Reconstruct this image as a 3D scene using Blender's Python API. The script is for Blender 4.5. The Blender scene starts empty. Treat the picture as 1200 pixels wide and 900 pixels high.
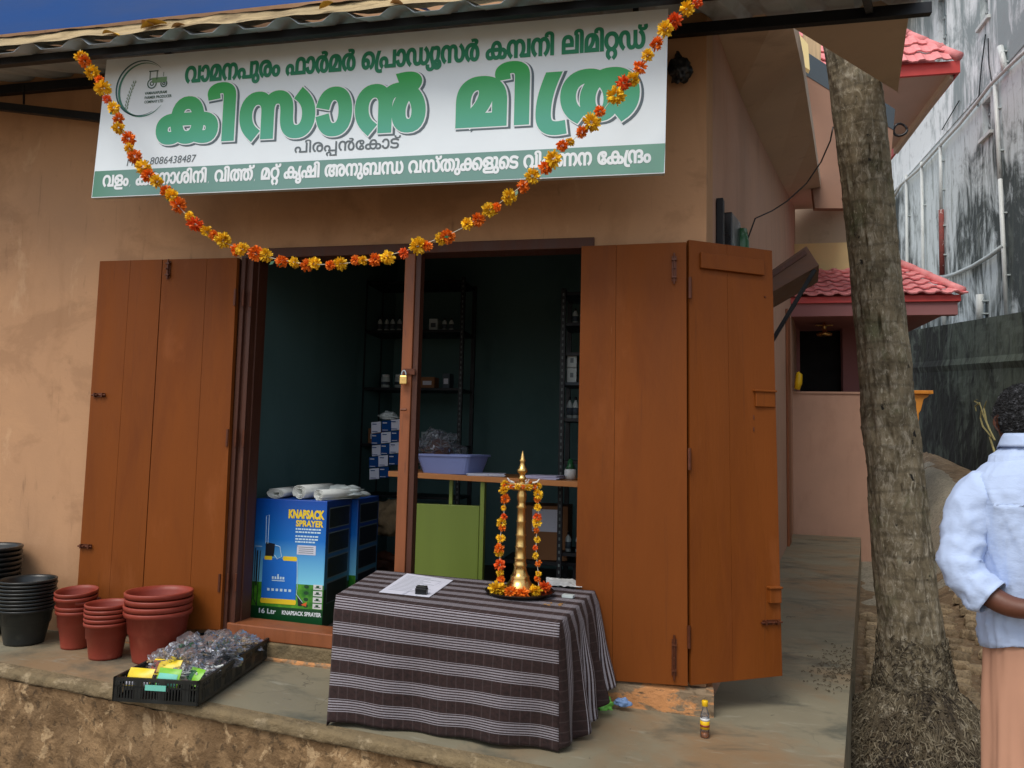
import bpy, bmesh, math, random
from mathutils import Vector, Matrix, noise, geometry
random.seed(7)
R = math.radians
scene = bpy.context.scene
COL = scene.collection

# ---------------------------------------------------------------- camera
YAW, PITCH, ROLL = R(11.685), R(4.756), R(-1.315)
F = 870.0                                   # focal length in photo pixels (1200 wide)
CAM = Vector((0, -3.6, 1.192))
_fw = Vector((-math.sin(YAW) * math.cos(PITCH), math.cos(YAW) * math.cos(PITCH), math.sin(PITCH)))
_rt = Vector((math.cos(YAW), math.sin(YAW), 0))
_up = _rt.cross(_fw)
RT = math.cos(ROLL) * _rt - math.sin(ROLL) * _up
UP = math.cos(ROLL) * _up + math.sin(ROLL) * _rt
FW = _fw
cam = bpy.data.cameras.new('camera'); camo = bpy.data.objects.new('camera', cam); COL.objects.link(camo)
m = Matrix((RT, UP, -FW)).transposed().to_4x4(); m.translation = CAM
camo.matrix_world = m
cam.sensor_width = 36; cam.lens = F / 1200 * 36; cam.clip_end = 400; cam.clip_start = 0.05
scene.camera = camo

# ---------------------------------------------------------------- light
SUN_EL, SUN_AZ = R(55), R(203)              # azimuth clockwise from +Y: light comes from the front left
w = bpy.data.worlds.new('World'); scene.world = w; w.use_nodes = True
nt = w.node_tree; nt.nodes.clear()
sky = nt.nodes.new('ShaderNodeTexSky'); sky.sky_type = 'NISHITA'; sky.sun_disc = False
sky.sun_elevation = SUN_EL; sky.sun_rotation = SUN_AZ; sky.air_density = 1.2; sky.dust_density = 3.0; sky.ozone_density = 1.0
bg = nt.nodes.new('ShaderNodeBackground'); bg.inputs[1].default_value = 0.15
wo = nt.nodes.new('ShaderNodeOutputWorld')
ov = nt.nodes.new('ShaderNodeMix'); ov.data_type = 'RGBA'; ov.inputs[0].default_value = .55; ov.inputs[7].default_value = (5.6, 5.9, 6.3, 1)   # thin overcast
nt.links.new(sky.outputs[0], ov.inputs[6]); nt.links.new(ov.outputs[2], bg.inputs[0]); nt.links.new(bg.outputs[0], wo.inputs[0])
sl = bpy.data.lights.new('sun', 'SUN'); sl.energy = 1.7; sl.angle = R(28); sl.color = (1, .95, .87)
so = bpy.data.objects.new('sun', sl); COL.objects.link(so)
sd = Vector((math.sin(SUN_AZ) * math.cos(SUN_EL), math.cos(SUN_AZ) * math.cos(SUN_EL), math.sin(SUN_EL)))
so.rotation_euler = sd.to_track_quat('Z', 'Y').to_euler(); so.location = (-6, -8, 9)
scene.view_settings.view_transform = 'Standard'; scene.view_settings.look = 'None'
scene.view_settings.gamma = 1; scene.view_settings.exposure = 0.2

# ---------------------------------------------------------------- measuring helpers (photo pixel + a real plane -> a point in metres)
def ray(x, y): return FW + RT * ((x - 600) / F) - UP * ((y - 450) / F)
def on(x, y, P0, n):
    d = ray(x, y); P0 = Vector(P0); n = Vector(n)
    return CAM + d * ((P0 - CAM).dot(n) / d.dot(n))
def Yp(x, y, Y=0.0): return on(x, y, (0, Y, 0), (0, 1, 0))
def Zp(x, y, Z=0.0): return on(x, y, (0, 0, Z), (0, 0, 1))
def Xp(x, y, X): return on(x, y, (X, 0, 0), (1, 0, 0))
def zf(X): return max(0.0, -0.035 * (X - .19))        # the verandah floor rises a little to the left
def Fp(x, y, dz=0.0): return on(x, y, (.19, 0, dz), (.035, 0, 1)) if x < 827 else Zp(x, y, dz)

# ---------------------------------------------------------------- mesh builder
class MB:
    def __init__(s): s.v = []; s.f = []; s.m = []; s.uv = None
    def add(s, vs, fs, mi=0):
        o = len(s.v); s.v += [Vector(p) for p in vs]
        for f in fs: s.f.append([o + i for i in f]); s.m.append(mi)
        return s
    def hexa(s, p, mi=0):      # p: bottom 4 ccw, top 4 ccw
        return s.add(p, [(3, 2, 1, 0), (4, 5, 6, 7), (0, 1, 5, 4), (1, 2, 6, 5), (2, 3, 7, 6), (3, 0, 4, 7)], mi)
    def box(s, x0, x1, y0, y1, z0, z1, mi=0):
        return s.hexa([(x0, y0, z0), (x1, y0, z0), (x1, y1, z0), (x0, y1, z0), (x0, y0, z1), (x1, y0, z1), (x1, y1, z1), (x0, y1, z1)], mi)
    def obox(s, c, sx, sy, sz, rz=0, mi=0, M=None):   # c: centre of the base
        c = Vector(c); Q = M or Matrix.Rotation(rz, 3, 'Z')
        P = [Vector((a * sx / 2, b * sy / 2, z)) for z in (0, sz) for a, b in ((-1, -1), (1, -1), (1, 1), (-1, 1))]
        return s.hexa([c + Q @ p for p in P], mi)
    def prism(s, poly, off, mi=0):
        n = len(poly); off = Vector(off); a = [Vector(p) for p in poly]; b = [p + off for p in a]
        s.add(a + b, [tuple(range(n))[::-1], tuple(range(n, 2 * n))] + [(i, (i + 1) % n, n + (i + 1) % n, n + i) for i in range(n)], mi)
        return s
    def bar(s, a, b, wd, ht, mi=0, up=(0, 0, 1)):     # rectangular bar from a to b
        a = Vector(a); b = Vector(b); d = (b - a).normalized(); sd = d.cross(Vector(up))
        if sd.length < 1e-4: sd = d.cross(Vector((0, 1, 0)))
        sd.normalize(); u = sd.cross(d)
        q = [-sd * wd / 2 - u * ht / 2, sd * wd / 2 - u * ht / 2, sd * wd / 2 + u * ht / 2, -sd * wd / 2 + u * ht / 2]
        return s.hexa([a + k for k in q] + [b + k for k in q], mi)
    def tube(s, pts, rad, n=8, mi=0, cap=True):
        pts = [Vector(p) for p in pts]; k = len(pts)
        rad = rad if isinstance(rad, (list, tuple)) else [rad] * k
        o = len(s.v); prev = None
        for i, p in enumerate(pts):
            d = (pts[min(i + 1, k - 1)] - pts[max(i - 1, 0)]).normalized()
            if prev is None: x = d.orthogonal().normalized()
            else: x = (prev - d * prev.dot(d)).normalized()
            prev = x; y = d.cross(x)
            for j in range(n):
                t = 2 * math.pi * j / n; s.v.append(p + (x * math.cos(t) + y * math.sin(t)) * rad[i])
        for i in range(k - 1):
            for j in range(n):
                s.f.append([o + i * n + j, o + i * n + (j + 1) % n, o + (i + 1) * n + (j + 1) % n, o + (i + 1) * n + j]); s.m.append(mi)
        if cap:
            s.f.append([o + j for j in range(n)][::-1]); s.m.append(mi)
            s.f.append([o + (k - 1) * n + j for j in range(n)]); s.m.append(mi)
        return s
    def lathe(s, c, prof, n=24, mi=0, M=None):
        c = Vector(c); o = len(s.v); k = len(prof)
        for r, z in prof:
            for j in range(n):
                t = 2 * math.pi * j / n; p = Vector((r * math.cos(t), r * math.sin(t), z))
                s.v.append(c + (M @ p if M else p))
        for i in range(k - 1):
            for j in range(n):
                s.f.append([o + i * n + j, o + i * n + (j + 1) % n, o + (i + 1) * n + (j + 1) % n, o + (i + 1) * n + j]); s.m.append(mi)
        if prof[0][0] > 1e-4: s.f.append([o + j for j in range(n)][::-1]); s.m.append(mi)
        if prof[-1][0] > 1e-4: s.f.append([o + (k - 1) * n + j for j in range(n)]); s.m.append(mi)
        return s
    def grid(s, fn, nu, nv, mi=0, closeu=False):
        o = len(s.v); mu = nu if closeu else nu + 1
        for j in range(nv + 1):
            for i in range(mu): s.v.append(Vector(fn(i / nu, j / nv)))
        for j in range(nv):
            for i in range(nu):
                a = o + j * mu + i; b = o + j * mu + (i + 1) % mu
                s.f.append([a, b, b + mu, a + mu]); s.m.append(mi)
        return s
    def mesh(s, name, mats, smooth=False, org=Vector()):
        me = bpy.data.meshes.new(name)
        me.from_pydata([p - org for p in s.v], [], s.f)
        for mt in (mats if isinstance(mats, (list, tuple)) else [mats]): me.materials.append(mt)
        me.polygons.foreach_set('material_index', s.m)
        if smooth: me.polygons.foreach_set('use_smooth', [True] * len(me.polygons))
        me.update(); return me
    def build(s, name, mats, parent=None, smooth=False, bevel=0, loc=None, sub=0, fix=False):
        org = Vector(loc) if loc is not None else (world_loc(parent) if parent else Vector())
        me = s.mesh(name, mats, smooth, org)
        if fix:
            b = bmesh.new(); b.from_mesh(me); bmesh.ops.remove_doubles(b, verts=b.verts, dist=1e-5); bmesh.ops.recalc_face_normals(b, faces=b.faces); b.to_mesh(me); b.free()
        o = bpy.data.objects.new(name, me); COL.objects.link(o)
        if parent: o.parent = parent; o.location = org - world_loc(parent)
        else: o.location = org
        if bevel:
            q = o.modifiers.new('bevel', 'BEVEL'); q.width = bevel; q.segments = 2; q.limit_method = 'ANGLE'
        if sub:
            q = o.modifiers.new('sub', 'SUBSURF'); q.levels = sub; q.render_levels = sub
        return o
def world_loc(o):
    p = Vector()
    while o: p += o.location; o = o.parent
    return p
def tag(o, label, cat, group=None):
    o['label'] = label; o['category'] = cat
    if group: o['group'] = group
    return o
def thing(name, label, cat, loc=(0, 0, 0), group=None):
    o = bpy.data.objects.new(name, None); o.empty_display_size = .05; COL.objects.link(o); o.location = loc
    return tag(o, label, cat, group)
def struct(o, k='structure'): o['kind'] = k; return o
def copy_tree(o, dloc, parent=None):
    c = o.copy(); COL.objects.link(c)
    if parent: c.parent = parent
    else: c.location = o.location + Vector(dloc)
    for ch in list(o.children): copy_tree(ch, (0, 0, 0), c)
    return c

# ---------------------------------------------------------------- materials
def lin(c): return tuple(((v / 255) / 12.92 if v / 255 < .04045 else ((v / 255 + .055) / 1.055) ** 2.4) for v in c) + (1,)
class NT:
    def __init__(s, name):
        s.mat = bpy.data.materials.new(name); s.mat.use_nodes = True; s.t = s.mat.node_tree; s.t.nodes.clear()
        s.out = s.n('ShaderNodeOutputMaterial'); s.b = s.n('ShaderNodeBsdfPrincipled'); s.l(s.b.outputs[0], s.out.inputs[0])
    def n(s, t, **k):
        q = s.t.nodes.new(t)
        for a, b in k.items(): setattr(q, a, b)
        return q
    def l(s, a, b): s.t.links.new(a, b)
    def coord(s, stretch=(1, 1, 1), kind='Object', rot=(0, 0, 0), loc=(0, 0, 0)):
        tc = s.n('ShaderNodeTexCoord'); mp = s.n('ShaderNodeMapping'); mp.inputs['Scale'].default_value = stretch
        mp.inputs['Rotation'].default_value = rot; mp.inputs['Location'].default_value = loc
        s.l(tc.outputs[kind], mp.inputs[0]); return mp.outputs[0]
    def noise(s, co, scale, detail=6, rough=.6, dist=0):
        q = s.n('ShaderNodeTexNoise'); q.inputs['Scale'].default_value = scale; q.inputs['Detail'].default_value = detail
        q.inputs['Roughness'].default_value = rough; q.inputs['Distortion'].default_value = dist; s.l(co, q.inputs['Vector']); return q.outputs[0]
    def ramp(s, x, lo, hi, a=0, b=1):
        q = s.n('ShaderNodeMapRange'); q.clamp = True
        for i, v in enumerate((lo, hi, a, b)): q.inputs[i + 1].default_value = v
        s.l(x, q.inputs[0]); return q.outputs[0]
    def mix(s, fac, a, b):
        q = s.n('ShaderNodeMix', data_type='RGBA')
        for v, i in ((fac, 0), (a, 6), (b, 7)):
            if hasattr(v, 'links'): s.l(v, q.inputs[i])
            else: q.inputs[i].default_value = v
        return q.outputs[2]
    def math(s, op, a, b=None, c=None):
        q = s.n('ShaderNodeMath', operation=op)
        for i, v in enumerate((a, b, c)):
            if v is None: continue
            if hasattr(v, 'links'): s.l(v, q.inputs[i])
            else: q.inputs[i].default_value = v
        return q.outputs[0]
    def col(s, c): s.l(c, s.b.inputs['Base Color']) if hasattr(c, 'links') else setattr(s.b.inputs['Base Color'], 'default_value', c)
    def set(s, **k):
        for a, b in k.items():
            i = s.b.inputs[a.replace('_', ' ')]
            if hasattr(b, 'links'): s.l(b, i)
            else: i.default_value = b
    def bump(s, h, strength=.3, dist=.01):
        q = s.n('ShaderNodeBump'); q.inputs['Strength'].default_value = strength; q.inputs['Distance'].default_value = dist
        s.l(h, q.inputs['Height']); s.l(q.outputs[0], s.b.inputs['Normal'])
def mk(name, c, rough=.7, metal=0, var=.25, scale=4, stretch=(1, 1, 1), layers=(), bump=.15, bscale=40, bdist=.004, bstretch=None, spec=None, coat=0, rvar=.1, rnd=0, crack=None):
    """base colour with soft variation, optional stain layers (rgb, scale, stretch, lo, hi, amount), and fine relief"""
    t = NT(name); a = lin(c); b = tuple(v * (1 - var) for v in a[:3]) + (1,); hi = tuple(min(1, v * (1 + var * .6)) for v in a[:3]) + (1,)
    n = t.noise(t.coord(stretch), scale)
    cc = t.mix(t.ramp(n, .3, .7), b, hi)
    for (rgb, sc, st, lo, h, am) in layers:
        m_ = t.ramp(t.noise(t.coord(st), sc, 8, .65, .4), lo, h, 0, am)
        cc = t.mix(m_, cc, lin(rgb))
    if crack:      # hairline cracks, only in some patches
        d_ = t.math('ABSOLUTE', t.math('SUBTRACT', t.noise(t.coord((1, 1, 1), loc=(4, 1, 6)), crack[0], 4, .55, .6), .5))
        k_ = t.math('MULTIPLY', t.ramp(d_, .0, .0045, crack[1], 0), t.ramp(t.noise(t.coord(loc=(8, 8, 2)), crack[0] * .5, 2), .5, .58))
        cc = t.mix(k_, cc, lin(crack[2]))
    if rnd:        # each copy a little lighter or darker than the next
        oi = t.n('ShaderNodeObjectInfo'); hs = t.n('ShaderNodeHueSaturation'); t.l(t.ramp(oi.outputs['Random'], 0, 1, 1 - rnd, 1 + rnd), hs.inputs['Value']); t.l(cc, hs.inputs['Color']); cc = hs.outputs[0]
    t.col(cc); t.set(Metallic=metal)
    t.set(Roughness=t.ramp(n, .3, .7, max(0, rough - rvar), min(1, rough + rvar)))
    if spec is not None: t.b.inputs['Specular IOR Level'].default_value = spec
    if coat: t.b.inputs['Coat Weight'].default_value = coat
    if bump: t.bump(t.noise(t.coord(bstretch or stretch), bscale, 5), bump, bdist)
    return t.mat
M = {}
M['wall'] = mk('orange_tan_plaster', (186, 143, 106), .85, var=.12, scale=1.3, bump=.25, bscale=60,
               layers=[((138, 98, 64), 3.0, (1, 1, .35), .52, .75, .45), ((118, 88, 66), 7, (3, 3, .25), .62, .74, .55), ((112, 84, 62), 11, (1, 1, .6), .63, .74, .5), ((96, 76, 58), 40, (1, 1, 1), .70, .76, .6), ((150, 112, 80), 1.1, (1, 1, 1.6), .54, .60, .45), ((214, 178, 140), 3.4, (1, 1, .5), .62, .68, .35), ((205, 158, 115), 2.0, (1, 1, 1), .55, .7, .35)])
M['pwall'] = mk('peach_plaster', (186, 146, 124), .85, var=.10, scale=1.5, bump=.2, bscale=60,
                layers=[((150, 110, 90), 3.5, (1, 1, .3), .52, .75, .45), ((110, 80, 66), 16, (1, 1, 1), .68, .78, .5)])
M['soffit'] = mk('grey_beige_soffit', (196, 176, 156), .9, var=.08, scale=1.5, layers=[((130, 110, 96), 3, (1, 1, 1), .55, .75, .4)], bump=.1)
M['cream'] = mk('cream_paint', (225, 205, 150), .85, var=.05)
M['mauve'] = mk('mauve_beam_paint', (150, 100, 100), .8, var=.08)
M['door'] = mk('brown_door_paint', (122, 64, 18), .6, rnd=.06, var=.10, scale=3, stretch=(1.5, 1.5, .3), bump=.22, bscale=22, bstretch=(5, 5, .25), bdist=.004, spec=.2,
               layers=[((96, 46, 16), 3, (2, 2, .4), .5, .75, .5), ((150, 88, 48), 2.2, (1.5, 1.5, .5), .58, .72, .4), ((160, 112, 76), 22, (2.5, 2.5, .25), .71, .76, .55), ((70, 42, 24), 30, (1, 1, .5), .70, .76, .6), ((84, 48, 26), 9, (5, 5, .12), .62, .70, .4)])
M['jamb'] = mk('dark_brown_wood', (74, 36, 18), .6, var=.25, scale=8, stretch=(3, 3, .3), bump=.3, bstretch=(6, 6, .3), layers=[((120, 78, 50), 10, (5, 5, .4), .62, .74, .5)])
M['post'] = mk('brown_post_wood', (138, 78, 42), .55, var=.2, scale=8, stretch=(3, 3, .3), bump=.2, bstretch=(6, 6, .3), layers=[((90, 50, 30), 9, (4, 4, .5), .58, .7, .6)])
M['steel'] = mk('painted_bolt_metal', (96, 52, 32), .45, metal=.4, var=.3, scale=40)
M['black_metal'] = mk('black_steel', (18, 20, 26), .5, metal=.3, var=.3, scale=20)
M['concrete'] = mk('concrete_floor', (130, 124, 104), .62, crack=(1.9, .7, (52, 48, 40)), var=.16, scale=1.8, bump=.3, bscale=30, rvar=.18,
                   layers=[((140, 108, 74), .9, (1, 1, 1), .46, .62, .7), ((70, 74, 66), 1.9, (1, 1.6, 1), .52, .66, .75), ((156, 154, 138), 5, (1, 3.5, 1), .58, .72, .6), ((52, 50, 42), 26, (1, 1, 1), .66, .72, .7), ((176, 170, 150), 60, (1, 1, 1), .68, .73, .5)])
M['kerb'] = mk('mud_stained_plinth', (142, 114, 80), .95, var=.25, scale=3, bump=.6, bscale=38, bdist=.02, crack=(2.2, .8, (56, 42, 28)),
               layers=[((98, 74, 46), 8, (1, 1, 1), .46, .55, .75), ((186, 158, 120), 12, (1, 1, .8), .56, .62, .75), ((70, 54, 34), 26, (1, 1, .8), .57, .61, .7), ((58, 46, 30), 45, (1, 1, 1), .62, .67, .6)])
M['lip'] = mk('rough_lip_concrete', (120, 104, 76), .95, var=.2, scale=8, bump=.7, bscale=35, bdist=.02, layers=[((168, 150, 120), 12, (1, 1, 1), .55, .66, .7), ((70, 62, 44), 9, (1, 1, 1), .55, .68, .6)])
M['ledge'] = mk('chipped_orange_plaster', (196, 138, 88), .9, var=.12, scale=5, bump=.6, bscale=25, bdist=.02,
                layers=[((128, 112, 90), 5, (1, 1, 2.5), .48, .53, .95), ((94, 78, 58), 9, (.8, 1, 2.5), .58, .64, .9), ((205, 170, 125), 13, (1, 1, 1), .6, .7, .5)])
M['teal'] = mk('dark_teal_room_paint', (80, 112, 112), .75, var=.12, scale=1.5, bump=.08, layers=[((50, 84, 86), 2, (1, 1, .6), .5, .7, .5)])
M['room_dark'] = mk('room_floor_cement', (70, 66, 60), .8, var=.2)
M['soil'] = mk('brown_soil', (124, 102, 76), .95, var=.25, scale=3, bump=.9, bscale=30, bdist=.03, layers=[((150, 132, 104), 9, (1, 1, 1), .5, .6, .6), ((66, 50, 34), 5, (1, 1, 1), .52, .66, .6), ((172, 160, 138), 45, (1, 1, 1), .6, .66, .7)])
M['gravel'] = mk('pale_gravel', (158, 150, 132), .95, var=.2, scale=5, bump=1, bscale=70, bdist=.02, layers=[((110, 102, 86), 30, (1, 1, 1), .5, .58, .7), ((196, 190, 174), 60, (1, 1, 1), .58, .64, .7)])
M['cobble'] = mk('laterite_stone', (170, 148, 116), .95, rnd=.3, var=.3, scale=7, bump=.8, bscale=30, bdist=.015, layers=[((84, 74, 56), 10, (1, 1, 1), .5, .65, .6), ((160, 140, 112), 16, (1, 1, 1), .6, .7, .5)])
M['redtile'] = mk('salmon_roof_tile', (228, 142, 144), .85, var=.10, scale=6, bump=.15, bscale=50, layers=[((244, 180, 178), 8, (1, 1, 1), .5, .7, .5), ((180, 96, 94), 15, (1, 1, 1), .6, .72, .35)])
M['fascia'] = mk('red_fascia', (196, 62, 58), .5, var=.1)
M['bluegrey'] = mk('blue_grey_band', (62, 74, 84), .7, var=.15)
M['white_pvc'] = mk('white_pvc', (205, 210, 208), .45, var=.12, scale=6, stretch=(1, 1, .4), layers=[((120, 122, 118), 9, (3, 3, .5), .56, .68, .6)])
M['rustpipe'] = mk('rusty_red_pipe', (128, 62, 56), .8, var=.3, scale=12, layers=[((200, 190, 186), 14, (1, 1, .6), .6, .66, .7)])
M['hem'] = mk('blue_tarp', (0, 62, 124), .7, spec=.2, var=.2, scale=3, stretch=(.4, 1, 1))
M['tan'] = mk('mud_caked_tan_sheeting', (186, 164, 124), .95, var=.25, scale=5, stretch=(.4, 1, 2), bump=.9, bscale=14, bdist=.03,
              layers=[((110, 92, 66), 5, (.5, 1, 2.5), .52, .62, .7), ((222, 205, 168), 8, (.5, 1, 2), .58, .7, .6), ((70, 58, 44), 12, (.6, 1, 3), .62, .68, .7)])
M['zinc'] = mk('galvanised_sheet', (176, 188, 196), .5, metal=.15, var=.2, scale=3, stretch=(1, .3, 1), bump=.08, layers=[((84, 80, 76), 4, (2, .4, 1), .52, .7, .6), ((150, 130, 110), 10, (2, .5, 1), .64, .74, .4)])
M['orange_f'] = mk('orange_marigold', (250, 124, 16), .7, rnd=.12, var=.3, scale=60, bump=.2)
M['yellow_f'] = mk('yellow_marigold', (252, 196, 28), .7, rnd=.12, var=.25, scale=60, bump=.2)
M['red_f'] = mk('deep_orange_marigold', (240, 96, 20), .7, var=.3, scale=60, bump=.2)
M['string'] = mk('white_thread', (212, 208, 190), .9, var=.1)
M['leaf_y'] = mk('dry_yellow_leaf', (202, 158, 52), .75, var=.3, scale=18)
M['leaf_b'] = mk('dry_brown_leaf', (168, 126, 74), .8, var=.3, scale=18)
M['blackpot'] = mk('black_plastic', (27, 31, 31), .38, var=.2, scale=10, bump=.05, rvar=.12, layers=[((70, 70, 62), 10, (1, 1, 1), .6, .72, .35)])
M['redpot'] = mk('terracotta_plastic', (138, 54, 38), .5, rnd=.08, var=.12, scale=9, bump=.05, rvar=.1, layers=[((178, 96, 74), 8, (1, 1, .5), .58, .72, .4)])
M['brass'] = mk('brass', (228, 188, 116), .3, metal=1, var=.2, scale=14, bump=.08, bscale=60, layers=[((120, 84, 40), 16, (1, 1, 1), .58, .7, .6)])
M['tray'] = mk('dark_bronze', (52, 42, 36), .35, metal=.8, var=.3)
M['paper'] = mk('white_paper', (206, 208, 222), .8, var=.04, layers=[((120, 124, 150), 50, (1, .1, 1), .6, .66, .55)], bump=0)
M['paper2'] = mk('lilac_paper', (188, 186, 214), .8, var=.06, bump=0)
M['white'] = mk('white_plastic', (212, 214, 214), .4, var=.05)
M['greywhite'] = mk('grey_white_plastic', (180, 190, 190), .45, var=.1)
M['blackp'] = mk('glossy_black', (14, 16, 20), .3, var=.2)
M['basin'] = mk('blue_basin_plastic', (128, 142, 196), .4, var=.06)
M['olive'] = mk('olive_green_laminate', (118, 136, 52), .5, var=.08, scale=2, stretch=(3, 1, .3))
M['counter'] = mk('orange_brown_laminate', (186, 120, 62), .45, var=.12, scale=5, stretch=(.3, 1, 3))
M['carton'] = mk('brown_cardboard', (140, 96, 62), .85, var=.1)
M['roll'] = mk('white_rolled_cloth', (206, 210, 206), .85, var=.1, scale=30, bump=.3, bscale=40)
M['bgreen'] = mk('bottle_green', (44, 96, 60), .3, var=.15)
M['cyan'] = mk('cyan_label', (112, 196, 178), .6, var=.08)
M['ypack'] = mk('yellow_packet', (232, 202, 30), .4, var=.1, scale=20)
M['gpack'] = mk('green_packet', (120, 186, 44), .4, var=.1, scale=20)
M['hatch'] = mk('weathered_brown_board', (96, 66, 50), .7, var=.25, scale=8, stretch=(1, 1, 3))
M['skin'] = mk('brown_skin', (98, 58, 42), .5, var=.12, scale=14, bump=.1, bscale=120)
M['hair'] = mk('greying_black_hair', (26, 27, 30), .7, var=.5, scale=40, bump=1, bscale=70, bdist=.02, layers=[((120, 122, 128), 60, (1, 1, 1), .54, .64, .6)])
M['shirt'] = mk('light_blue_shirt', (178, 196, 228), .8, var=.06, scale=6, bump=.35, bscale=18, bdist=.012, bstretch=(1, 1, 1.6))
M['mundu'] = mk('peach_cloth', (190, 142, 116), .85, var=.07, scale=5, bump=.12, bscale=260, bdist=.001)
M['wood_o'] = mk('orange_carved_wood', (212, 138, 46), .5, var=.15, scale=12)
M['stem'] = mk('dry_weed', (150, 142, 96), .9, var=.3, scale=20)
M['greenbag'] = mk('green_plastic', (120, 196, 84), .45, var=.2, scale=14)
M['maskblue'] = mk('pale_blue_fabric', (120, 150, 196), .8, var=.15, scale=14)
M['yellowcap'] = mk('yellow_plastic', (236, 190, 24), .35, var=.05)
M['dark'] = mk('doorway_shade_black', (16, 16, 18), .9, var=.2)
M['khaki'] = mk('khaki_sack', (150, 128, 96), .9, var=.3, scale=20)

def mat_stained(name, base, dark, lo, hi, scale=1.2, st=(1, .9, .4), extra=None):
    t = NT(name)
    n1 = t.noise(t.coord(st), scale, 9, .68, 1.2); n2 = t.noise(t.coord((1, 2.6, .3)), scale * 1.7, 8, .7, .6); n3 = t.noise(t.coord((1, 1, 1)), scale * 5, 8, .7)
    z = t.n('ShaderNodeSeparateXYZ'); t.l(t.coord(), z.inputs[0])
    g = t.ramp(z.outputs[2], lo, hi, .10, -.05)
    n0 = t.noise(t.coord((1, .6, .5), loc=(2, 5, 8)), scale * .35, 4, .6)
    a = t.math('ADD', t.math('MULTIPLY', n1, .6), t.math('MULTIPLY', n2, .4)); a = t.math('ADD', a, g); a = t.math('ADD', a, t.ramp(n0, .35, .65, -.10, .10))
    c = t.mix(t.ramp(a, .49, .60), lin(base), lin(dark))
    c = t.mix(t.ramp(n3, .56, .7, 0, .55), c, lin(tuple(v * .62 for v in base)))
    if extra: c = t.mix(t.ramp(t.noise(t.coord((1, 4, .5), loc=(9, 3, 1)), scale * 1.2, 8, .7, .8), .52, .62, 0, .5), c, lin(extra))
    t.col(c); t.set(Roughness=.95); t.bump(n3, .5, .02)
    return t.mat
M['stain_low'] = mat_stained('mould_streaked_wall', (206, 216, 218), (64, 72, 72), 3, 9, 1.3, (1, 1.0, .5), extra=(104, 112, 106))
M['stain_high'] = mat_stained('weathered_white_wall', (236, 242, 244), (146, 158, 160), -30, 40, .8, (1, 1.4, .6))
M['moss'] = mat_stained('black_mossy_wall', (84, 94, 84), (17, 21, 19), -3, 12, 1.5, (1, 1.1, .7), extra=(40, 50, 36))

def mat_bark():
    t = NT('palm_bark'); c1 = t.coord((1, 1, 1)); n = t.noise(c1, 7, 8, .7); v = t.noise(t.coord((1, 1, .42)), 30, 7, .7, .8); l = t.noise(t.coord((1, 1, .8)), 3.2, 6, .7)
    c = t.mix(t.ramp(n, .36, .66), lin((84, 75, 57)), lin((140, 128, 104)))
    c = t.mix(t.ramp(v, .5, .68, 0, .7), c, lin((186, 178, 160)))
    c = t.mix(t.ramp(v, .42, .32, 0, .6), c, lin((46, 39, 30)))
    c = t.mix(t.ramp(l, .56, .68, 0, .5), c, lin((92, 100, 66)))
    c = t.mix(t.ramp(t.noise(t.coord((1, 1, .7)), 15, 4, .6), .66, .70), c, lin((24, 20, 16)))
    c = t.mix(t.ramp(t.noise(t.coord((1, 1, 3.2), loc=(3, 7, 2)), 7, 6, .75, 1.2), .64, .68, 0, .8), c, lin((30, 25, 20)))
    c = t.mix(t.ramp(t.noise(t.coord((1, 1, .3), loc=(1, 4, 2)), 40, 5, .7, 1), .60, .66, 0, .6), c, lin((200, 192, 172)))
    r = t.n('ShaderNodeTexWave', bands_direction='Z'); r.inputs['Scale'].default_value = 2.7; r.inputs['Distortion'].default_value = 3.5; r.inputs['Detail'].default_value = 3; r.inputs['Detail Scale'].default_value = 2
    t.l(t.coord((.6, .6, 1)), r.inputs['Vector'])
    c = t.mix(t.ramp(r.outputs[0], .10, .0, 0, .28), c, lin((44, 36, 28)))
    c = t.mix(t.ramp(t.noise(t.coord((1, 1, .6), loc=(5, 2, 1)), 11, 3, .5), .66, .70, 0, .6), c, lin((156, 152, 132)))
    t.col(c); t.set(Roughness=.95); t.bump(t.math('ADD', v, t.math('MULTIPLY', n, .6)), .8, .02); return t.mat
M['bark'] = mat_bark()
M['root'] = mk('palm_rootlets', (88, 78, 60), .95, var=.4, scale=30, layers=[((176, 166, 146), 20, (1, 1, 1), .56, .64, .7), ((60, 50, 36), 6, (1, 1, 1), .5, .6, .6)], bump=.3)
M['rootsoil'] = mk('root_mound_soil', (84, 70, 52), .95, var=.4, scale=12, bump=1, bscale=40, bdist=.03)

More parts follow.
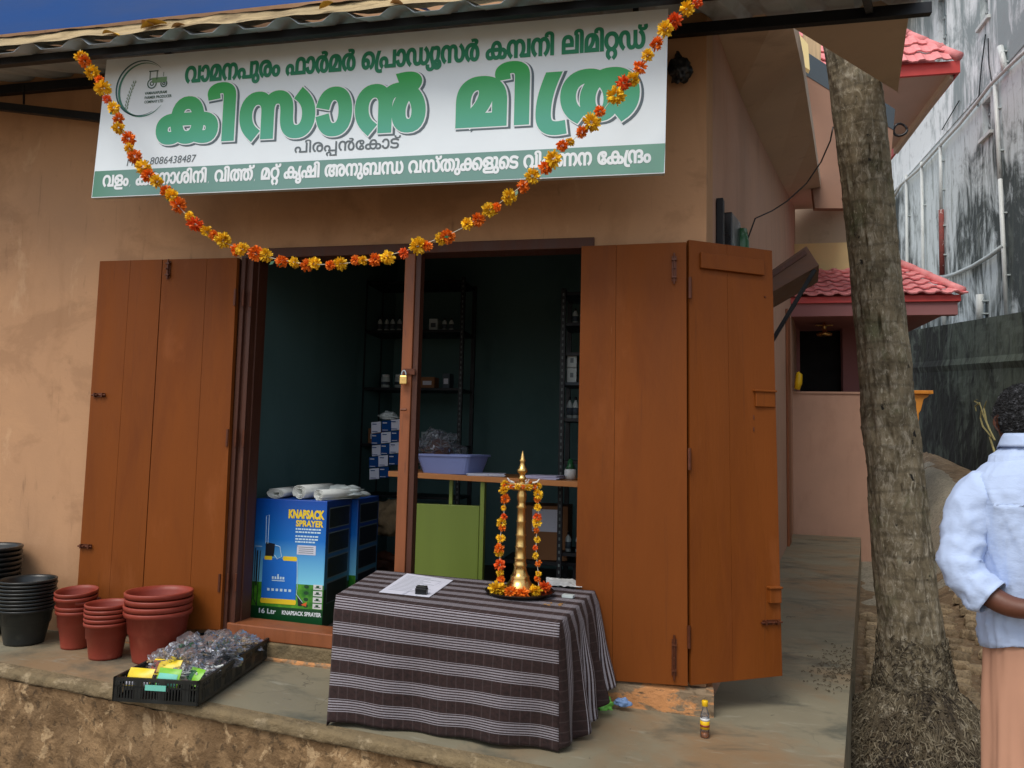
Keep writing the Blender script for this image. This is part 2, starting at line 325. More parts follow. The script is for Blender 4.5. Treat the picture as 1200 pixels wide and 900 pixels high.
def mat_cloth():
    t = NT('striped_cloth'); tc = t.n('ShaderNodeUVMap'); s = t.n('ShaderNodeSeparateXYZ'); t.l(tc.outputs[0], s.inputs[0])
    u, v = s.outputs[0], s.outputs[1]
    p = t.math('FRACT', t.math('ADD', t.math('DIVIDE', v, .106), .5)); band = t.math('LESS_THAN', p, .5)
    fine = t.math('LESS_THAN', t.math('FRACT', t.math('ADD', t.math('MULTIPLY', p, 10.0), .2)), .52)
    line = t.math('MULTIPLY', band, fine)
    dk = t.mix(t.ramp(t.noise(t.coord((1, 1, 1), 'UV'), 60, 3), .3, .7), lin((30, 18, 18)), lin((54, 34, 33)))
    th = t.math('LESS_THAN', t.math('FRACT', t.math('MULTIPLY', u, 26)), .12)
    dk = t.mix(t.math('MULTIPLY', th, .2), dk, lin((104, 92, 92)))
    gy = t.mix(t.ramp(t.noise(t.coord((60, 2, 1), 'UV'), 20, 3), .3, .7), lin((120, 116, 124)), lin((168, 164, 172)))
    t.col(t.mix(line, dk, gy)); t.set(Roughness=.9)
    wv = t.math('ADD', t.math('SINE', t.math('MULTIPLY', u, 2400)), t.math('SINE', t.math('MULTIPLY', v, 2400)))
    t.bump(t.math('ADD', wv, t.math('MULTIPLY', t.noise(t.coord((1, 1, 1), 'UV'), 14, 4), 6)), .15, .004); return t.mat
M['cloth'] = mat_cloth()

def mat_plastic(name, tint=(1, 1, 1, 1), alpha=.25):
    t = NT(name); t.t.nodes.remove(t.b)
    tr = t.n('ShaderNodeBsdfTransparent'); tr.inputs[0].default_value = tint
    gl = t.n('ShaderNodeBsdfGlossy'); gl.inputs['Roughness'].default_value = .28; gl.inputs[0].default_value = (.6, .62, .65, 1)
    df = t.n('ShaderNodeBsdfDiffuse'); df.inputs[0].default_value = (.42, .43, .47, 1)
    fr = t.n('ShaderNodeFresnel'); fr.inputs[0].default_value = 1.32
    m1 = t.n('ShaderNodeMixShader'); m2 = t.n('ShaderNodeMixShader'); m2.inputs[0].default_value = alpha
    t.l(fr.outputs[0], m1.inputs[0]); t.l(tr.outputs[0], m1.inputs[1]); t.l(gl.outputs[0], m1.inputs[2])
    t.l(m1.outputs[0], m2.inputs[1]); t.l(df.outputs[0], m2.inputs[2]); t.l(m2.outputs[0], t.out.inputs[0])
    return t.mat
M['clear'] = mat_plastic('clear_plastic', (.97, .98, 1, 1), .08)
M['clearbag'] = mat_plastic('crumpled_clear_film', (.94, .94, .97, 1), .10)
M['slot'] = mk('slot_grey', (96, 104, 104), .6, bump=0)
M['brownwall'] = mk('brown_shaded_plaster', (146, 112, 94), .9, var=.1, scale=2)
M['palesoffit'] = mk('pale_soffit_paint', (196, 176, 166), .9, var=.06, scale=2)
M['rootl'] = mk('pale_rootlets', (128, 118, 98), .95, var=.3, scale=30, bump=.2)
M['rootd'] = mk('dark_rootlets', (54, 46, 36), .95, var=.4, scale=30, bump=.2)
def flat(name, rgb, rough=.5): return mk(name, rgb, rough, var=.03, bump=0, rvar=.03)
M['oil'] = flat('amber_oil', (176, 100, 22), .15)
GLYPHS = {
 6: (453, [[226,-12,1,166,-12,0,79,36,0,32,121,0,32,176,1,32,232,0,81,316,0,169,363,0,226,363,1,284,363,0,371,317,0,421,234,0,421,176,1,421,119,0,371,35,0,284,-12,0],
  [226,295,1,179,295,0,116,236,0,116,175,1,116,115,0,180,56,0,226,56,1,273,56,0,337,115,0,337,176,1,337,236,0,274,295,0]]),
 9: (1495, [[367,566,1,411,566,0,506,550,0,546,533,1,551,531,0,565,520,0,570,518,1,625,504,0,685,456,0,710,399,0,710,368,1,710,344,0,694,302,0,655,268,0,622,253,1,626,256,1,670,242,0,721,180,0,721,136,1,721,97,0,682,29,0,600,-12,0,533,-12,1,457,-12,0,356,54,0,306,166,0,306,235,1,306,291,0,340,393,0,411,481,0,468,515,1,473,518,0,483,524,0,488,527,1,524,545,0,612,566,0,669,566,1,737,566,0,827,532,0,888,477,0,910,444,1,936,247,1,936,0,1,849,0,1,849,281,1,849,355,0,825,431,0,800,454,1,778,474,0,714,499,0,657,499,1,630,499,0,581,492,0,561,486,1,514,472,0,448,416,0,408,344,0,390,271,0,390,239,1,390,151,0,464,55,0,534,55,1,586,55,0,637,97,0,637,138,1,637,175,0,580,218,0,519,218,1,500,218,1,500,288,1,514,288,1,576,288,0,626,332,0,626,369,1,626,416,0,561,473,0,497,484,1,458,494,0,398,497,0,374,497,1,291,497,0,182,438,0,128,337,0,128,273,1,128,221,0,158,139,0,213,77,0,250,54,1,200,-9,1,157,16,0,84,95,0,39,206,0,39,277,1,39,339,0,79,444,0,161,522,0,284,566,0],
  [1243,-12,1,1179,-12,0,1093,46,0,1050,141,0,1050,196,1,1050,291,0,1152,404,0,1238,404,1,1294,404,0,1377,346,0,1425,256,0,1427,206,1,1402,209,1,1395,240,0,1356,297,0,1295,334,0,1255,334,1,1192,334,0,1134,259,0,1134,198,1,1134,157,0,1157,93,0,1205,58,0,1244,58,1,1285,58,0,1342,96,0,1373,180,0,1373,248,1,1373,259,0,1370,284,0,1368,298,1,1367,306,0,1365,326,0,1363,335,1,1355,373,0,1300,446,0,1202,494,0,1127,494,1,1084,494,0,1015,474,0,989,451,1,973,436,0,949,395,0,936,335,0,936,289,1,936,204,1,884,454,1,909,486,0,973,537,0,1063,566,0,1127,566,1,1209,566,0,1332,518,0,1415,431,0,1456,313,0,1456,242,1,1456,153,0,1400,40,0,1304,-12,0]]),
 23: (1038, [[216,-12,1,126,-12,0,32,76,0,32,152,1,32,199,0,74,268,0,109,288,1,133,302,0,192,320,0,275,328,0,333,328,1,716,328,1,802,328,0,905,308,0,942,282,1,971,262,0,1006,199,0,1006,152,1,1006,76,0,916,-12,0,832,-12,1,807,-12,0,754,-7,0,731,0,1,750,67,1,764,63,0,803,58,0,819,58,1,870,58,0,920,105,0,920,151,1,920,180,0,898,217,0,880,229,1,852,247,0,771,258,0,708,258,1,331,258,1,260,258,0,185,247,0,157,229,1,139,218,0,118,180,0,118,154,1,118,121,0,143,78,0,189,58,0,219,58,1,251,58,0,316,79,0,352,106,1,402,52,1,372,30,0,314,2,0,253,-12,0],
  [523,566,1,603,566,0,706,491,0,756,362,0,756,279,1,756,185,0,700,55,0,596,-12,0,524,-12,1,470,-12,0,383,25,0,352,62,1,321,99,0,288,208,0,288,279,1,288,413,0,414,566,0],
  [523,496,1,447,496,0,374,388,0,374,278,1,374,204,0,407,106,0,473,58,0,521,58,1,570,58,0,636,105,0,670,203,0,670,278,1,670,353,0,637,450,0,571,496,0]]),
 33: (563, [[269,566,1,358,566,0,487,527,0,536,500,1,489,433,1,449,459,0,339,494,0,268,494,1,217,494,0,153,470,0,122,429,0,122,403,1,122,384,0,132,358,0,142,349,1,162,329,0,244,317,0,299,317,1,307,317,1,386,317,0,475,285,0,500,253,1,515,235,0,528,185,0,528,158,1,528,108,0,476,31,0,370,-12,0,289,-12,1,204,-12,0,79,26,0,20,59,1,66,125,1,96,107,0,165,77,0,246,60,0,293,60,1,346,60,0,411,84,0,441,126,0,441,153,1,441,175,0,428,209,0,412,220,1,396,232,0,336,244,0,280,244,1,270,244,1,201,244,0,92,274,0,65,307,1,50,325,0,35,371,0,35,402,1,35,450,0,85,524,0,189,566,0]]),
 35: (1223, [[596,-12,1,552,-12,0,480,17,0,455,47,1,442,63,0,418,107,0,404,185,0,404,251,1,404,285,1,404,340,0,394,423,0,377,448,1,364,469,0,318,494,0,274,494,1,230,494,0,163,443,0,127,351,0,127,289,1,127,233,0,158,143,0,212,76,0,247,51,1,194,-11,1,144,29,0,74,117,0,39,225,0,39,292,1,39,378,0,97,501,0,205,566,0,278,566,1,335,566,0,413,533,0,439,503,1,458,481,0,481,428,0,491,358,0,491,308,1,491,259,1,491,189,0,506,115,0,524,94,1,538,78,0,578,60,0,608,60,1,636,60,0,678,80,0,692,97,1,709,118,0,725,184,0,725,245,1,725,554,1,811,554,1,811,262,1,811,206,0,820,141,0,833,118,1,850,89,0,903,60,0,939,60,1,985,60,0,1056,113,0,1096,205,0,1096,263,1,1096,324,0,1064,413,0,1009,478,0,976,500,1,1034,563,1,1077,528,0,1145,445,0,1184,336,0,1184,263,1,1184,187,0,1126,62,0,1015,-12,0,935,-12,1,870,-12,0,792,39,0,764,82,1,769,81,1,741,34,0,655,-12,0]]),
 37: (1368, [[358,566,1,442,566,0,542,512,0,576,469,1,562,472,1,594,519,0,685,566,0,740,566,1,807,566,0,890,516,0,915,472,1,903,465,1,941,521,0,1027,566,0,1088,566,1,1165,566,0,1273,493,0,1329,369,0,1329,292,1,1329,226,0,1294,119,0,1225,31,0,1174,-9,1,1121,53,1,1156,78,0,1210,145,0,1241,234,0,1241,292,1,1241,350,0,1203,441,0,1134,494,0,1087,494,1,1048,494,0,993,466,0,977,437,1,964,414,0,955,350,0,955,288,1,955,0,1,869,0,1,869,316,1,869,371,0,854,438,0,834,459,1,819,476,0,773,494,0,739,494,1,708,494,0,662,473,0,646,456,1,627,435,0,609,369,0,609,307,1,609,0,1,523,0,1,523,299,1,523,364,0,501,435,0,478,456,1,457,475,0,398,494,0,357,494,1,285,494,0,180,427,0,123,312,0,123,239,1,123,228,1,123,172,0,153,96,0,206,58,0,242,58,1,267,58,0,305,81,0,327,125,0,327,157,1,327,207,0,275,258,0,233,258,1,194,258,0,124,218,0,95,186,1,80,248,1,109,284,0,199,328,0,248,328,1,296,328,0,369,290,0,410,217,0,410,165,1,410,110,0,368,30,0,292,-12,0,240,-12,1,188,-12,0,97,40,0,42,152,0,42,241,1,42,347,0,127,491,0,270,566,0]]),
 38: (1014, [[507,-12,1,442,-12,0,350,44,0,303,148,0,303,219,1,303,285,0,347,392,0,423,476,0,471,504,1,486,520,1,530,545,0,623,566,0,678,566,1,753,566,0,864,522,0,938,444,0,975,340,0,975,281,1,975,211,0,933,102,0,861,20,0,814,-9,1,765,54,1,798,74,0,853,133,0,886,216,0,886,271,1,886,337,0,836,439,0,739,497,0,668,497,1,638,497,0,587,491,0,562,482,1,531,467,1,493,449,0,429,379,0,391,282,0,391,221,1,391,157,0,424,86,0,477,58,0,507,58,1,538,58,0,591,85,0,623,156,0,623,221,1,623,277,0,585,377,0,519,453,0,475,473,1,454,483,1,431,491,0,387,497,0,359,497,1,284,497,0,181,439,0,128,338,0,128,273,1,128,221,0,158,139,0,213,77,0,250,54,1,200,-9,1,157,16,0,84,95,0,39,206,0,39,277,1,39,339,0,80,444,0,160,522,0,276,566,0,351,566,1,400,566,0,483,546,0,524,523,1,549,503,1,619,463,0,711,315,0,711,219,1,711,148,0,664,44,0,573,-12,0]]),
 42: (911, [[288,566,1,334,566,0,400,539,0,446,494,0,462,465,1,449,466,1,480,518,0,566,566,0,630,566,1,707,566,0,815,493,0,872,369,0,872,292,1,872,226,0,836,120,0,767,31,0,717,-8,1,663,53,1,698,78,0,753,145,0,784,234,0,784,292,1,784,350,0,746,441,0,676,494,0,629,494,1,588,494,0,535,465,0,519,436,1,506,414,0,498,350,0,498,291,1,498,0,1,412,0,1,412,291,1,412,348,0,404,414,0,390,436,1,373,465,0,321,494,0,284,494,1,238,494,0,167,441,0,127,350,0,127,292,1,127,232,0,160,142,0,214,78,0,247,55,1,189,-8,1,146,27,0,78,110,0,39,219,0,39,292,1,39,373,0,100,496,0,212,566,0]]),
 44: (896, [[229,346,1,297,346,0,384,295,0,427,216,0,427,173,1,427,133,0,401,71,0,382,57,1,357,70,1,739,70,1,739,554,1,825,554,1,825,0,1,328,0,1,299,52,1,319,72,0,343,121,0,343,158,1,343,212,0,285,276,0,229,276,1,194,276,0,143,245,0,116,195,0,116,164,1,116,130,0,144,74,0,175,51,1,129,-7,1,87,24,0,32,109,0,32,166,1,32,219,0,81,300,0,170,346,0]]),
 45: (1129, [[229,346,1,297,346,0,384,295,0,427,216,0,427,173,1,427,133,0,401,71,0,382,57,1,357,70,1,634,70,1,634,0,1,328,0,1,299,52,1,319,72,0,343,121,0,343,158,1,343,212,0,285,276,0,229,276,1,194,276,0,143,245,0,116,195,0,116,164,1,116,130,0,144,73,0,175,51,1,129,-7,1,86,23,0,32,109,0,32,166,1,32,219,0,81,300,0,170,346,0],
  [816,566,1,878,566,0,970,532,0,1001,501,1,1035,468,0,1066,370,0,1066,292,1,1066,0,1,573,0,1,573,292,1,573,347,0,587,424,0,616,480,0,638,502,1,669,532,0,758,566,0],
  [817,494,1,780,494,0,723,471,0,703,451,1,682,429,0,659,354,0,659,279,1,659,70,1,980,70,1,980,271,1,980,345,0,956,429,0,934,451,1,914,471,0,858,494,0]]),
 46: (1306, [[358,566,1,442,566,0,542,512,0,576,469,1,596,428,1,608,266,1,608,0,1,522,0,1,522,306,1,522,365,0,501,435,0,478,456,1,457,475,0,402,494,0,357,494,1,285,494,0,180,427,0,123,312,0,123,239,1,123,228,1,123,172,0,153,96,0,206,58,0,242,58,1,267,58,0,305,81,0,327,125,0,327,157,1,327,207,0,275,258,0,233,258,1,194,258,0,124,218,0,95,186,1,80,248,1,109,284,0,199,328,0,248,328,1,296,328,0,369,290,0,410,217,0,410,165,1,410,110,0,368,30,0,292,-12,0,240,-12,1,188,-12,0,97,40,0,42,152,0,42,241,1,42,347,0,127,491,0,270,566,0],
  [1235,554,1,1235,0,1,821,0,1,785,54,1,813,81,0,862,144,0,894,230,0,894,292,1,894,350,0,856,441,0,787,494,0,740,494,1,699,494,0,647,465,0,630,436,1,618,414,0,608,350,0,608,285,1,608,0,1,522,0,1,522,258,1,571,422,1,566,477,1,596,524,0,680,566,0,741,566,1,818,566,0,926,493,0,982,369,0,982,292,1,982,236,0,958,152,0,920,88,0,897,61,1,877,70,1,1149,70,1,1149,554,1]]),
 48: (723, [[354,566,1,433,566,0,546,529,0,583,494,1,611,469,0,646,405,0,663,321,0,663,266,1,663,0,1,60,0,1,60,268,1,60,320,0,77,403,0,112,468,0,138,493,1,175,528,0,280,566,0],
  [307,495,1,265,495,0,201,453,0,181,418,1,165,390,0,146,309,0,146,249,1,146,68,1,151,68,1,219,119,0,325,231,0,386,347,0,386,402,1,386,430,0,369,471,0,335,495,0],
  [472,393,1,472,334,0,418,220,0,318,105,0,249,45,1,247,65,1,276,67,0,332,70,0,360,70,1,577,70,1,577,249,1,577,323,0,548,421,0,482,480,0,428,494,1,430,501,1,449,479,0,472,430,0]]),
 50: (736, [[364,566,1,447,566,0,572,518,0,655,430,0,697,312,0,697,242,1,697,153,0,641,40,0,545,-12,0,485,-12,1,420,-12,0,334,46,0,291,141,0,291,196,1,291,291,0,393,404,0,479,404,1,535,404,0,618,346,0,666,256,0,668,206,1,643,209,1,636,240,0,597,297,0,536,334,0,496,334,1,433,334,0,375,259,0,375,198,1,375,156,0,397,93,0,446,58,0,485,58,1,526,58,0,583,96,0,614,180,0,614,248,1,614,250,0,611,290,0,607,310,1,606,315,0,606,331,0,604,335,1,595,378,0,535,450,0,435,494,0,364,494,1,292,494,0,186,442,0,128,344,0,128,273,1,128,221,0,158,139,0,213,77,0,250,54,1,200,-9,1,157,16,0,84,95,0,39,206,0,39,277,1,39,333,0,77,437,0,156,519,0,279,566,0]]),
 52: (859, [[788,554,1,788,0,1,63,0,1,63,313,1,63,387,0,96,475,0,126,504,1,158,535,0,247,566,0,305,566,1,365,566,0,454,536,0,483,507,1,515,476,0,544,383,0,544,322,1,544,222,1,149,222,1,149,70,1,702,70,1,702,554,1],
  [304,496,1,223,496,0,149,413,0,149,321,1,149,292,1,458,292,1,458,320,1,458,415,0,384,496,0]]),
 53: (724, [[398,496,1,340,496,0,248,476,0,179,440,0,133,395,0,122,369,1,121,365,0,124,354,0,123,351,1,120,340,0,117,320,0,117,312,1,117,250,0,162,183,0,209,183,1,254,183,0,295,235,0,295,270,1,295,292,0,279,328,0,243,350,0,214,350,1,168,350,0,109,298,0,89,271,1,66,329,1,82,349,0,129,389,0,191,416,0,229,416,1,281,416,0,347,375,0,378,309,0,378,270,1,378,230,0,342,159,0,268,115,0,210,115,1,159,115,0,82,161,0,40,250,0,40,313,1,40,367,0,87,460,0,179,528,0,313,566,0,399,566,1,494,566,0,615,529,0,673,456,0,673,402,1,673,368,0,646,313,0,588,274,0,541,263,1,447,279,1,447,310,1,454,310,1,489,310,0,537,318,0,554,331,1,572,345,0,586,375,0,586,396,1,586,427,0,549,471,0,467,496,0],
  [685,144,1,685,113,0,662,60,0,641,42,1,625,28,0,583,9,0,521,0,0,473,0,1,261,0,1,220,0,0,178,-6,0,166,-13,1,150,-20,0,136,-46,0,136,-62,1,136,-77,0,146,-102,0,159,-110,1,172,-119,0,217,-129,0,259,-129,1,667,-129,1,667,-201,1,255,-201,1,203,-201,0,131,-185,0,106,-170,1,78,-153,0,50,-101,0,50,-68,1,50,-33,0,75,22,0,103,40,1,117,50,0,153,63,0,203,70,0,238,70,1,465,70,1,506,70,0,559,80,0,574,93,1,586,103,0,598,132,0,598,154,1,598,174,0,582,206,0,565,218,1,550,228,0,505,240,0,466,240,1,447,240,1,447,293,1,552,285,1,621,272,0,685,196,0]]),
 55: (958, [[341,566,1,415,566,0,526,522,0,599,444,0,635,340,0,635,281,1,635,228,0,609,146,0,567,81,0,541,53,1,517,70,1,801,70,1,801,554,1,887,554,1,887,0,1,467,0,1,433,59,1,462,79,0,514,137,0,546,218,0,546,271,1,546,337,0,498,437,0,405,494,0,337,494,1,271,494,0,178,435,0,128,335,0,128,273,1,128,221,0,158,139,0,213,77,0,250,54,1,200,-9,1,157,16,0,84,95,0,39,206,0,39,277,1,39,339,0,78,444,0,155,522,0,268,566,0]]),
 56: (1040, [[684,566,1,759,566,0,876,520,0,958,435,0,1001,316,0,1001,242,1,1001,153,0,945,40,0,849,-12,0,789,-12,1,724,-12,0,638,46,0,595,141,0,595,196,1,595,291,0,697,404,0,783,404,1,839,404,0,922,346,0,970,256,0,973,206,1,947,209,1,940,240,0,901,297,0,840,334,0,800,334,1,737,334,0,679,259,0,679,198,1,679,156,0,702,93,0,750,58,0,789,58,1,830,58,0,887,96,0,918,180,0,918,248,1,918,250,0,915,290,0,911,310,1,910,315,0,913,331,0,911,334,1,900,381,0,837,453,0,745,494,0,689,494,1,646,494,0,581,476,0,559,459,1,522,431,0,492,332,0,492,263,1,492,246,1,492,173,0,468,83,0,439,51,1,413,21,0,335,-12,0,278,-12,1,205,-12,0,97,53,0,39,177,0,39,263,1,39,331,0,74,438,0,144,527,0,194,566,1,248,504,1,213,480,0,158,412,0,127,322,0,127,265,1,127,203,0,163,111,0,230,60,0,274,60,1,316,60,0,363,85,0,377,106,1,394,132,0,404,221,0,404,265,1,404,280,1,404,367,0,447,472,0,488,506,1,527,538,0,623,566,0]]),
 57: (1149, [[229,346,1,297,346,0,384,295,0,427,216,0,427,173,1,427,133,0,401,71,0,382,57,1,357,70,1,677,70,1,692,0,1,328,0,1,299,52,1,319,72,0,343,121,0,343,158,1,343,212,0,285,276,0,229,276,1,194,276,0,143,245,0,116,195,0,116,164,1,116,130,0,144,74,0,175,51,1,129,-7,1,87,24,0,32,109,0,32,166,1,32,219,0,81,300,0,170,346,0],
  [658,0,1,658,381,1,658,411,0,650,459,0,638,473,1,630,483,0,606,496,0,586,496,1,555,496,0,519,457,0,519,418,1,519,388,0,544,336,0,605,304,0,658,304,1,683,304,1,745,304,0,841,348,0,915,421,0,972,509,0,994,554,1,1078,554,1,1078,0,1],
  [590,566,1,623,566,0,674,551,0,693,536,1,719,516,0,744,447,0,744,386,1,744,70,1,992,70,1,992,329,1,992,346,0,993,392,0,995,434,0,997,445,1,999,443,1,972,378,0,879,285,0,761,235,0,696,235,1,665,235,1,584,235,0,481,284,0,433,367,0,433,417,1,433,455,0,469,523,0,539,566,0]]),
 58: (1223, [[627,566,1,671,566,0,743,537,0,768,507,1,782,491,0,805,447,0,819,369,0,819,303,1,819,269,1,819,214,0,830,132,0,846,106,1,860,85,0,906,60,0,949,60,1,994,60,0,1060,111,0,1096,204,0,1096,266,1,1096,323,0,1065,412,0,1011,480,0,976,504,1,1029,566,1,1080,527,0,1149,438,0,1184,331,0,1184,263,1,1184,177,0,1126,53,0,1019,-12,0,945,-12,1,888,-12,0,810,21,0,784,51,1,765,73,0,742,126,0,732,197,0,732,246,1,732,295,1,732,365,0,717,439,0,699,460,1,686,477,0,645,494,0,615,494,1,587,494,0,545,474,0,531,457,1,514,436,0,498,371,0,498,309,1,498,0,1,412,0,1,412,292,1,412,348,0,404,414,0,390,436,1,373,465,0,320,494,0,284,494,1,238,494,0,167,441,0,127,350,0,127,292,1,127,232,0,160,142,0,214,78,0,247,55,1,189,-8,1,146,27,0,78,110,0,39,219,0,39,292,1,39,368,0,97,492,0,208,566,0,288,566,1,353,566,0,431,515,0,459,472,1,454,473,1,482,520,0,568,566,0]]),
 64: (504, [[463,279,1,463,221,0,440,117,0,386,35,0,297,-12,0,231,-12,1,180,-12,0,105,21,0,54,75,0,24,139,0,17,169,1,104,186,1,111,159,0,138,99,0,189,58,0,230,58,1,283,58,0,346,114,0,375,213,0,375,278,1,375,343,0,346,441,0,284,496,0,235,496,1,196,496,0,144,455,0,114,397,0,107,370,1,21,387,1,30,419,0,63,482,0,115,534,0,190,566,0,241,566,1,303,566,0,388,519,0,440,438,0,463,335,0]]),
 65: (228, [[-34,843,1,4,843,0,61,827,0,83,810,1,111,789,0,143,732,0,157,641,0,157,567,1,157,0,1,71,0,1,71,542,1,71,594,0,66,670,0,53,723,0,41,739,1,29,755,0,-6,773,0,-32,773,1,-54,773,0,-97,754,0,-125,713,0,-125,678,1,-125,669,0,-122,650,0,-121,641,1,-205,626,1,-207,638,0,-211,663,0,-211,674,1,-211,731,0,-162,806,0,-81,843,0]]),
 66: (228, [[-109,843,1,-67,843,0,20,827,0,59,803,1,116,768,0,157,644,0,157,542,1,157,0,1,71,0,1,71,525,1,71,565,0,68,627,0,59,677,0,50,696,1,28,746,0,-53,779,0,-117,779,1,-141,779,0,-183,762,0,-209,730,0,-209,706,1,-209,682,0,-179,645,0,-145,645,1,-107,645,0,-77,686,0,-77,711,1,-77,734,0,-97,777,0,-116,790,1,-24,770,1,-16,760,0,-7,726,0,-7,706,1,-7,672,0,-34,614,0,-96,578,0,-149,578,1,-185,578,0,-248,608,0,-287,666,0,-287,708,1,-287,747,0,-245,808,0,-165,843,0]]),
 67: (332, [[155,-227,1,71,-227,0,-26,-130,0,-26,-53,1,-26,-2,0,20,76,0,102,120,0,154,120,1,208,120,0,289,78,0,335,1,0,335,-53,1,335,-106,0,289,-184,0,208,-227,0],
  [155,-161,1,196,-161,0,253,-107,0,253,-53,1,253,0,0,197,54,0,154,54,1,112,54,0,56,0,0,56,-54,1,56,-106,0,113,-161,0],
  [104,566,1,164,566,0,233,521,0,262,445,0,262,400,1,262,339,0,227,172,0,199,84,1,119,99,1,144,185,0,174,330,0,174,395,1,174,437,0,141,494,0,94,494,1,78,494,0,45,489,0,34,486,1,17,555,1,33,560,0,79,566,0]]),
 68: (332, [[154,-227,1,70,-227,0,-26,-130,0,-26,-53,1,-26,-2,0,20,76,0,101,120,0,154,120,1,207,120,0,289,78,0,335,1,0,335,-53,1,335,-106,0,289,-184,0,207,-227,0],
  [153,57,1,106,57,0,40,2,0,40,-54,1,40,-109,0,105,-164,0,154,-164,1,201,-164,0,268,-108,0,268,-53,1,268,2,0,201,57,0],
  [154,-98,1,97,-98,0,41,-33,0,41,19,1,41,36,0,62,74,0,81,97,1,124,68,1,106,61,0,90,33,0,90,21,1,90,5,0,105,-18,0,134,-30,0,155,-30,1,174,-30,0,201,-18,0,217,5,0,217,21,1,217,31,0,202,55,0,185,63,1,228,97,1,249,73,0,269,40,0,269,18,1,269,-11,0,247,-64,0,197,-98,0],
  [104,566,1,164,566,0,233,521,0,262,445,0,262,400,1,262,339,0,227,172,0,199,84,1,119,99,1,144,185,0,174,330,0,174,395,1,174,437,0,141,494,0,94,494,1,78,494,0,45,489,0,34,486,1,17,555,1,33,560,0,79,566,0]]),
 69: (243, [[31,-316,1,-17,-316,0,-96,-282,0,-144,-216,0,-144,-169,1,-144,-104,0,-52,-29,0,21,-29,1,68,-29,0,155,-63,0,198,-104,1,175,-164,1,139,-129,0,67,-99,0,27,-99,1,-12,-99,0,-61,-135,0,-61,-173,1,-61,-209,0,-11,-246,0,32,-246,1,68,-246,0,123,-221,0,154,-167,0,154,-124,1,154,-87,0,136,-14,0,109,57,0,96,88,1,76,137,0,45,239,0,45,300,1,45,365,0,88,499,0,119,554,1,210,554,1,183,507,0,149,425,0,133,347,0,133,305,1,133,247,0,162,152,0,180,106,1,196,67,0,222,-7,0,237,-81,0,237,-122,1,237,-190,0,179,-276,0,85,-316,0]]),
 71: (715, [[237,-12,1,185,-12,0,94,40,0,39,149,0,39,232,1,39,310,0,90,434,0,181,520,0,303,566,0,374,566,1,452,566,0,566,522,0,640,444,0,676,340,0,676,281,1,676,211,0,634,102,0,562,20,0,515,-9,1,466,54,1,499,74,0,554,134,0,587,218,0,587,271,1,587,339,0,537,439,0,440,494,0,370,494,1,298,494,0,185,425,0,120,305,0,120,228,1,120,171,0,150,95,0,204,58,0,240,58,1,265,58,0,303,81,0,325,126,0,325,158,1,325,206,0,272,258,0,231,258,1,192,258,0,122,219,0,93,187,1,77,248,1,107,284,0,196,328,0,245,328,1,294,328,0,367,290,0,408,217,0,408,165,1,408,110,0,366,30,0,289,-12,0]]),
 72: (595, [[364,-12,1,300,-12,0,183,22,0,92,93,0,39,204,0,39,281,1,39,355,0,93,463,0,186,533,0,303,566,0,366,566,1,432,566,0,517,531,0,558,470,0,558,431,1,558,388,0,520,330,0,457,300,0,421,300,1,368,300,0,304,337,0,277,398,0,277,432,1,277,452,0,288,486,0,294,498,1,387,517,1,368,503,0,348,457,0,348,434,1,348,412,0,379,365,0,417,365,1,450,365,0,480,404,0,480,429,1,480,467,0,425,503,0,389,503,1,375,503,0,349,503,0,335,501,1,270,496,0,177,440,0,128,345,0,128,280,1,128,217,0,178,117,0,270,58,0,332,54,1,344,53,0,369,51,0,380,51,1,406,51,0,449,67,0,475,101,0,475,127,1,475,152,0,445,190,0,411,190,1,373,190,0,342,144,0,342,121,1,342,97,0,362,53,0,381,39,1,289,58,1,282,69,0,271,104,0,271,126,1,271,160,0,299,218,0,361,255,0,412,255,1,450,255,0,514,226,0,553,168,0,553,125,1,553,86,0,512,24,0,428,-12,0]]),
 77: (0, [[-111,591,1,-169,591,0,-250,632,0,-292,704,0,-292,752,1,-292,770,0,-286,806,0,-282,818,1,-208,804,1,-211,794,0,-214,767,0,-214,755,1,-214,720,0,-186,677,0,-139,659,0,-111,659,1,-81,659,0,-35,677,0,-8,720,0,-8,755,1,-8,767,0,-11,794,0,-14,804,1,60,818,1,64,806,0,70,770,0,70,752,1,70,704,0,28,632,0,-53,591,0]]),
 117: (1062, [[288,566,1,332,566,0,400,542,0,452,494,0,472,457,1,498,227,1,498,0,1,412,0,1,412,282,1,412,347,0,404,414,0,390,436,1,373,465,0,321,494,0,284,494,1,238,494,0,167,441,0,127,350,0,127,292,1,127,232,0,160,142,0,214,78,0,247,55,1,189,-8,1,146,27,0,78,110,0,39,219,0,39,292,1,39,373,0,100,496,0,212,566,0],
  [822,-12,1,758,-12,0,669,41,0,623,144,0,623,217,1,623,275,0,660,374,0,725,462,0,767,501,1,796,532,1,825,558,0,866,616,0,866,651,1,866,678,0,830,720,0,788,720,1,766,720,0,726,714,0,713,709,1,694,778,1,711,783,0,769,792,0,801,792,1,861,792,0,927,749,0,953,691,0,953,668,1,953,616,0,900,534,0,853,491,1,833,464,1,791,429,0,737,348,0,711,261,0,711,215,1,711,154,0,742,85,0,793,58,0,822,58,1,877,58,0,934,137,0,934,215,1,934,267,0,902,368,0,838,450,0,788,473,1,766,484,0,718,494,0,689,494,1,636,494,0,571,472,0,551,452,1,534,435,0,510,389,0,498,320,0,498,266,1,498,100,1,422,100,1,422,292,1,448,451,1,471,489,0,541,540,0,631,566,0,685,566,1,727,566,0,799,550,0,833,533,1,838,531,0,848,525,0,852,523,1,911,490,0,987,391,0,1023,277,0,1023,221,1,1023,112,0,920,-12,0]]),
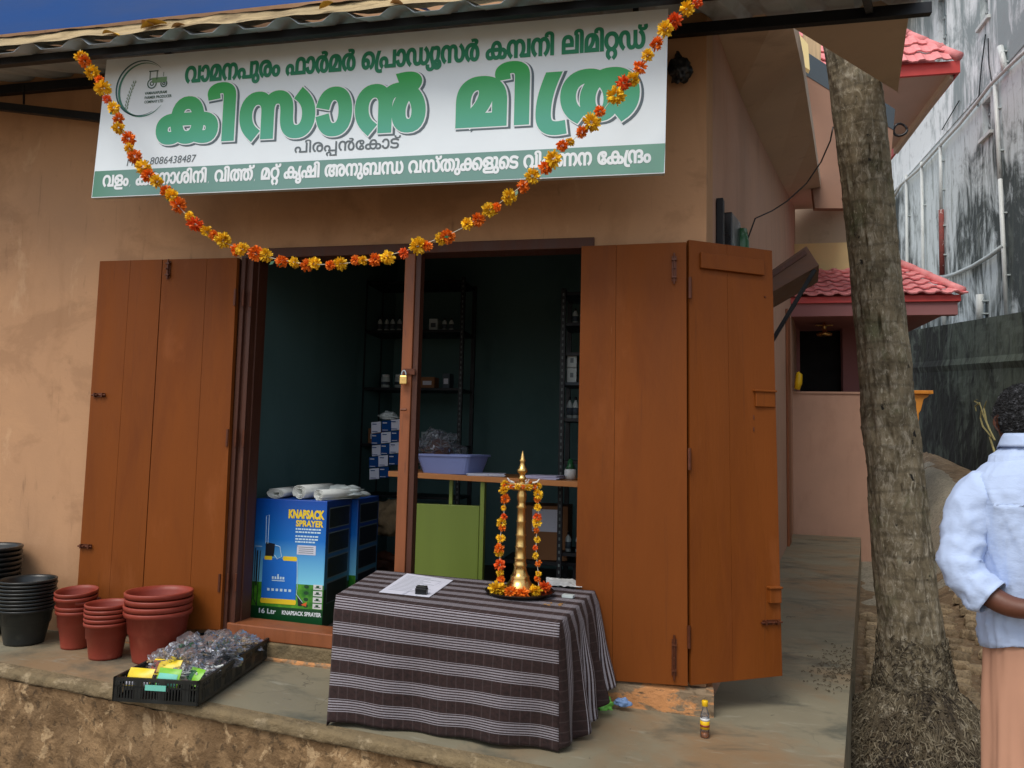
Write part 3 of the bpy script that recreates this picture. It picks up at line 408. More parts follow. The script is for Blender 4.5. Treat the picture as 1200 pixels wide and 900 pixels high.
 118: (736, [[495,-12,1,432,-12,0,343,41,0,297,144,0,297,217,1,297,275,0,333,374,0,398,462,0,440,501,1,469,532,1,498,558,0,540,616,0,540,651,1,540,678,0,504,720,0,462,720,1,440,720,0,400,714,0,387,709,1,368,778,1,385,783,0,443,792,0,475,792,1,535,792,0,601,749,0,627,691,0,627,668,1,627,616,0,574,534,0,527,491,1,507,464,1,465,429,0,411,348,0,385,261,0,385,215,1,385,154,0,416,85,0,467,58,0,496,58,1,551,58,0,608,137,0,608,215,1,608,254,0,590,331,0,554,400,0,499,456,0,462,473,1,438,484,0,384,495,0,352,495,1,280,495,0,180,436,0,128,335,0,128,273,1,128,221,0,158,139,0,213,77,0,250,54,1,200,-9,1,157,16,0,84,95,0,39,206,0,39,277,1,39,339,0,80,444,0,159,522,0,276,566,0,351,566,1,396,566,0,473,550,0,507,533,1,512,531,0,522,526,0,526,523,1,585,490,0,661,391,0,697,277,0,697,221,1,697,112,0,593,-12,0]]),
 160: (243, [[-53,-67,1,-54,-74,0,-56,-90,0,-56,-98,1,-56,-121,0,-40,-169,0,4,-200,0,45,-200,1,99,-200,0,148,-144,0,148,-95,1,148,-70,0,138,-21,0,115,42,0,96,88,1,77,135,0,45,239,0,45,300,1,45,365,0,88,499,0,119,554,1,210,554,1,183,507,0,149,425,0,133,347,0,133,305,1,133,248,0,162,152,0,180,106,1,194,73,0,219,6,0,235,-62,0,235,-96,1,235,-185,0,127,-270,0,45,-270,1,-45,-270,0,-144,-174,0,-144,-97,1,-144,-86,0,-142,-67,0,-141,-60,1]]),
 162: (244, [[251,554,1,210,465,0,157,300,0,131,145,0,131,70,1,131,3,0,162,-77,0,226,-112,0,273,-112,1,286,-112,0,315,-109,0,333,-106,1,342,-179,1,315,-183,0,276,-185,0,254,-185,1,182,-185,0,89,-125,0,44,-11,0,44,68,1,44,147,0,72,307,0,124,471,0,160,554,1]]),
 163: (1506, [[523,566,1,603,566,0,706,491,0,756,362,0,756,279,1,756,185,0,700,55,0,596,-12,0,524,-12,1,470,-12,0,383,25,0,352,62,1,321,99,0,288,208,0,288,279,1,288,413,0,414,566,0],
  [523,496,1,447,496,0,374,388,0,374,278,1,374,204,0,407,106,0,473,58,0,521,58,1,570,58,0,636,105,0,670,203,0,670,278,1,670,353,0,637,450,0,571,496,0],
  [216,-12,1,126,-12,0,32,76,0,32,152,1,32,199,0,74,268,0,109,288,1,133,302,0,192,320,0,275,328,0,333,328,1,961,328,1,1014,328,0,1086,315,0,1137,290,0,1156,271,1,1177,249,0,1199,189,0,1199,151,1,1199,76,0,1107,-12,0,1024,-12,1,968,-12,0,880,35,0,830,131,0,830,204,1,830,225,0,834,269,0,836,288,1,837,293,0,838,302,0,839,307,1,853,370,0,913,466,0,998,532,0,1104,566,0,1165,566,1,1242,566,0,1356,522,0,1430,444,0,1467,340,0,1467,281,1,1467,211,0,1425,102,0,1353,20,0,1306,-9,1,1257,54,1,1290,74,0,1345,134,0,1378,218,0,1378,271,1,1378,337,0,1329,437,0,1233,494,0,1162,494,1,1104,494,0,1007,450,0,938,365,0,922,305,1,921,300,0,920,289,0,918,284,1,915,266,0,911,224,0,911,206,1,911,154,0,938,87,0,989,56,0,1026,56,1,1067,56,0,1116,100,0,1116,148,1,1116,174,0,1101,212,0,1087,225,1,1068,243,0,1005,258,0,946,258,1,331,258,1,260,258,0,185,247,0,157,229,1,139,218,0,118,180,0,118,154,1,118,121,0,143,78,0,189,58,0,219,58,1,251,58,0,316,79,0,352,106,1,402,52,1,372,30,0,314,2,0,253,-12,0]]),
 196: (1759, [[351,566,1,400,566,0,484,545,0,527,522,1,549,503,1,619,463,0,711,315,0,711,219,1,711,148,0,664,44,0,574,-12,0,509,-12,1,443,-12,0,351,44,0,303,148,0,303,219,1,303,285,0,347,392,0,423,476,0,471,504,1,486,520,1,530,545,0,621,566,0,661,566,1,719,566,0,808,535,0,872,478,0,892,439,1,894,407,1,922,278,1,922,0,1,836,0,1,836,270,1,836,349,0,809,434,0,775,461,1,751,481,0,695,497,0,655,497,1,635,497,0,587,491,0,562,482,1,531,467,1,493,449,0,429,379,0,391,282,0,391,221,1,391,157,0,424,86,0,477,58,0,507,58,1,539,58,0,591,85,0,623,156,0,623,221,1,623,277,0,585,377,0,519,453,0,475,473,1,454,483,1,431,491,0,387,497,0,360,497,1,284,497,0,180,438,0,128,337,0,128,273,1,128,221,0,158,139,0,213,77,0,250,54,1,200,-9,1,157,16,0,84,95,0,39,206,0,39,277,1,39,339,0,80,444,0,159,522,0,276,566,0],
  [1104,566,1,1157,566,0,1237,547,0,1276,524,1,1301,504,1,1367,463,0,1456,317,0,1456,219,1,1456,148,0,1409,44,0,1318,-12,0,1252,-12,1,1187,-12,0,1095,44,0,1048,148,0,1048,219,1,1048,285,0,1092,392,0,1168,475,0,1216,504,1,1231,520,1,1275,545,0,1368,566,0,1423,566,1,1498,566,0,1609,522,0,1683,444,0,1720,340,0,1720,281,1,1720,211,0,1678,102,0,1606,20,0,1559,-9,1,1509,54,1,1542,74,0,1597,133,0,1631,216,0,1631,271,1,1631,334,0,1582,437,0,1485,497,0,1413,497,1,1383,497,0,1332,491,0,1307,482,1,1276,467,1,1238,449,0,1174,379,0,1136,282,0,1136,221,1,1136,157,0,1169,86,0,1222,58,0,1252,58,1,1283,58,0,1335,86,0,1368,157,0,1368,221,1,1368,278,0,1334,375,0,1273,450,0,1232,471,1,1208,482,1,1195,487,0,1167,493,0,1134,497,0,1112,497,1,1059,497,0,992,471,0,972,450,1,947,425,0,922,352,0,922,289,1,922,40,1,845,40,1,845,209,1,869,454,1,894,486,0,957,537,0,1044,566,0]]),
 201: (954, [[288,566,1,333,566,0,399,543,0,450,495,0,472,456,1,498,268,1,498,0,1,412,0,1,412,292,1,412,349,0,404,414,0,390,436,1,373,465,0,321,494,0,284,494,1,238,494,0,167,441,0,127,350,0,127,292,1,127,232,0,160,142,0,214,78,0,247,55,1,189,-8,1,146,27,0,78,110,0,39,219,0,39,292,1,39,373,0,100,496,0,212,566,0],
  [692,566,1,761,566,0,855,525,0,904,455,0,904,411,1,904,379,0,883,328,0,838,289,0,802,274,1,798,280,1,856,264,0,915,191,0,915,141,1,915,70,0,820,-11,0,736,-11,1,705,-11,0,658,-4,0,638,0,1,656,69,1,676,65,0,707,59,0,726,59,1,776,59,0,828,98,0,828,144,1,828,163,0,814,197,0,798,210,1,782,224,0,733,240,0,680,240,1,655,240,1,655,310,1,680,310,1,718,310,0,776,324,0,793,341,1,805,352,0,817,383,0,817,403,1,817,448,0,749,494,0,692,494,1,644,494,0,573,465,0,550,440,1,534,423,0,511,376,0,498,302,0,498,243,1,498,80,1,421,80,1,421,243,1,453,436,1,472,473,0,540,532,0,635,566,0]]),
 202: (1551, [[627,566,1,671,566,0,743,537,0,768,507,1,782,491,0,805,447,0,819,369,0,819,303,1,819,279,1,732,265,1,732,295,1,732,365,0,717,439,0,699,460,1,686,477,0,645,494,0,615,494,1,587,494,0,545,474,0,531,457,1,514,436,0,498,371,0,498,309,1,498,0,1,412,0,1,412,292,1,412,348,0,404,414,0,390,436,1,373,465,0,320,494,0,284,494,1,238,494,0,167,441,0,127,350,0,127,292,1,127,232,0,160,142,0,214,78,0,247,55,1,189,-8,1,146,27,0,78,110,0,39,219,0,39,292,1,39,368,0,97,492,0,208,566,0,288,566,1,353,566,0,431,515,0,459,472,1,454,473,1,482,520,0,568,566,0],
  [924,-12,1,880,-12,0,808,17,0,783,47,1,770,63,0,746,107,0,732,185,0,732,251,1,732,273,1,819,288,1,819,259,1,819,189,0,834,115,0,852,94,1,866,78,0,906,60,0,936,60,1,964,60,0,1006,80,0,1020,97,1,1037,118,0,1053,184,0,1053,245,1,1053,554,1,1139,554,1,1139,262,1,1139,206,0,1148,141,0,1161,118,1,1178,89,0,1231,60,0,1267,60,1,1313,60,0,1384,113,0,1424,205,0,1424,263,1,1424,324,0,1392,413,0,1337,478,0,1304,500,1,1362,563,1,1405,528,0,1473,445,0,1512,336,0,1512,263,1,1512,187,0,1454,62,0,1343,-12,0,1263,-12,1,1198,-12,0,1120,39,0,1092,82,1,1097,81,1,1069,34,0,983,-12,0]]),
 208: (896, [[335,-57,1,389,-57,0,458,-95,0,490,-153,0,490,-185,1,490,-208,0,478,-247,0,469,-259,1,439,-249,1,739,-249,1,739,68,1,825,68,1,825,-318,1,409,-318,1,387,-266,1,399,-253,0,417,-222,0,417,-196,1,417,-164,0,376,-123,0,335,-123,1,295,-123,0,253,-164,0,253,-192,1,253,-216,0,275,-255,0,297,-271,1,251,-320,1,221,-297,0,180,-235,0,180,-192,1,180,-152,0,218,-92,0,287,-57,0],
  [229,346,1,297,346,0,384,295,0,427,216,0,427,173,1,427,133,0,401,71,0,382,57,1,357,70,1,739,70,1,739,554,1,825,554,1,825,0,1,328,0,1,299,52,1,319,72,0,343,121,0,343,158,1,343,212,0,285,276,0,229,276,1,194,276,0,143,245,0,116,195,0,116,164,1,116,130,0,144,74,0,175,51,1,129,-7,1,87,24,0,32,109,0,32,166,1,32,219,0,81,300,0,170,346,0]]),
 216: (1195, [[288,566,1,334,566,0,400,539,0,446,494,0,462,465,1,449,466,1,480,518,0,566,566,0,630,566,1,707,566,0,815,493,0,872,369,0,872,292,1,872,236,0,848,152,0,810,88,0,787,61,1,791,0,1,711,0,1,675,54,1,703,81,0,752,144,0,784,230,0,784,292,1,784,350,0,746,441,0,676,494,0,629,494,1,588,494,0,535,465,0,519,436,1,506,414,0,498,350,0,498,291,1,498,0,1,412,0,1,412,291,1,412,348,0,404,414,0,390,436,1,373,465,0,321,494,0,284,494,1,238,494,0,167,441,0,127,350,0,127,292,1,127,232,0,160,142,0,214,78,0,247,55,1,189,-8,1,146,27,0,78,110,0,39,219,0,39,292,1,39,373,0,100,496,0,212,566,0],
  [1124,554,1,1124,0,1,740,0,1,766,70,1,1038,70,1,1038,554,1]]),
 220: (674, [[341,566,1,415,566,0,526,524,0,599,450,0,635,351,0,635,295,1,635,229,0,593,126,0,521,49,0,474,21,1,425,83,1,458,102,0,513,158,0,546,236,0,546,286,1,546,347,0,498,441,0,405,494,0,338,494,1,272,494,0,178,439,0,128,345,0,128,287,1,128,214,0,194,113,0,250,81,1,200,21,1,157,44,0,84,119,0,39,225,0,39,292,1,39,350,0,78,450,0,155,524,0,268,566,0],
  [338,55,1,411,55,0,508,0,0,557,-90,0,557,-145,1,557,-211,0,498,-304,0,454,-337,1,404,-284,1,437,-263,0,477,-197,0,477,-154,1,477,-113,0,445,-49,0,383,-12,0,338,-12,1,271,-12,0,198,-94,0,198,-151,1,198,-196,0,234,-259,0,270,-284,1,220,-337,1,181,-308,0,118,-217,0,118,-147,1,118,-92,0,168,0,0,266,55,0]]),
}
L1 = [55, 64, 48, 42, 44, 67, 50, 6, -1, 45, 64, 118, 48, 118, -1, 71, 162, 44, 64, 35, 160, 68, 58, 118, -1, 23, 216, 42, 65, -1, 52, 65, 48, 65, 220, 35, 77]
L2a=[23, 65, 58, 64, 117]
L2b=[48, 65, 162, 38]
L3=[44, 65, 50, 208, 117, 72, 23, 64, 33, 77]
L4=[55, 53, 6, -2, -1, 23, 66, 33, 42, 64, 56, 65, 42, 65, -2, -1, 55, 65, 196, 77, -2, -1, 48, 220, 77, -1, 23, 69, 57, 65, -1, 9, 42, 67, 46, 202, -1, 55, 58, 77, 38, 67, 163, 53, 67, 71, 33, -1, 55, 65, 44, 37, 42, -1, 72, 23, 162, 201, 6]
# ---------------------------------------------------------------- lettering
GL = {}
for gid, (a, b) in GLYPHS.items():
    cs = []
    for q in b:
        pts = [(q[i], q[i + 1], q[i + 2] == 1) for i in range(0, len(q), 3)]
        # quadratic outline -> polyline
        full = []
        for k, p in enumerate(pts):
            nx = pts[(k + 1) % len(pts)]
            full.append(p)
            if not p[2] and not nx[2]: full.append(((p[0] + nx[0]) / 2, (p[1] + nx[1]) / 2, True))
        s0 = next(k for k, p in enumerate(full) if p[2]); full = full[s0:] + full[:s0]
        out = []; k = 0
        while k < len(full):
            p = full[k]
            if p[2]: out.append((p[0], p[1])); k += 1
            else:
                p0 = out[-1]; p2 = full[(k + 1) % len(full)]
                for t in (.33, .67): out.append(((1 - t) ** 2 * p0[0] + 2 * t * (1 - t) * p[0] + t * t * p2[0], (1 - t) ** 2 * p0[1] + 2 * t * (1 - t) * p[1] + t * t * p2[1]))
                k += 1
        cs.append(out)
    GL[gid] = (a, cs)
XH = max(p[1] for c in GL[23][1] for p in c)
# the comma
GL[-2] = (260, [[(90, 110), (180, 110), (180, 0), (120, -120), (70, -120), (110, 0), (90, 0)][::-1]])

def shapes(seq, x0, x1, z0, h, track=0):
    """glyph outlines as closed polylines laid from x0 to x1 on base line z0 with body height h"""
    adv = 0; res = []
    for g in seq:
        if g == -1: adv += 330; continue
        a, cs = GL[g]
        for c in cs: res.append([(x + adv, y) for x, y in c])
        adv += a + track
    adv -= track
    sx = (x1 - x0) / adv; sz = h / XH
    def sq(y): return XH + (y - XH) * .62 if y > XH else (y * .85 if y < 0 else y)     # squat marks above and below the body height
    return [[(x0 + x * sx, z0 + sq(y) * sz) for x, y in c] for c in res]
def grow(c, d):
    """move a contour outwards (its filled side is on the right hand) by d"""
    c = [p for i, p in enumerate(c) if math.hypot(p[0] - c[i - 1][0], p[1] - c[i - 1][1]) > 1e-6]
    n = len(c); out = []
    for i in range(n):
        a, b, q = c[i - 1], c[i], c[(i + 1) % n]
        e1 = Vector((b[0] - a[0], b[1] - a[1])).normalized(); e2 = Vector((q[0] - b[0], q[1] - b[1])).normalized()
        n1 = Vector((-e1.y, e1.x)); n2 = Vector((-e2.y, e2.x)); s = n1 + n2
        if s.length < .3: s = n1
        s.normalize(); k = d / max(.5, s.dot(n1)); out.append((b[0] + s.x * k, b[1] + s.y * k))
    return out
def fill(contours, place, mb, mi=0):
    """triangulate with the non-zero rule; place(x, z) -> 3D point"""
    groups = []                       # triangulate clusters of overlapping contours separately
    bb = [(min(p[0] for p in c), max(p[0] for p in c)) for c in contours]
    order = sorted(range(len(contours)), key=lambda i: bb[i][0])
    cur = []; mx = -1e9
    for i in order:
        if cur and bb[i][0] > mx: groups.append(cur); cur = []
        cur.append(contours[i]); mx = max(mx, bb[i][1]) if len(cur) > 1 else bb[i][1]
    if cur: groups.append(cur)
    for g in groups:
        pts = []; ed = []
        for c in g:
            o = len(pts); pts += [Vector(p) for p in c]; ed += [(o + i, o + (i + 1) % len(c)) for i in range(len(c))]
        v, e, f, _, _, _ = geometry.delaunay_2d_cdt([p * 1000 for p in pts], ed, [], 0, 1e-4)
        v = [p / 1000 for p in v]; o = len(mb.v); used = []
        for t in f:
            cx = sum(v[i].x for i in t) / len(t); cy = sum(v[i].y for i in t) / len(t); wn = 0
            for c in g:
                for i in range(len(c)):
                    x1_, y1_ = c[i]; x2_, y2_ = c[(i + 1) % len(c)]
                    if (y1_ <= cy) != (y2_ <= cy):
                        xx = x1_ + (cy - y1_) / (y2_ - y1_) * (x2_ - x1_)
                        if xx > cx: wn += 1 if y2_ > y1_ else -1
            if wn: used.append(t)
        mb.v += [Vector(place(p.x, p.y)) for p in v]
        for t in used: mb.f.append([o + i for i in t]); mb.m.append(mi)
    return mb
def latin(name, txt, size, mat, parent, origin, right, up, bold=0, width=None, align='LEFT', extr=0.0004, italic=0):
    cu = bpy.data.curves.new(name, 'FONT'); cu.body = txt; cu.size = size; cu.offset = bold; cu.extrude = 0; cu.align_x = align; cu.shear = italic; cu.resolution_u = 3
    o = bpy.data.objects.new(name, cu); COL.objects.link(o)
    me = bpy.data.meshes.new_from_object(o.evaluated_get(bpy.context.evaluated_depsgraph_get()))
    bpy.data.objects.remove(o); bpy.data.curves.remove(cu); me.name = name
    right = Vector(right).normalized(); up = Vector(up).normalized(); origin = Vector(origin); base = world_loc(parent)
    xs = [v.co.x for v in me.vertices] or [0, 1]; k = width / (max(xs) - min(xs)) if width else 1
    for v in me.vertices: v.co = origin + right * v.co.x * k + up * v.co.y - base
    me.materials.clear(); me.materials.append(mat); me.update()
    q = bpy.data.objects.new(name, me); COL.objects.link(q); q.parent = parent
    return q

# ---------------------------------------------------------------- ground, path, slope behind
sdir = Vector((.207, 1, 0)).normalized(); snrm = Vector((sdir.y, -sdir.x, 0))   # direction of the side wall and of the passage
def gz(x, y):
    t = max(0, min(1, (x - (1.15 + .247 * y)) / .9)); t = t * t * (3 - 2 * t)
    z = -.40 if y < 2 else -.40 + (y - 2) * .155 * t
    z = min(z, 2.6)
    return z + .012 * noise.noise(Vector((x * 3, y * 3, 0)))
mb = MB()
xs = [-60, -25, -8, -4] + [-3 + i * .25 for i in range(48)] + [10, 25, 60]; ys = [-60, -25, -8, -3, -2] + [-1.5 + i * .25 for i in range(64)] + [16, 22, 40, 90]
for y in ys:
    for x in xs: mb.v.append(Vector((x, y, gz(x, y))))
nx = len(xs)
for j in range(len(ys) - 1):
    for i in range(nx - 1): mb.f.append([j * nx + i, j * nx + i + 1, (j + 1) * nx + i + 1, (j + 1) * nx + i]); mb.m.append(0)
struct(mb.build('ground', M['soil'], smooth=True))
mb = MB()
def pathpt(u, v):
    y = 4.6 + v * 12.4; x0 = 2.0 + .12 * (y - 5) ; x1 = 4.75 + .02 * (y - 5)
    x = x0 + (x1 - x0) * u; w_ = min(1, u * 5, (1 - u) * 5, v * 9) + .5 * noise.noise(Vector((x * 1.5, y * 1.5, 4))); return (x, y, gz(x, y) - .02 + .05 * max(0, min(1, w_)) + .012 * noise.noise(Vector((x * 4, y * 4, 2))))
mb.grid(pathpt, 24, 90)
struct(mb.build('path', M['gravel'], smooth=True))
# verandah floor
def edgeY(x): return -.58 - .097 * (x + 3.02)
PR = lambda y: .68 + (y + .46) * .247             # right edge of the floor
mb = MB(); mk_ = []
xs = [-7, -5.5, -4.5, -4, -3.5, -3, -2.5, -2, -1.5, -1, -.5, 0, .19]
for i in range(len(xs) - 1):
    a, b = xs[i], xs[i + 1]
    mb.prism([(a, edgeY(a), -.75), (b, edgeY(b), -.75), (b, .3, -.75), (a, .3, -.75)], (0, 0, .75))
    k = len(mb.v); 
    for j, xx in ((4, a), (5, b), (6, b), (7, a)): mb.v[k - 8 + j].z = zf(xx)
mb.prism([(.19, edgeY(.19), -.75), (.56, edgeY(.56), -.75), (PR(7.95), 7.95, -.75), (1.6, 8.0, -.75), (.19, .3, -.75)], (0, 0, .75))
fl = mb.build('verandah_floor', M['concrete'], fix=True); struct(fl)
# rough lip and mud-stained riser as geometry in front of it
mb = MB()
def riser(u, v):
    x = -7 + u * 7.6; z1 = zf(x) - .045; z = -.72 + v * (z1 + .72)
    d = .02 * noise.noise(Vector((x * 4, 0, z * 5))) + .012 * noise.noise(Vector((x * 16, 1, z * 18)))
    return (x, edgeY(x) - .022 - d * (1 if v > .02 else 0), z)
mb.grid(riser, 420, 26); struct(mb.build('plinth_riser', M['kerb'], smooth=True))
mb = MB()
def lip(u, v):
    x = -7 + u * 7.62; t = v * math.pi * .5; e = .006 * noise.noise(Vector((x * 9, v, 3))) + .005 * noise.noise(Vector((x * 31, v * 3, 8)))
    return (x, edgeY(x) + .012 - (.052 + e) * math.cos((1 - v) * math.pi / 2 + 0) if v < .5 else edgeY(x) + .012 - (.052 + e) * math.sin(v * math.pi * .5 + math.pi * .0) * (1 if v < .99 else 1), zf(x) + .003 - (.055 + e) * v ** 1.5)
def lip(u, v):
    x = -7 + u * 7.62; e = .005 * noise.noise(Vector((x * 9, v, 3))) + .007 * noise.noise(Vector((x * 31, v * 3, 8)))
    prof = [(.03, .004), (-.028, .003), (-.038, -.005), (-.041, -.02), (-.038, -.038), (-.0, -.044)]
    k = min(4, int(v * 5)); t = v * 5 - k; a, b = prof[k], prof[min(5, k + 1)]
    return (x, edgeY(x) + a[0] + (b[0] - a[0]) * t - (e if k else 0), zf(x) + a[1] + (b[1] - a[1]) * t)
mb.grid(lip, 420, 10); struct(mb.build('floor_edge', M['lip'], smooth=True))

# ---------------------------------------------------------------- the shop building
shop = thing('shop_building', 'orange-tan plastered shop with brown folding doors standing open', 'shop')
XL, XR, ZT = -2.26, -.345, 2.228
mb = MB()
mb.box(-7, XL, 0, .2, -.1, 3.7); mb.box(XL, XR, 0, .2, ZT, 3.7); mb.box(XR, .0, 0, .2, -.1, 3.7)
mb.prism([(.0, 0, -.1), (.19, 0, -.1), (.19 + .207 * .2, .2, -.1), (.0, .2, -.1)], (0, 0, 3.8))
mb.build('front_wall', M['wall'], shop)
# side wall under the sloping soffit
top = [(.2, 3.42), (1.4, 3.585), (2.14, 3.72), (5, 4.34), (7.27, 4.86), (9.6, 5.36)]
a0 = Vector((.19, 0, 0)); mb = MB()
poly = [a0 + sdir * (.2 / sdir.y) + Vector((0, 0, -.3))] + [a0 + sdir * (9.6 / sdir.y) + Vector((0, 0, -.3))] + [a0 + sdir * (y / sdir.y) + Vector((0, 0, z + .05)) for y, z in reversed(top)]
mb.prism(poly, -snrm * .2); mb.build('side_wall', M['pwall'], shop)
# the sloping soffit over the passage
mb = MB()
L = [a0 + sdir * (y / sdir.y) + Vector((0, 0, z)) for y, z in top]
n_ = Vector((0, -.21, 1)); p_ = (0, 0, 3.37)
Rt = [on(921, -6, p_, n_), on(937, 66, p_, n_), on(942, 90, p_, n_), on(953, 160, p_, n_), on(962, 222, p_, n_), on(1003, 243, p_, n_)]
for i in range(5): mb.hexa([L[i], Rt[i], Rt[i + 1], L[i + 1]] + [q + Vector((0, 0, .14)) for q in (L[i], Rt[i], Rt[i + 1], L[i + 1])])
mb.build('sloping_soffit', M['soffit'], shop)
mb = MB(); e0 = Yp(925, 243, 9.75); e1 = Yp(1010, 243, 9.75); e2 = Yp(1010, 286, 9.75); e3 = Yp(925, 286, 9.75)
mb.prism([e0, e1, e2, e3], (0, .2, 0)); mb.build('end_beam', M['soffit'], shop)
# lintel, frame, threshold
mb = MB(); mb.box(XL, XR + .0, -.012, .11, ZT - .055, ZT - .002); mb.build('door_frame_head', M['jamb'], shop, bevel=.003)
mb = MB(); mb.box(XL + .002, XL + .07, -.014, .12, .15, ZT - .057); mb.box(XL + .07, XL + .085, .03, .12, .15, ZT - .057); mb.build('door_frame_jamb', M['jamb'], shop, bevel=.003)
mb = MB(); mb.box(XR - .06, XR - .002, .0, .12, .15, ZT - .057); mb.build('door_frame_jamb', M['jamb'], shop, bevel=.003)
mb = MB(); mb.hexa([(XL, -.03, .172), (XR, -.03, .115), (XR, .12, .115), (XL, .12, .172), (XL, -.03, .245), (XR, -.03, .185), (XR, .12, .185), (XL, .12, .245)]); mb.build('threshold_plank', M['post'], shop, bevel=.006)
mb = MB(); mb.hexa([(XL - .0, -.045, -.05), (XR, -.045, -.05), (XR, .16, -.05), (XL, .16, -.05), (XL, -.045, .170), (XR, -.045, .113), (XR, .16, .113), (XL, .16, .170)]); mb.build('threshold_step', M['lip'], shop, bevel=.006)
def ledge(u, v):
    x = XL - .9 + u * (.225 - XL + .9); zt = .085 if x < XR - .05 else .118
    zt = zf(x) + (.03 if x < XR - .05 else .118)
    prof = [(.05, zt), (-.035, zt - .004), (-.055, zt - .02), (-.058, zf(x) - .02)]
    k = min(2, int(v * 3)); t = v * 3 - k; a, b = prof[k], prof[k + 1]; e = .007 * noise.noise(Vector((x * 7, v * 4, 1)))
    return (min(x, .222), a[0] + (b[0] - a[0]) * t + e, a[1] + (b[1] - a[1]) * t)
mb = MB(); mb.grid(ledge, 260, 12); mb.box(.19, .222, -.05, .2, -.05, .117); mb.build('wall_base_ledge', M['ledge'], shop, smooth=False)
# middle post, an edge-on leaf with the lock
mb = MB(); mb.box(-1.32, -1.265, -.02, .03, .19, ZT - .057); mb.build('middle_post', M['post'], shop, bevel=.004)
mb = MB(); mb.box(-1.263, -1.235, -.01, .05, .19, ZT - .058); mb.build('post_rebate', M['jamb'], shop, bevel=.002)

def bolt(parent, p, horiz=True, n=(0, -1, 0), L_=.07):
    mb = MB(); p = Vector(p); n = Vector(n); d = Vector((n.y * -1, n.x, 0)) if horiz else Vector((0, 0, 1)); s = Vector((0, 0, 1)) if horiz else Vector((-n.y, n.x, 0))
    mb.bar(p - d * L_ * .5 + n * .003, p + d * L_ * .5 + n * .003, .022, .004, up=n)
    mb.tube([p - d * L_ * .62 + n * .010, p + d * L_ * .62 + n * .010], .0048, 8)
    mb.tube([p + n * .010, p + n * .028], .004, 6)
    for k in (-.35, .35): mb.bar(p + d * L_ * k - s * .011 + n * .01, p + d * L_ * k + s * .011 + n * .01, .008, .016, up=n)
    return mb.build('bolt', M['steel'], parent)
def leaf(corners, nplank, parent=shop, thick=.034, nrm=(0, -1, 0), seams=None, label=None):
    """a door leaf: two ledgers behind, planks in front. corners: bl, br, tr, tl on the front face"""
    bl, br, tr, tl = [Vector(c) for c in corners]; nr = Vector(nrm).normalized()
    def q(u, v): return (bl * (1 - u) + br * u) * (1 - v) + (tl * (1 - u) + tr * u) * v
    mb = MB(); mb.prism([q(.004, .003) - nr * (thick - .008), q(.996, .003) - nr * (thick - .008), q(.996, .997) - nr * (thick - .008), q(.004, .997) - nr * (thick - .008)], -nr * .008)
    lf = mb.build('door_leaf', M['door'], parent)
    for v0, v1 in ((.08, .14), (.48, .54), (.88, .94)):
        mb = MB(); mb.prism([q(.04, v0) - nr * thick, q(.96, v0) - nr * thick, q(.96, v1) - nr * thick, q(.04, v1) - nr * thick], -nr * .008); mb.build('ledger', M['door'], lf)
    if label: lf['label'] = label
    us = seams or [i / nplank for i in range(nplank + 1)]
    for a, b in zip(us[:-1], us[1:]):
        g = .0005 / (br - bl).length; off = nr * random.uniform(-.0006, .0006)
        a2 = a + (g if a > 0 else 0); b2 = b - (g if b < 1 else 0)
        mb = MB(); mb.prism([q(a2, 0) + off, q(b2, 0) + off, q(b2, 1) + off, q(a2, 1) + off], -nr * (thick - .010))
        o = mb.build('plank', M['door'], lf, bevel=.0008)
    return lf, q
# left pair folded flat against the wall
lf, q = leaf([Yp(87.5, 733, -.05), Yp(164, 737, -.055), Yp(190, 304, -.055), Yp(117, 306, -.05)], 2, seams=[0, .5, 1])
bolt(lf, Yp(117, 463, -.052)); bolt(lf, Yp(101, 640, -.052))
lf2, q2 = leaf([Yp(165, 737, -.057), Yp(258, 738, -.06), Yp(278, 302, -.06), Yp(191, 304, -.057)], 2, seams=[0, .6, 1])
bolt(lf2, Yp(198, 316, -.06), False, L_=.09)
# edge-on leaves at the left jamb
for k, (x, y) in enumerate(((-2.268, -.055), (-2.232, -.035), (-2.195, -.02))):
    mb = MB(); mb.box(x - .012, x + .012, y, y + .04 + .02 * k, .205, 2.168); lf3 = mb.build('door_edge_strip', M['jamb'], shop, bevel=.003)
    for z in (.45, 1.2, 1.95):
        mb = MB(); mb.tube([(x + .012, y - .006, z - .045), (x + .012, y - .006, z + .045)], .007, 8); mb.build('hinge', M['steel'], lf3)
# right pair: one leaf against the wall, the other swung past the corner
lfA, qA = leaf([(-.405, -.062, .125), (.108, -.062, .132), (.095, -.062, 2.172), (-.402, -.062, 2.168)], 3, seams=[0, .34, 1])
bolt(lfA, Yp(733 + 57, 770, -.062), False, L_=.16)
bolt(lfA, Yp(790, 315, -.062), False, L_=.12)
B0 = Vector((.124, -.058, .135)); B1 = Vector((.545, .155, .15)); B2 = Vector((.505, .115, 2.165)); B3 = Vector((.108, -.055, 2.185))
nB = (B1 - B0).cross(B3 - B0).normalized(); nB = nB if nB.y < 0 else -nB
lfB, qB = leaf([B0, B1, B2, B3], 3, nrm=nB, seams=[0, .45, 1])
mb = MB(); mb.prism([qB(.12, .935) , qB(.88, .935), qB(.88, .972), qB(.12, .972)], nB * .018); mb.build('rail', M['door'], lfB, bevel=.003)
def onB(x, y): return on(x, y, B0, nB)
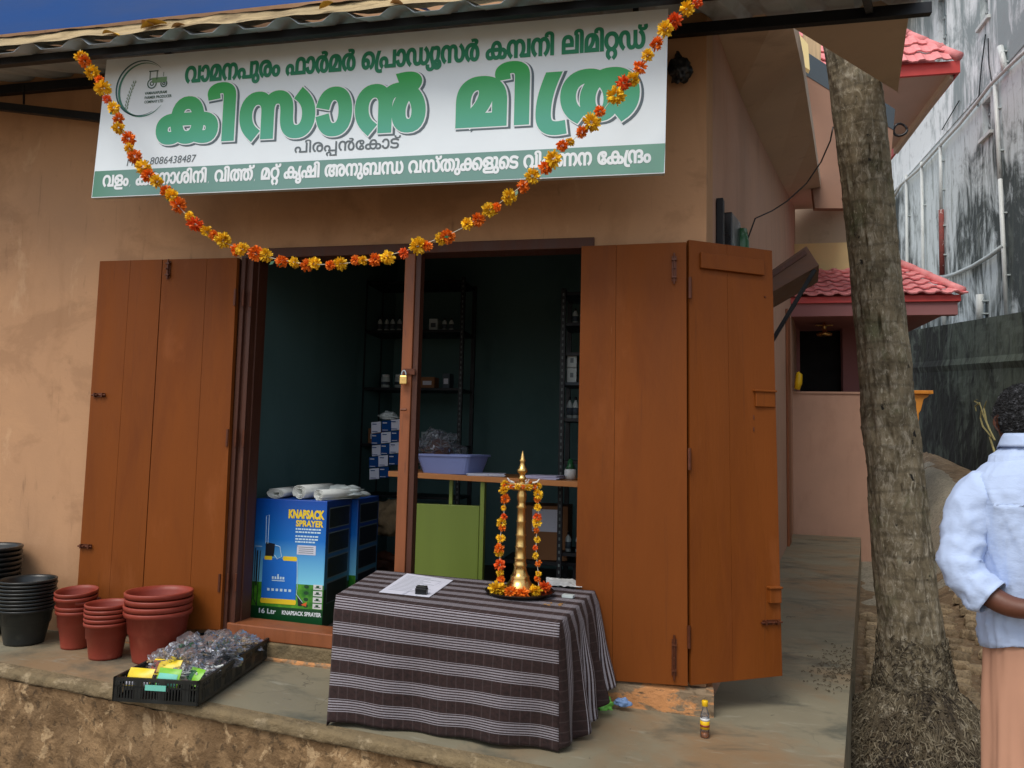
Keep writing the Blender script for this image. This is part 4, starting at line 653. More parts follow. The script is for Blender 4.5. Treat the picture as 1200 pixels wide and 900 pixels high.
for (x, y, wd, ht) in ((894, 468, .105, .075), (906, 697, .06, .07)):
    c = onB(x, y); t_ = Vector((-nB.y, nB.x, 0)).normalized()
    mb = MB(); mb.prism([c - t_ * wd / 2 - Vector((0, 0, ht / 2)), c + t_ * wd / 2 - Vector((0, 0, ht / 2)), c + t_ * wd / 2 + Vector((0, 0, ht / 2)), c - t_ * wd / 2 + Vector((0, 0, ht / 2))], nB * .024)
    mb.prism([c - t_ * wd * .6 + Vector((0, 0, ht / 2 - .004)), c + t_ * wd * .55 + Vector((0, 0, ht / 2 - .004)), c + t_ * wd * .55 + Vector((0, 0, ht / 2 + .006)), c - t_ * wd * .6 + Vector((0, 0, ht / 2 + .006))], nB * .032)
    mb.build('lock_box', M['door'], lfB, bevel=.003)
bolt(lfB, onB(893, 349), n=nB, L_=.09); bolt(lfB, onB(903, 729), n=nB, L_=.09)
for (x, y) in ((882, 487), (897, 497), (882, 501), (905, 514)):
    c = onB(x, y); mb = MB(); mb.tube([c, c + nB * .008, c + nB * .01 - Vector((0, 0, .018))], .003, 6); mb.build('screw', M['steel'], lfB)
for z in (.35, 1.15, 1.95):
    mb = MB(); mb.tube([(.113, -.07, z - .05), (.112, -.07, z + .05)], .008, 8); mb.build('hinge', M['steel'], lfB)
# rooms inside
mb = MB(); RX0, RX1, RY = -2.36, .12, 2.6
mb.box(RX0 - .1, RX0, .2, RY, .1, 3.1); mb.box(RX0 - .1, RX1 + .1, RY, RY + .1, .1, 3.1); mb.box(RX1, RX1 + .06, .2, RY, .1, 3.1)
mb.build('room_wall', M['teal'], shop)
mb = MB(); mb.box(RX0 - .1, RX1 + .1, .16, RY + .1, .1, .185); mb.build('room_floor', M['room_dark'], shop)
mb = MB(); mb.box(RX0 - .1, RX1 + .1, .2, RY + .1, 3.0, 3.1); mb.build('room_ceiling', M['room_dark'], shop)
mb = MB(); mb.box(-7, .25, .2, 6, 3.5, 3.7); mb.build('roof_slab', M['soffit'], shop)
# door in the side wall
def SW(y, z, off=0): return a0 + sdir * (y / sdir.y) + Vector((0, 0, z)) + snrm * off
mb = MB(); mb.prism([SW(6.45, .0, .002), SW(7.0, 0, .002), SW(7.0, 3.05, .002), SW(6.45, 3.05, .002)], snrm * .03); mb.build('side_door_frame', M['post'], shop, bevel=.004)
# meter bracket
mb = MB(); mb.prism([SW(.30, 2.16, .003), SW(.36, 2.16, .003), SW(.36, 2.50, .003), SW(.30, 2.50, .003)], snrm * .035); 
mb.prism([SW(.36, 2.16, .003), SW(.52, 2.16, .003), SW(.52, 2.22, .003), SW(.36, 2.22, .003)], snrm * .02)
br_ = mb.build('angle_bracket', M['black_metal'], shop, bevel=.003)
mb = MB(); mb.prism([SW(.55, 2.28, .003), SW(.95, 2.30, .003), SW(.95, 2.56, .003), SW(.55, 2.50, .003)], snrm * .05); mb.build('junction_box', M['blackp'], shop, bevel=.006)
mb = MB(); mb.tube([SW(.97, z, .05) for z in (2.28, 2.36, 2.44, 2.52)], [.035, .05, .052, .04], 10); mb.build('insulator', M['bgreen'], shop, smooth=True)
# window shutter propped out from the side wall
mb = MB(); h0 = Yp(868, 342, 1.0); h1 = Yp(945, 288, 1.0); h2 = Yp(960, 311, 1.0); h3 = Yp(868, 364, 1.0)
sh = mb.prism([h3, h2, h1, h0], (.1, .55, .02)).build('window_shutter', M['hatch'], shop, bevel=.004)
mb = MB(); mb.prism([h0 * .97 + h3 * .03 + Vector((0, -.004, -.012)), h1 * .9 + h2 * .1 + Vector((-.02, -.004, -.016)), h1 * .7 + h2 * .3 + Vector((-.02, -.004, -.016)), h0 * .75 + h3 * .25 + Vector((0, -.004, -.012))], (0, -.012, 0)); mb.build('batten', M['jamb'], sh)
mb = MB(); mb.bar(Yp(955, 316, 1.02), Yp(900, 408, 1.1), .022, .022); mb.build('strut', M['black_metal'], sh)
# ---------------------------------------------------------------- canopy
can = thing('metal_canopy', 'corrugated metal canopy on black steel bars above the signboard', 'canopy', (0, -.3, 3.2))
rd = Vector((.265, .905, .332)); rd = rd / rd.y
EY = -.70
def zsheet(y): return 3.30 + .367 * y
def corr(x):
    p = (x / .27) % 1.0
    if p < .22: return 0
    if p < .40: return (p - .22) / .18
    if p < .62: return 1
    if p < .80: return 1 - (p - .62) / .18
    return 0
mb = MB(); X0, X1 = -5.0, 1.16
def sheet(u, v):
    y = EY + v * (-.02 - EY + .25); x = X0 + u * (X1 - X0)
    return (x + rd.x * (y - 0), y, zsheet(y) + .038 * corr(x) + .004 * noise.noise(Vector((x * 2, y * 3, 0))))
mb.grid(sheet, 700, 14); s_ = mb.build('corrugated_sheet', M['zinc'], can); q = s_.modifiers.new('t', 'SOLIDIFY'); q.thickness = .0015; q.offset = 1
mb = MB(); mb.box(-5, 1.16, -.0, .0 + .0, 0, 0) if 0 else None
def barx(nm, xa, xb, y, z0, z1, dy=.035):
    mb = MB(); mb.box(xa, xb, y - dy, y, z0, z1); return mb.build(nm, M['black_metal'], can, bevel=.002)
barx('rear_bar', -5, 1.19, -.004, 3.215, 3.27)
barx('front_bar', -5, 1.05, -.58, 3.04, 3.078)
for x in (-4.6, .75): mb = MB(); mb.bar((x, -.60, 3.06), (x + .18, -.02, 3.255), .03, .03); mb.build('rafter', M['black_metal'], can)
mb = MB(); mb.bar(Yp(-60, 118, -.1), Yp(150, 142, -.1), .03, .045); mb.build('lower_stay', M['black_metal'], can)
mb = MB(); mb.tube([Yp(28, 100, -.1), Yp(28, 122, -.1)], .006, 6); mb.build('hanger', M['black_metal'], can)
# flat concrete sunshade plate to the right of the canopy
mb = MB(); Zc = 3.33
pc = [on(925, 30, (0, 0, Zc), (0, 0, 1)), Zp(1067, 5, Zc), Zp(1052, 108, Zc)]
pc[0] = Zp(922, 28, Zc); pc[1] = Zp(1067, 3, Zc)
mb.prism(pc, (0, 0, .035)); sp = mb.build('sunshade_plate', M['soffit']); tag(sp, 'thin grey-beige concrete sunshade corner jutting out in front of the palm trunk top', 'sunshade')
# tarp lying on the sheet, mud-caked sheeting below it
mb = MB()
def tanf(u, v):
    x = -4.6 + u * 4.95; k = 1 - .9 * max(0, (x - -1.0) / 1.3) if x > -1 else 1
    y = EY - .012 + v * .34; z = zsheet(y) + .045 + (.062 * k) * math.sin(min(1, v * 3.2) * math.pi / 2) + .012 * noise.noise(Vector((x * 3, v * 4, 0))) + .010 * noise.noise(Vector((x * 11, v * 9, 5)))
    if v < .12: z = zsheet(y) + (.036 + .02 * noise.noise(Vector((x * 5, 3, 1)))) + v * .3
    return (x, y + .01 * noise.noise(Vector((x * 6, 9, 2))), z)
mb.grid(tanf, 420, 24); ts = mb.build('mud_caked_sheeting', M['tan'], smooth=True); tag(ts, 'tan mud-caked sheeting bulging over the front edge of the canopy', 'sheeting')
mb = MB()
def tarp(u, v):
    x = -4.6 + u * 3.45; t = 1 - u * .0
    y = EY + .02 + v * .5; 
    k = 1.0 if x < -2.2 else max(.0, 1 - (x + 2.2) / 1.1)
    return (x, y, zsheet(y) + .105 + .42 * k * min(1, v * 3) + .006 * noise.noise(Vector((x * 2, v * 3, 7))))
mb.grid(tarp, 160, 12); tp = mb.build('blue_tarpaulin', M['hem'], smooth=True); tag(tp, 'shiny blue tarpaulin spread on top of the canopy above the signboard', 'tarpaulin')
# dry leaves on the canopy
def leafmesh(nm, mat, L_, W_):
    mb = MB()
    def f(u, v):
        a = (u - .5) * 2; wv = W_ * math.sin(min(1, v * 1.02) * math.pi) ** .8 * (1 - .25 * v)
        return (a * wv, v * L_, .25 * W_ * a * a + .12 * L_ * math.sin(v * 3))
    mb.grid(f, 4, 8); return mb.mesh(nm, mat, True)
lm = [leafmesh('dry_leaf', M['leaf_y'], .13, .035), leafmesh('dry_leaf', M['leaf_b'], .10, .03)]
leaves = [((140, 43), 0, 1.3, 'yellow dry leaf over the canopy edge just right of the garland top'),
          ((180, 30), 1, 1.6, 'large curled orange-tan leaf on the canopy edge above the logo'),
          ((165, 34), 0, 1.5, 'big yellow leaf lying behind the curled tan leaf on the canopy'),
          ((201, 33), 1, 1.0, 'small brown leaf at the right of the tan leaf on the canopy'),
          ((374, 11), 0, .9, 'small yellow leaf alone on the canopy edge above the first word of the sign'),
          ((472, 5), 1, 1.1, 'brown leaf at the picture top above the middle of the sign')]
for (px, k, sc, lb) in leaves:
    p = on(px[0], px[1], (0, EY - .02, 0), (0, 1, 0)); o = bpy.data.objects.new('dry_leaf', lm[k]); COL.objects.link(o)
    o.location = p; o.scale = (sc * .62,) * 3; o.rotation_euler = (R(14), R(random.uniform(-15, 15)), R(random.choice((-80, 85)) + random.uniform(-20, 20))); tag(o, lb, 'leaf', 'dry leaves on the canopy')

# ---------------------------------------------------------------- signboard
SY = -.46; SK = (3.6 + SY) / 3.4       # the measurements below were taken 0.2 m in front of the wall; SK brings them to the board's real plane
def sz_(z): return 1.192 + (z - 1.192) * SK
sign = thing('shop_signboard', 'long white and green shop signboard with green Malayalam lettering', 'signboard', (-1.5, SY, 2.45))
TL, TR_, BL, BR = Vector((-3.031, 0, 3.266)), Vector((.005, 0, 3.256)), Vector((-3.066, 0, 2.485)), Vector((-.007, 0, 2.461))
def sp_(x, z, d=0):     # x, z in metres on the board -> 3D just in front of it (the board bulges very slightly)
    return Vector((x * SK, SY - d, sz_(z)))
mb = MB()
def bord(u, v):
    p = (BL * (1 - u) + BR * u) * (1 - v) + (TL * (1 - u) + TR_ * u) * v
    return (p.x * SK, SY, sz_(p.z))
mb.grid(bord, 40, 12); mb.build('face', flat('sign_white_flex', (230, 240, 246), .38), sign)
mb = MB(); mb.hexa([sp_(BL.x, BL.z, -.002), sp_(BR.x, BR.z, -.002), sp_(BR.x, BR.z, -.03), sp_(BL.x, BL.z, -.03), sp_(TL.x, TL.z, -.002), sp_(TR_.x, TR_.z, -.002), sp_(TR_.x, TR_.z, -.03), sp_(TL.x, TL.z, -.03)]); mb.build('frame', M['greywhite'], sign, bevel=.002)
def mat_band():
    t = NT('sign_green_band'); s = t.n('ShaderNodeSeparateXYZ'); t.l(t.coord(), s.inputs[0]); x = s.outputs[0]
    c = t.mix(t.ramp(x, -1.55, -1.1), lin((30, 118, 66)), lin((104, 146, 138)))
    c = t.mix(t.ramp(x, .9, 1.5), c, lin((110, 158, 140))); t.col(c); t.set(Roughness=.4); return t.mat
mb = MB(); mb.grid(lambda u, v: sp_((BL.x + .004) * (1 - u) + (BR.x - .004) * u + (.006 * v), (BL.z + .004 + v * .144) * (1 - u) + (BR.z + .004 + v * .138) * u, .0008), 30, 2); mb.build('green_band', mat_band(), sign)
def vgrad(name, z0, z1, c0, c1):
    t = NT(name); s = t.n('ShaderNodeSeparateXYZ'); t.l(t.coord(), s.inputs[0])
    t.col(t.mix(t.ramp(s.outputs[2], sz_(z0) - 2.45, sz_(z1) - 2.45), lin(c0), lin(c1))); t.set(Roughness=.4); return t.mat
def slope(x, za, zb, xa, xb): return za + (zb - za) * (x - xa) / (xb - xa)
def line(nm, seq, x0, x1, za, zb, h, bold, mat, d=.0016, track=0):
    cs = shapes(seq, x0, x1, 0, h, track); mb = MB()
    cs = [grow(c, bold) for c in cs]
    fill(cs, lambda x, z: sp_(x, z + slope(x, za, zb, x0, x1), d), mb); return mb.build(nm, mat, sign)
G1 = flat('print_teal_green', (40, 138, 100)); WH = flat('print_white', (232, 238, 242)); GR = flat('print_grey', (92, 104, 110)); DG = flat('print_slate_shadow', (84, 100, 108))
line('company_lettering', L1, -2.535, -.10, 3.095, 3.075, .086, .0052, G1)
big = vgrad('print_green_gradient', 2.76, 3.02, (72, 166, 140), (36, 168, 70))
for nm, seq, x0, x1, za, zb in (('title_lettering', L2a, -2.68, -1.18, 2.782, 2.76), ('title_lettering', L2b, -1.015, -.13, 2.762, 2.752)):
    hh = .215
    line(nm + '_shadow', seq, x0 + .010, x1 + .010, za - .007, zb - .007, hh, .0305, DG, .0010, 95)
    line(nm + '_outline', seq, x0, x1, za, zb, hh, .028, WH, .0014, 95)
    line(nm, seq, x0 - .0015, x1 - .0015, za, zb, hh, .0222, big, .0018, 95)
line('place_lettering', L3, -1.875, -1.305, 2.668, 2.660, .050, .0012, GR)
line('goods_lettering', L4, -3.0, -.07, 2.545, 2.517, .060, .0034, WH, .0022)
latin('phone_lettering', 'Mob : 8086438487', .058 * SK, GR, sign, sp_(-2.862, 2.652, .0016), (1, 0, 0), (0, 0, 1), width=.42 * SK, italic=.15)
# logo: swooping arcs, wheat ear, tractor, three lines of print
def arc(mb, cx, cz, r0, t0, t1, w0, w1, n=40, e=1.0, dx=0):
    o = len(mb.v)
    for i in range(n + 1):
        t = i / n; a = R(t0 + (t1 - t0) * t); wd = w0 + (w1 - w0) * math.sin(t * math.pi)
        for s_ in (-1, 1): r = r0 + s_ * wd / 2; mb.v.append(sp_(cx + dx * t + r * math.cos(a), cz + r * e * math.sin(a), .0015))
    for i in range(n): mb.f.append([o + 2 * i, o + 2 * i + 1, o + 2 * i + 3, o + 2 * i + 2]); mb.m.append(0)
lg = MB(); arc(lg, -2.80, 3.085, .155, 42, 300, .001, .010); lg.build('logo_ring', flat('print_dark_teal', (40, 92, 100)), sign)
lg = MB(); arc(lg, -2.787, 3.075, .150, 60, 322, .001, .013); lg.build('logo_ring', flat('print_mid_green', (60, 130, 112)), sign)
lg = MB()
for k in range(9):
    z = 2.965 + k * .018; x = -2.885 + .05 * (k / 9) ** 1.6
    for s_ in (-1, 1): lg.v += [sp_(x, z, .0015), sp_(x + s_ * .012, z + .012, .0015), sp_(x + s_ * .006, z + .024, .0015)]; k0 = len(lg.v); lg.f.append([k0 - 3, k0 - 2, k0 - 1]); lg.m.append(0)
lg.build('logo_wheat_ear', flat('print_sage', (128, 150, 128)), sign)
TD = flat('print_tractor', (62, 96, 84)); TG = flat('print_tractor_green', (120, 160, 120))
lg = MB()
for cx, cz, r in ((-2.735, 3.105, .026), (-2.662, 3.10, .018)): arc(lg, cx, cz, r, 0, 360, .007, .007, 24); arc(lg, cx, cz, r * .4, 0, 360, .006, .006, 16)
def rect(mb, x0, x1, z0, z1): o = len(mb.v); mb.v += [sp_(x0, z0, .0016), sp_(x1, z0, .0016), sp_(x1, z1, .0016), sp_(x0, z1, .0016)]; mb.f.append([o, o + 1, o + 2, o + 3]); mb.m.append(0)
rect(lg, -2.757, -2.70, 3.172, 3.178); rect(lg, -2.752, -2.747, 3.13, 3.175); rect(lg, -2.709, -2.704, 3.125, 3.175); rect(lg, -2.668, -2.665, 3.14, 3.165); lg.build('logo_tractor', TD, sign)
lg = MB(); rect(lg, -2.735, -2.645, 3.108, 3.137); lg.build('logo_tractor_body', TG, sign)
for i, tx in enumerate(('VAMANAPURAM', 'FARMER PRODUCER', 'COMPANY LTD')):
    latin('logo_lettering', tx, .0215 * SK, TD, sign, sp_(-2.775, 3.045 - i * .0245, .0016), (1, 0, 0), (0, 0, 1), bold=.0005, width=(.135, .165, .115)[i] * SK)
# wires that hang the board
for px in (240, 612):
    a = Yp(px, 52 if px == 240 else 18, SY + .01); mb = MB(); mb.tube([a + Vector((0, -.0, -.012)), a + Vector((0, -.01, .02)), Vector((a.x - .03, -.59, 3.05))], .003, 6); mb.build('hanging_wire', M['zinc'], sign)
for px in (190, 745):
    a = Yp(px, 56 if px == 190 else 12, SY + .02); mb = MB(); mb.bar(a, a + Vector((0, .42, .02)), .025, .025); mb.build('bracket', M['black_metal'], sign)

# dark knotted bundle on the wall right of the sign
mb = MB(); c_ = Yp(797, 78, -.05)
def blob(u, v):
    th = u * 2 * math.pi; ph = v * math.pi; d = Vector((math.cos(th) * math.sin(ph), math.sin(th) * math.sin(ph), math.cos(ph)))
    r = .05 * (1 + .55 * noise.noise(d * 2.2 + Vector((3, 3, 3))) + .25 * noise.noise(d * 6))
    return c_ + Vector((d.x * r, d.y * r * .7, d.z * r * 1.3 - .01))
mb.grid(blob, 24, 16, closeu=True); o = mb.build('black_plastic_bundle', M['blackp'], smooth=True); tag(o, 'crumpled black plastic bundle on the wall right of the signboard', 'plastic bag')

# ---------------------------------------------------------------- garlands
def flower(nm, mat, seed):
    rn = random.Random(seed); mb = MB()
    for k in range(130):
        d = Vector((rn.gauss(0, 1), rn.gauss(0, 1), rn.gauss(0, 1))).normalized()
        x = d.orthogonal().normalized(); y = d.cross(x); a = rn.uniform(0, 6.28); x, y = x * math.cos(a) + y * math.sin(a), y * math.cos(a) - x * math.sin(a)
        L_ = rn.uniform(.016, .027); w_ = rn.uniform(.004, .0062); c = d * .008
        t = c + d * L_ + y * rn.uniform(-.004, .004)
        mb.add([c, c + d * L_ * .55 + x * w_, t + x * w_ * .5, t - x * w_ * .5, c + d * L_ * .55 - x * w_], [(0, 1, 2, 3, 4)])
    return mb.mesh(nm, mat, False)
FM = [flower('flower', M[k], i) for i, k in enumerate(('yellow_f', 'orange_f', 'yellow_f', 'orange_f', 'red_f', 'yellow_f'))]
def garland(name, label, pts, n, scale, string_r=.0015, lean=.012, pattern=None):
    pts = [Vector(p) for p in pts]
    seg = [0]
    for a, b in zip(pts[:-1], pts[1:]): seg.append(seg[-1] + (b - a).length)
    def at(s):
        s = max(0, min(seg[-1], s))
        for i in range(len(seg) - 1):
            if s <= seg[i + 1]: t = (s - seg[i]) / (seg[i + 1] - seg[i]); return pts[i].lerp(pts[i + 1], t)
        return pts[-1]
    g = thing(name, label, 'garland', pts[0])
    MB().tube(pts, string_r, 5).build('string', M['string'], g)
    k = 0
    for i in range(n):
        s = seg[-1] * (i + .5 + random.uniform(-.22, .22)) / n
        mi = pattern[i % len(pattern)] if pattern else ((0, 2, 5)[random.randrange(3)] if i % 2 == 0 else (1, 3, 1, 4)[random.randrange(4)])
        o = bpy.data.objects.new('flower', FM[mi]); COL.objects.link(o); o.parent = g
        p = at(s) + Vector((random.uniform(-lean, lean), random.uniform(-lean, lean) * .6, random.uniform(-lean, lean)))
        o.location = p - pts[0]; sc = scale * random.uniform(.68, 1.32); o.scale = (sc, sc, sc * random.uniform(.8, 1.1)); o.rotation_euler = (random.uniform(0, 6), random.uniform(0, 6), random.uniform(0, 6))
    if n > 40:
        for k in range(9):
            p = at(seg[-1] * random.random()) + Vector((random.uniform(-.02, .02), -.01, -.012)); d = Vector((random.uniform(-1, 1), -.2, random.uniform(-1, .2))).normalized() * .03
            mb = MB(); sd_ = d.cross(Vector((0, 1, 0))).normalized() * .007; mb.add([p, p + d * .5 + sd_, p + d, p + d * .5 - sd_], [(0, 1, 2, 3)]); mb.build('leaf', M['bgreen'], g)
    return g
GY = -.70
gp = [(94, 58), (97, 70), (108, 88), (118, 102), (128, 120), (136, 138), (146, 158), (158, 178), (170, 196), (184, 212), (200, 230), (214, 247), (229, 262), (245, 275), (262, 284), (280, 291), (300, 298), (322, 303), (348, 308), (375, 310), (402, 309), (428, 305), (452, 300), (478, 293), (502, 284), (526, 275), (548, 264), (568, 251), (588, 236), (606, 222), (625, 206), (645, 188), (668, 167), (690, 148), (708, 128), (722, 108), (738, 92), (752, 76), (764, 58), (778, 38), (792, 20), (808, 8), (826, -6)]
garland('flower_garland', 'long swag of orange and yellow marigolds hung across the signboard', [Yp(x, y, GY) for x, y in gp], 66, .98)
# extra cluster where it is tied at the left
# ---------------------------------------------------------------- table, cloth, lamp
TZ = .5
TPL = Vector((.031, 0, 1))                       # the top follows the slightly sloping floor
def Tpl(x, y, dz=0): return on(x, y, (-.37, 0, .53 + dz), TPL)
tA, tB, tC, tD = Tpl(394, 698), Tpl(656, 731), Vector((-.315, -.078, .528)), Vector((-1.385, -.075, .5615)); cen = (tA + tB + tC + tD) / 4
tb = thing('low_table', 'low wooden table hidden under a striped cloth', 'table', (cen.x, cen.y, .02))
ins = [cen + (p - cen) * .97 for p in (tA, tB, tC, tD)]
mb = MB(); mb.prism([p - Vector((0, 0, .03)) for p in ins], (0, 0, .022)); mb.build('tabletop', M['post'], tb, bevel=.003)
for p in ins:
    b = cen + (p - cen) * .6; z = zf(b.x); mb = MB(); mb.box(b.x - .02, b.x + .02, b.y - .02, b.y + .02, z, cen.z - .045); mb.build('leg', M['post'], tb)
# cloth: flat sheet coordinates (u along the front, v from back to hem) kept as UV
me_v, me_f, uvs = [], [], []
W_, D_ = (tB - tA).length, ((tD - tA).length + (tC - tB).length) / 2
drop = .475
fr = Vector((tA.x - tD.x, tA.y - tD.y, 0)).normalized(); outF = Vector((-.16, -1, 0)).normalized(); outR = Vector((1, -.0, 0)).normalized(); outL = Vector((-1, -.1, 0)).normalized()
def panel(name, f, nu, nv):
    o = len(me_v)
    for j in range(nv + 1):
        for i in range(nu + 1):
            p, uv = f(i / nu, j / nv); me_v.append(p); uvs.append(uv)
    for j in range(nv):
        for i in range(nu): a = o + j * (nu + 1) + i; me_f.append((a, a + 1, a + nu + 2, a + nu + 1))
def wrinkle(a, b, k=1): return .012 * k * noise.noise(Vector((a * 3, b * 3, 4))) + .002 * k * noise.noise(Vector((a * 11, b * 9, 1)))
rr = .012
def topf(u, v):
    p = (tA * (1 - u) + tB * u) * (1 - v) + (tD * (1 - u) + tC * u) * v
    return Vector((p.x, p.y, p.z + .002 + .0015 * noise.noise(Vector((u * 7, v * 7, 1))))), (u * W_, v * D_)
bA, bB = Fp(392, 846), Fp(650, 880)
bA.z = bB.z = 0
def floorz(x): return zf(x) + .012
def frontf(u, v):            # v 0 top .. 1 hem
    a = tA.lerp(tB, u); e = bA.lerp(bB, u); dn = v
    fold = math.sin(u * 9.5 + .8) * .026 + math.sin(u * 23 + 1 + 1.5 * v) * .008 + .014 * noise.noise(Vector((u * 6, v * 1.5, 2)))
    out = Vector((-.1, -1, 0)).normalized()
    bell = math.sin(min(1, v * 1.0) * math.pi / 2)
    base = Vector((a.x, a.y, 0)).lerp(Vector((e.x, e.y, 0)), v) + out * (fold * v ** 1.3 + .012 * min(1, v * 8)) + out * .02 * v
    hem = floorz(a.x) + (.006 + .018 * (.5 + .5 * math.sin(u * 9.5 + .8))) * 1 - .012
    z = 0
    if u > .93: base += Vector((.02, -.01, 0)) * v * (u - .93) / .07
    return base + out * wrinkle(u * 1.2, v * .6, v), (u * W_, -v * .52)
def rightf(u, v):            # u 0 front .. 1 back
    a = tB.lerp(tC, u); out = outR
    e0 = Vector((bB.x, bB.y, 0)); e1 = Vector((-.245, -.085, 0)); e = e0.lerp(e1, u)
    fold = math.sin(u * 27 + .5) * .026 + math.sin(u * 55) * .008
    fold += .018 * noise.noise(Vector((u * 9, v * 2, 3)))
    base = Vector((a.x, a.y, 0)).lerp(e, min(1, v)) + out * (fold * v + .010 * min(1, v * 8) + .05 * math.sin(v * 1.5) * (1 - u))
    hem = floorz(a.x) + .010 * (1 + math.sin(u * 27)) - .008 + .09 * u * u
    z = a.z + .002 + (hem - a.z) * v
    if u < .12: base = base.lerp(frontf(1, v)[0], (.12 - u) / .12)
    base.z = 0
    return Vector((base.x, base.y, z)), (W_ + v * (TZ - hem), u * D_)
def leftf(u, v):             # u 0 back .. 1 front
    a = tD.lerp(tA, u); e = Vector((-1.41, -.08, 0)).lerp(bA, u)
    base = Vector((a.x, a.y, 0)).lerp(e, v) + outL * (math.sin(u * 17) * .008 * v + .004 * min(1, v * 8))
    if u > .88: base = base.lerp(Vector((frontf(0, v)[0].x, frontf(0, v)[0].y, 0)), (u - .88) / .12)
    hem = floorz(a.x) + .012 * math.sin(u * 17)
    return Vector((base.x, base.y, a.z + .002 + (hem - a.z) * v)), (-v * .5, (1 - u) * D_)
def fz(f):
    def g(u, v):
        p, uv = f(u, v)
        if f is frontf:
            a = tA.lerp(tB, u); hem = floorz(a.x) - .008 + (.016 * (.5 + .5 * math.sin(u * 9.5 + .8)))
            p.z = a.z + .002 + (hem - a.z) * v
        return p, uv
    return g
panel('t', topf, 50, 40); panel('f', fz(frontf), 90, 44); panel('r', rightf, 70, 40); panel('l', leftf, 40, 30)
me = bpy.data.meshes.new('tablecloth'); me.from_pydata([p - cen for p in me_v], [], me_f); ul = me.uv_layers.new(name='UVMap')
for lp in me.loops: ul.data[lp.index].uv = uvs[lp.vertex_index]
me.materials.append(M['cloth']); b = bmesh.new(); b.from_mesh(me); bmesh.ops.remove_doubles(b, verts=b.verts, dist=.0008); bmesh.ops.recalc_face_normals(b, faces=b.faces); b.to_mesh(me); b.free()
me.polygons.foreach_set('use_smooth', [True] * len(me.polygons))
tc = bpy.data.objects.new('tablecloth', me); COL.objects.link(tc); tc.location = cen; tag(tc, 'dark brown cloth with pale grey stripes draped over the low table', 'tablecloth')
q = tc.modifiers.new('t', 'SOLIDIFY'); q.thickness = .0015; q.offset = 1
def Tp(x, y, dz=0): return Tpl(x, y, .006 + dz)
# sheet of paper with writing and a small black stamp pad
pp = [Tp(444, 694), Tp(503, 700), Tp(531, 680), Tp(477, 672)]
mb = MB(); mb.prism(pp, (0, 0, .0008)); o = mb.build('sheet_of_paper', M['paper'], loc=pp[0]); tag(o, 'white sheet of paper with typed lines on the striped tablecloth', 'paper')
mb = MB()
for k in range(13):
    a_ = pp[3].lerp(pp[0], .12 + k * .06); b_ = pp[2].lerp(pp[1], .12 + k * .06); s_ = a_.lerp(b_, .08); e_ = a_.lerp(b_, .45 + .45 * random.random())
    mb.bar(s_ + Vector((0, 0, .0011)), e_ + Vector((0, 0, .0011)), .0032, .0003)
q_ = mb.build('typed_lines', GR, o); q_['kind'] = 'stuff'
c = Tp(494, 696, .001); mb = MB(); mb.obox(c, .05, .034, .026, R(4)); mb.obox(c + Vector((0, 0, .026)), .046, .03, .008, R(4)); o = mb.build('ink_pad', M['blackp'], bevel=.003, loc=c); tag(o, 'small shiny black box lying on the white sheet of paper', 'box')
# tray, lamp
LC = Tp(609, 696)
tray = MB().lathe(LC, [(0, .001), (.10, .001), (.135, .006), (.152, .018), (.155, .017), (.138, .002), (.10, -.0005)], 40).build('round_tray', M['tray'], smooth=True, loc=LC); tag(tray, 'round dark metal tray under the brass lamp', 'tray')
prof = [(0, .012), (.074, .012), (.078, .02), (.073, .028), (.062, .038), (.050, .052), (.041, .068), (.044, .076), (.036, .084), (.030, .10), (.027, .12), (.031, .127), (.026, .134), (.025, .15), (.028, .155), (.024, .161), (.023, .2), (.026, .205), (.0225, .211), (.021, .25), (.024, .256), (.0205, .263), (.0195, .31), (.0225, .316), (.019, .322), (.018, .37), (.024, .378), (.018, .388), (.017, .40), (.022, .42), (.021, .435), (.015, .45), (.017, .458)]
lamp = thing('oil_lamp', 'tall brass oil lamp garlanded with marigolds on the striped table', 'oil lamp', LC)
k_ = 1.0
MB().lathe(LC, [(r, z * k_) for r, z in prof], 40).build('stem', M['brass'], lamp, smooth=True)
MB().lathe(LC, [(.015, .456 * k_), (.03, .460 * k_), (.060, .468 * k_), (.074, .482 * k_), (.076, .486 * k_), (.078, .482 * k_), (.064, .462 * k_), (.04, .452 * k_), (.015, .45 * k_)], 40).build('dish', M['brass'], lamp, smooth=True)
fin = [(.018, .46), (.024, .468), (.020, .478), (.014, .49), (.013, .51), (.020, .522), (.017, .53), (.012, .538), (.014, .55), (.022, .56), (.024, .572), (.018, .585), (.012, .60), (.010, .62), (.014, .63), (.009, .64), (.008, .652), (.006, .662), (.0, .69)]
MB().lathe(LC, [(r, .458 * k_ + (z - .46) * .74) for r, z in fin], 28).build('finial', M['brass'], lamp, smooth=True)
for k in range(5):
    a = R(k * 72 + 15); p = LC + Vector((.066 * math.cos(a), .066 * math.sin(a), .49 * k_)); MB().tube([p - Vector((math.cos(a) * .02, math.sin(a) * .02, .004)), p, p + Vector((math.cos(a) * .012, math.sin(a) * .012, .014))], [.004, .004, .002], 6).build('cotton_wick', M['white'], lamp)
ring = [LC + Vector((.076 * math.cos(R(a)), .076 * math.sin(R(a)), .474 * k_ - .006 * abs(math.sin(R(a * 2))))) for a in range(0, 361, 15)]
garland('flower_garland', 'ring of marigolds round the top dish of the brass lamp', ring, 17, .50, lean=.004)
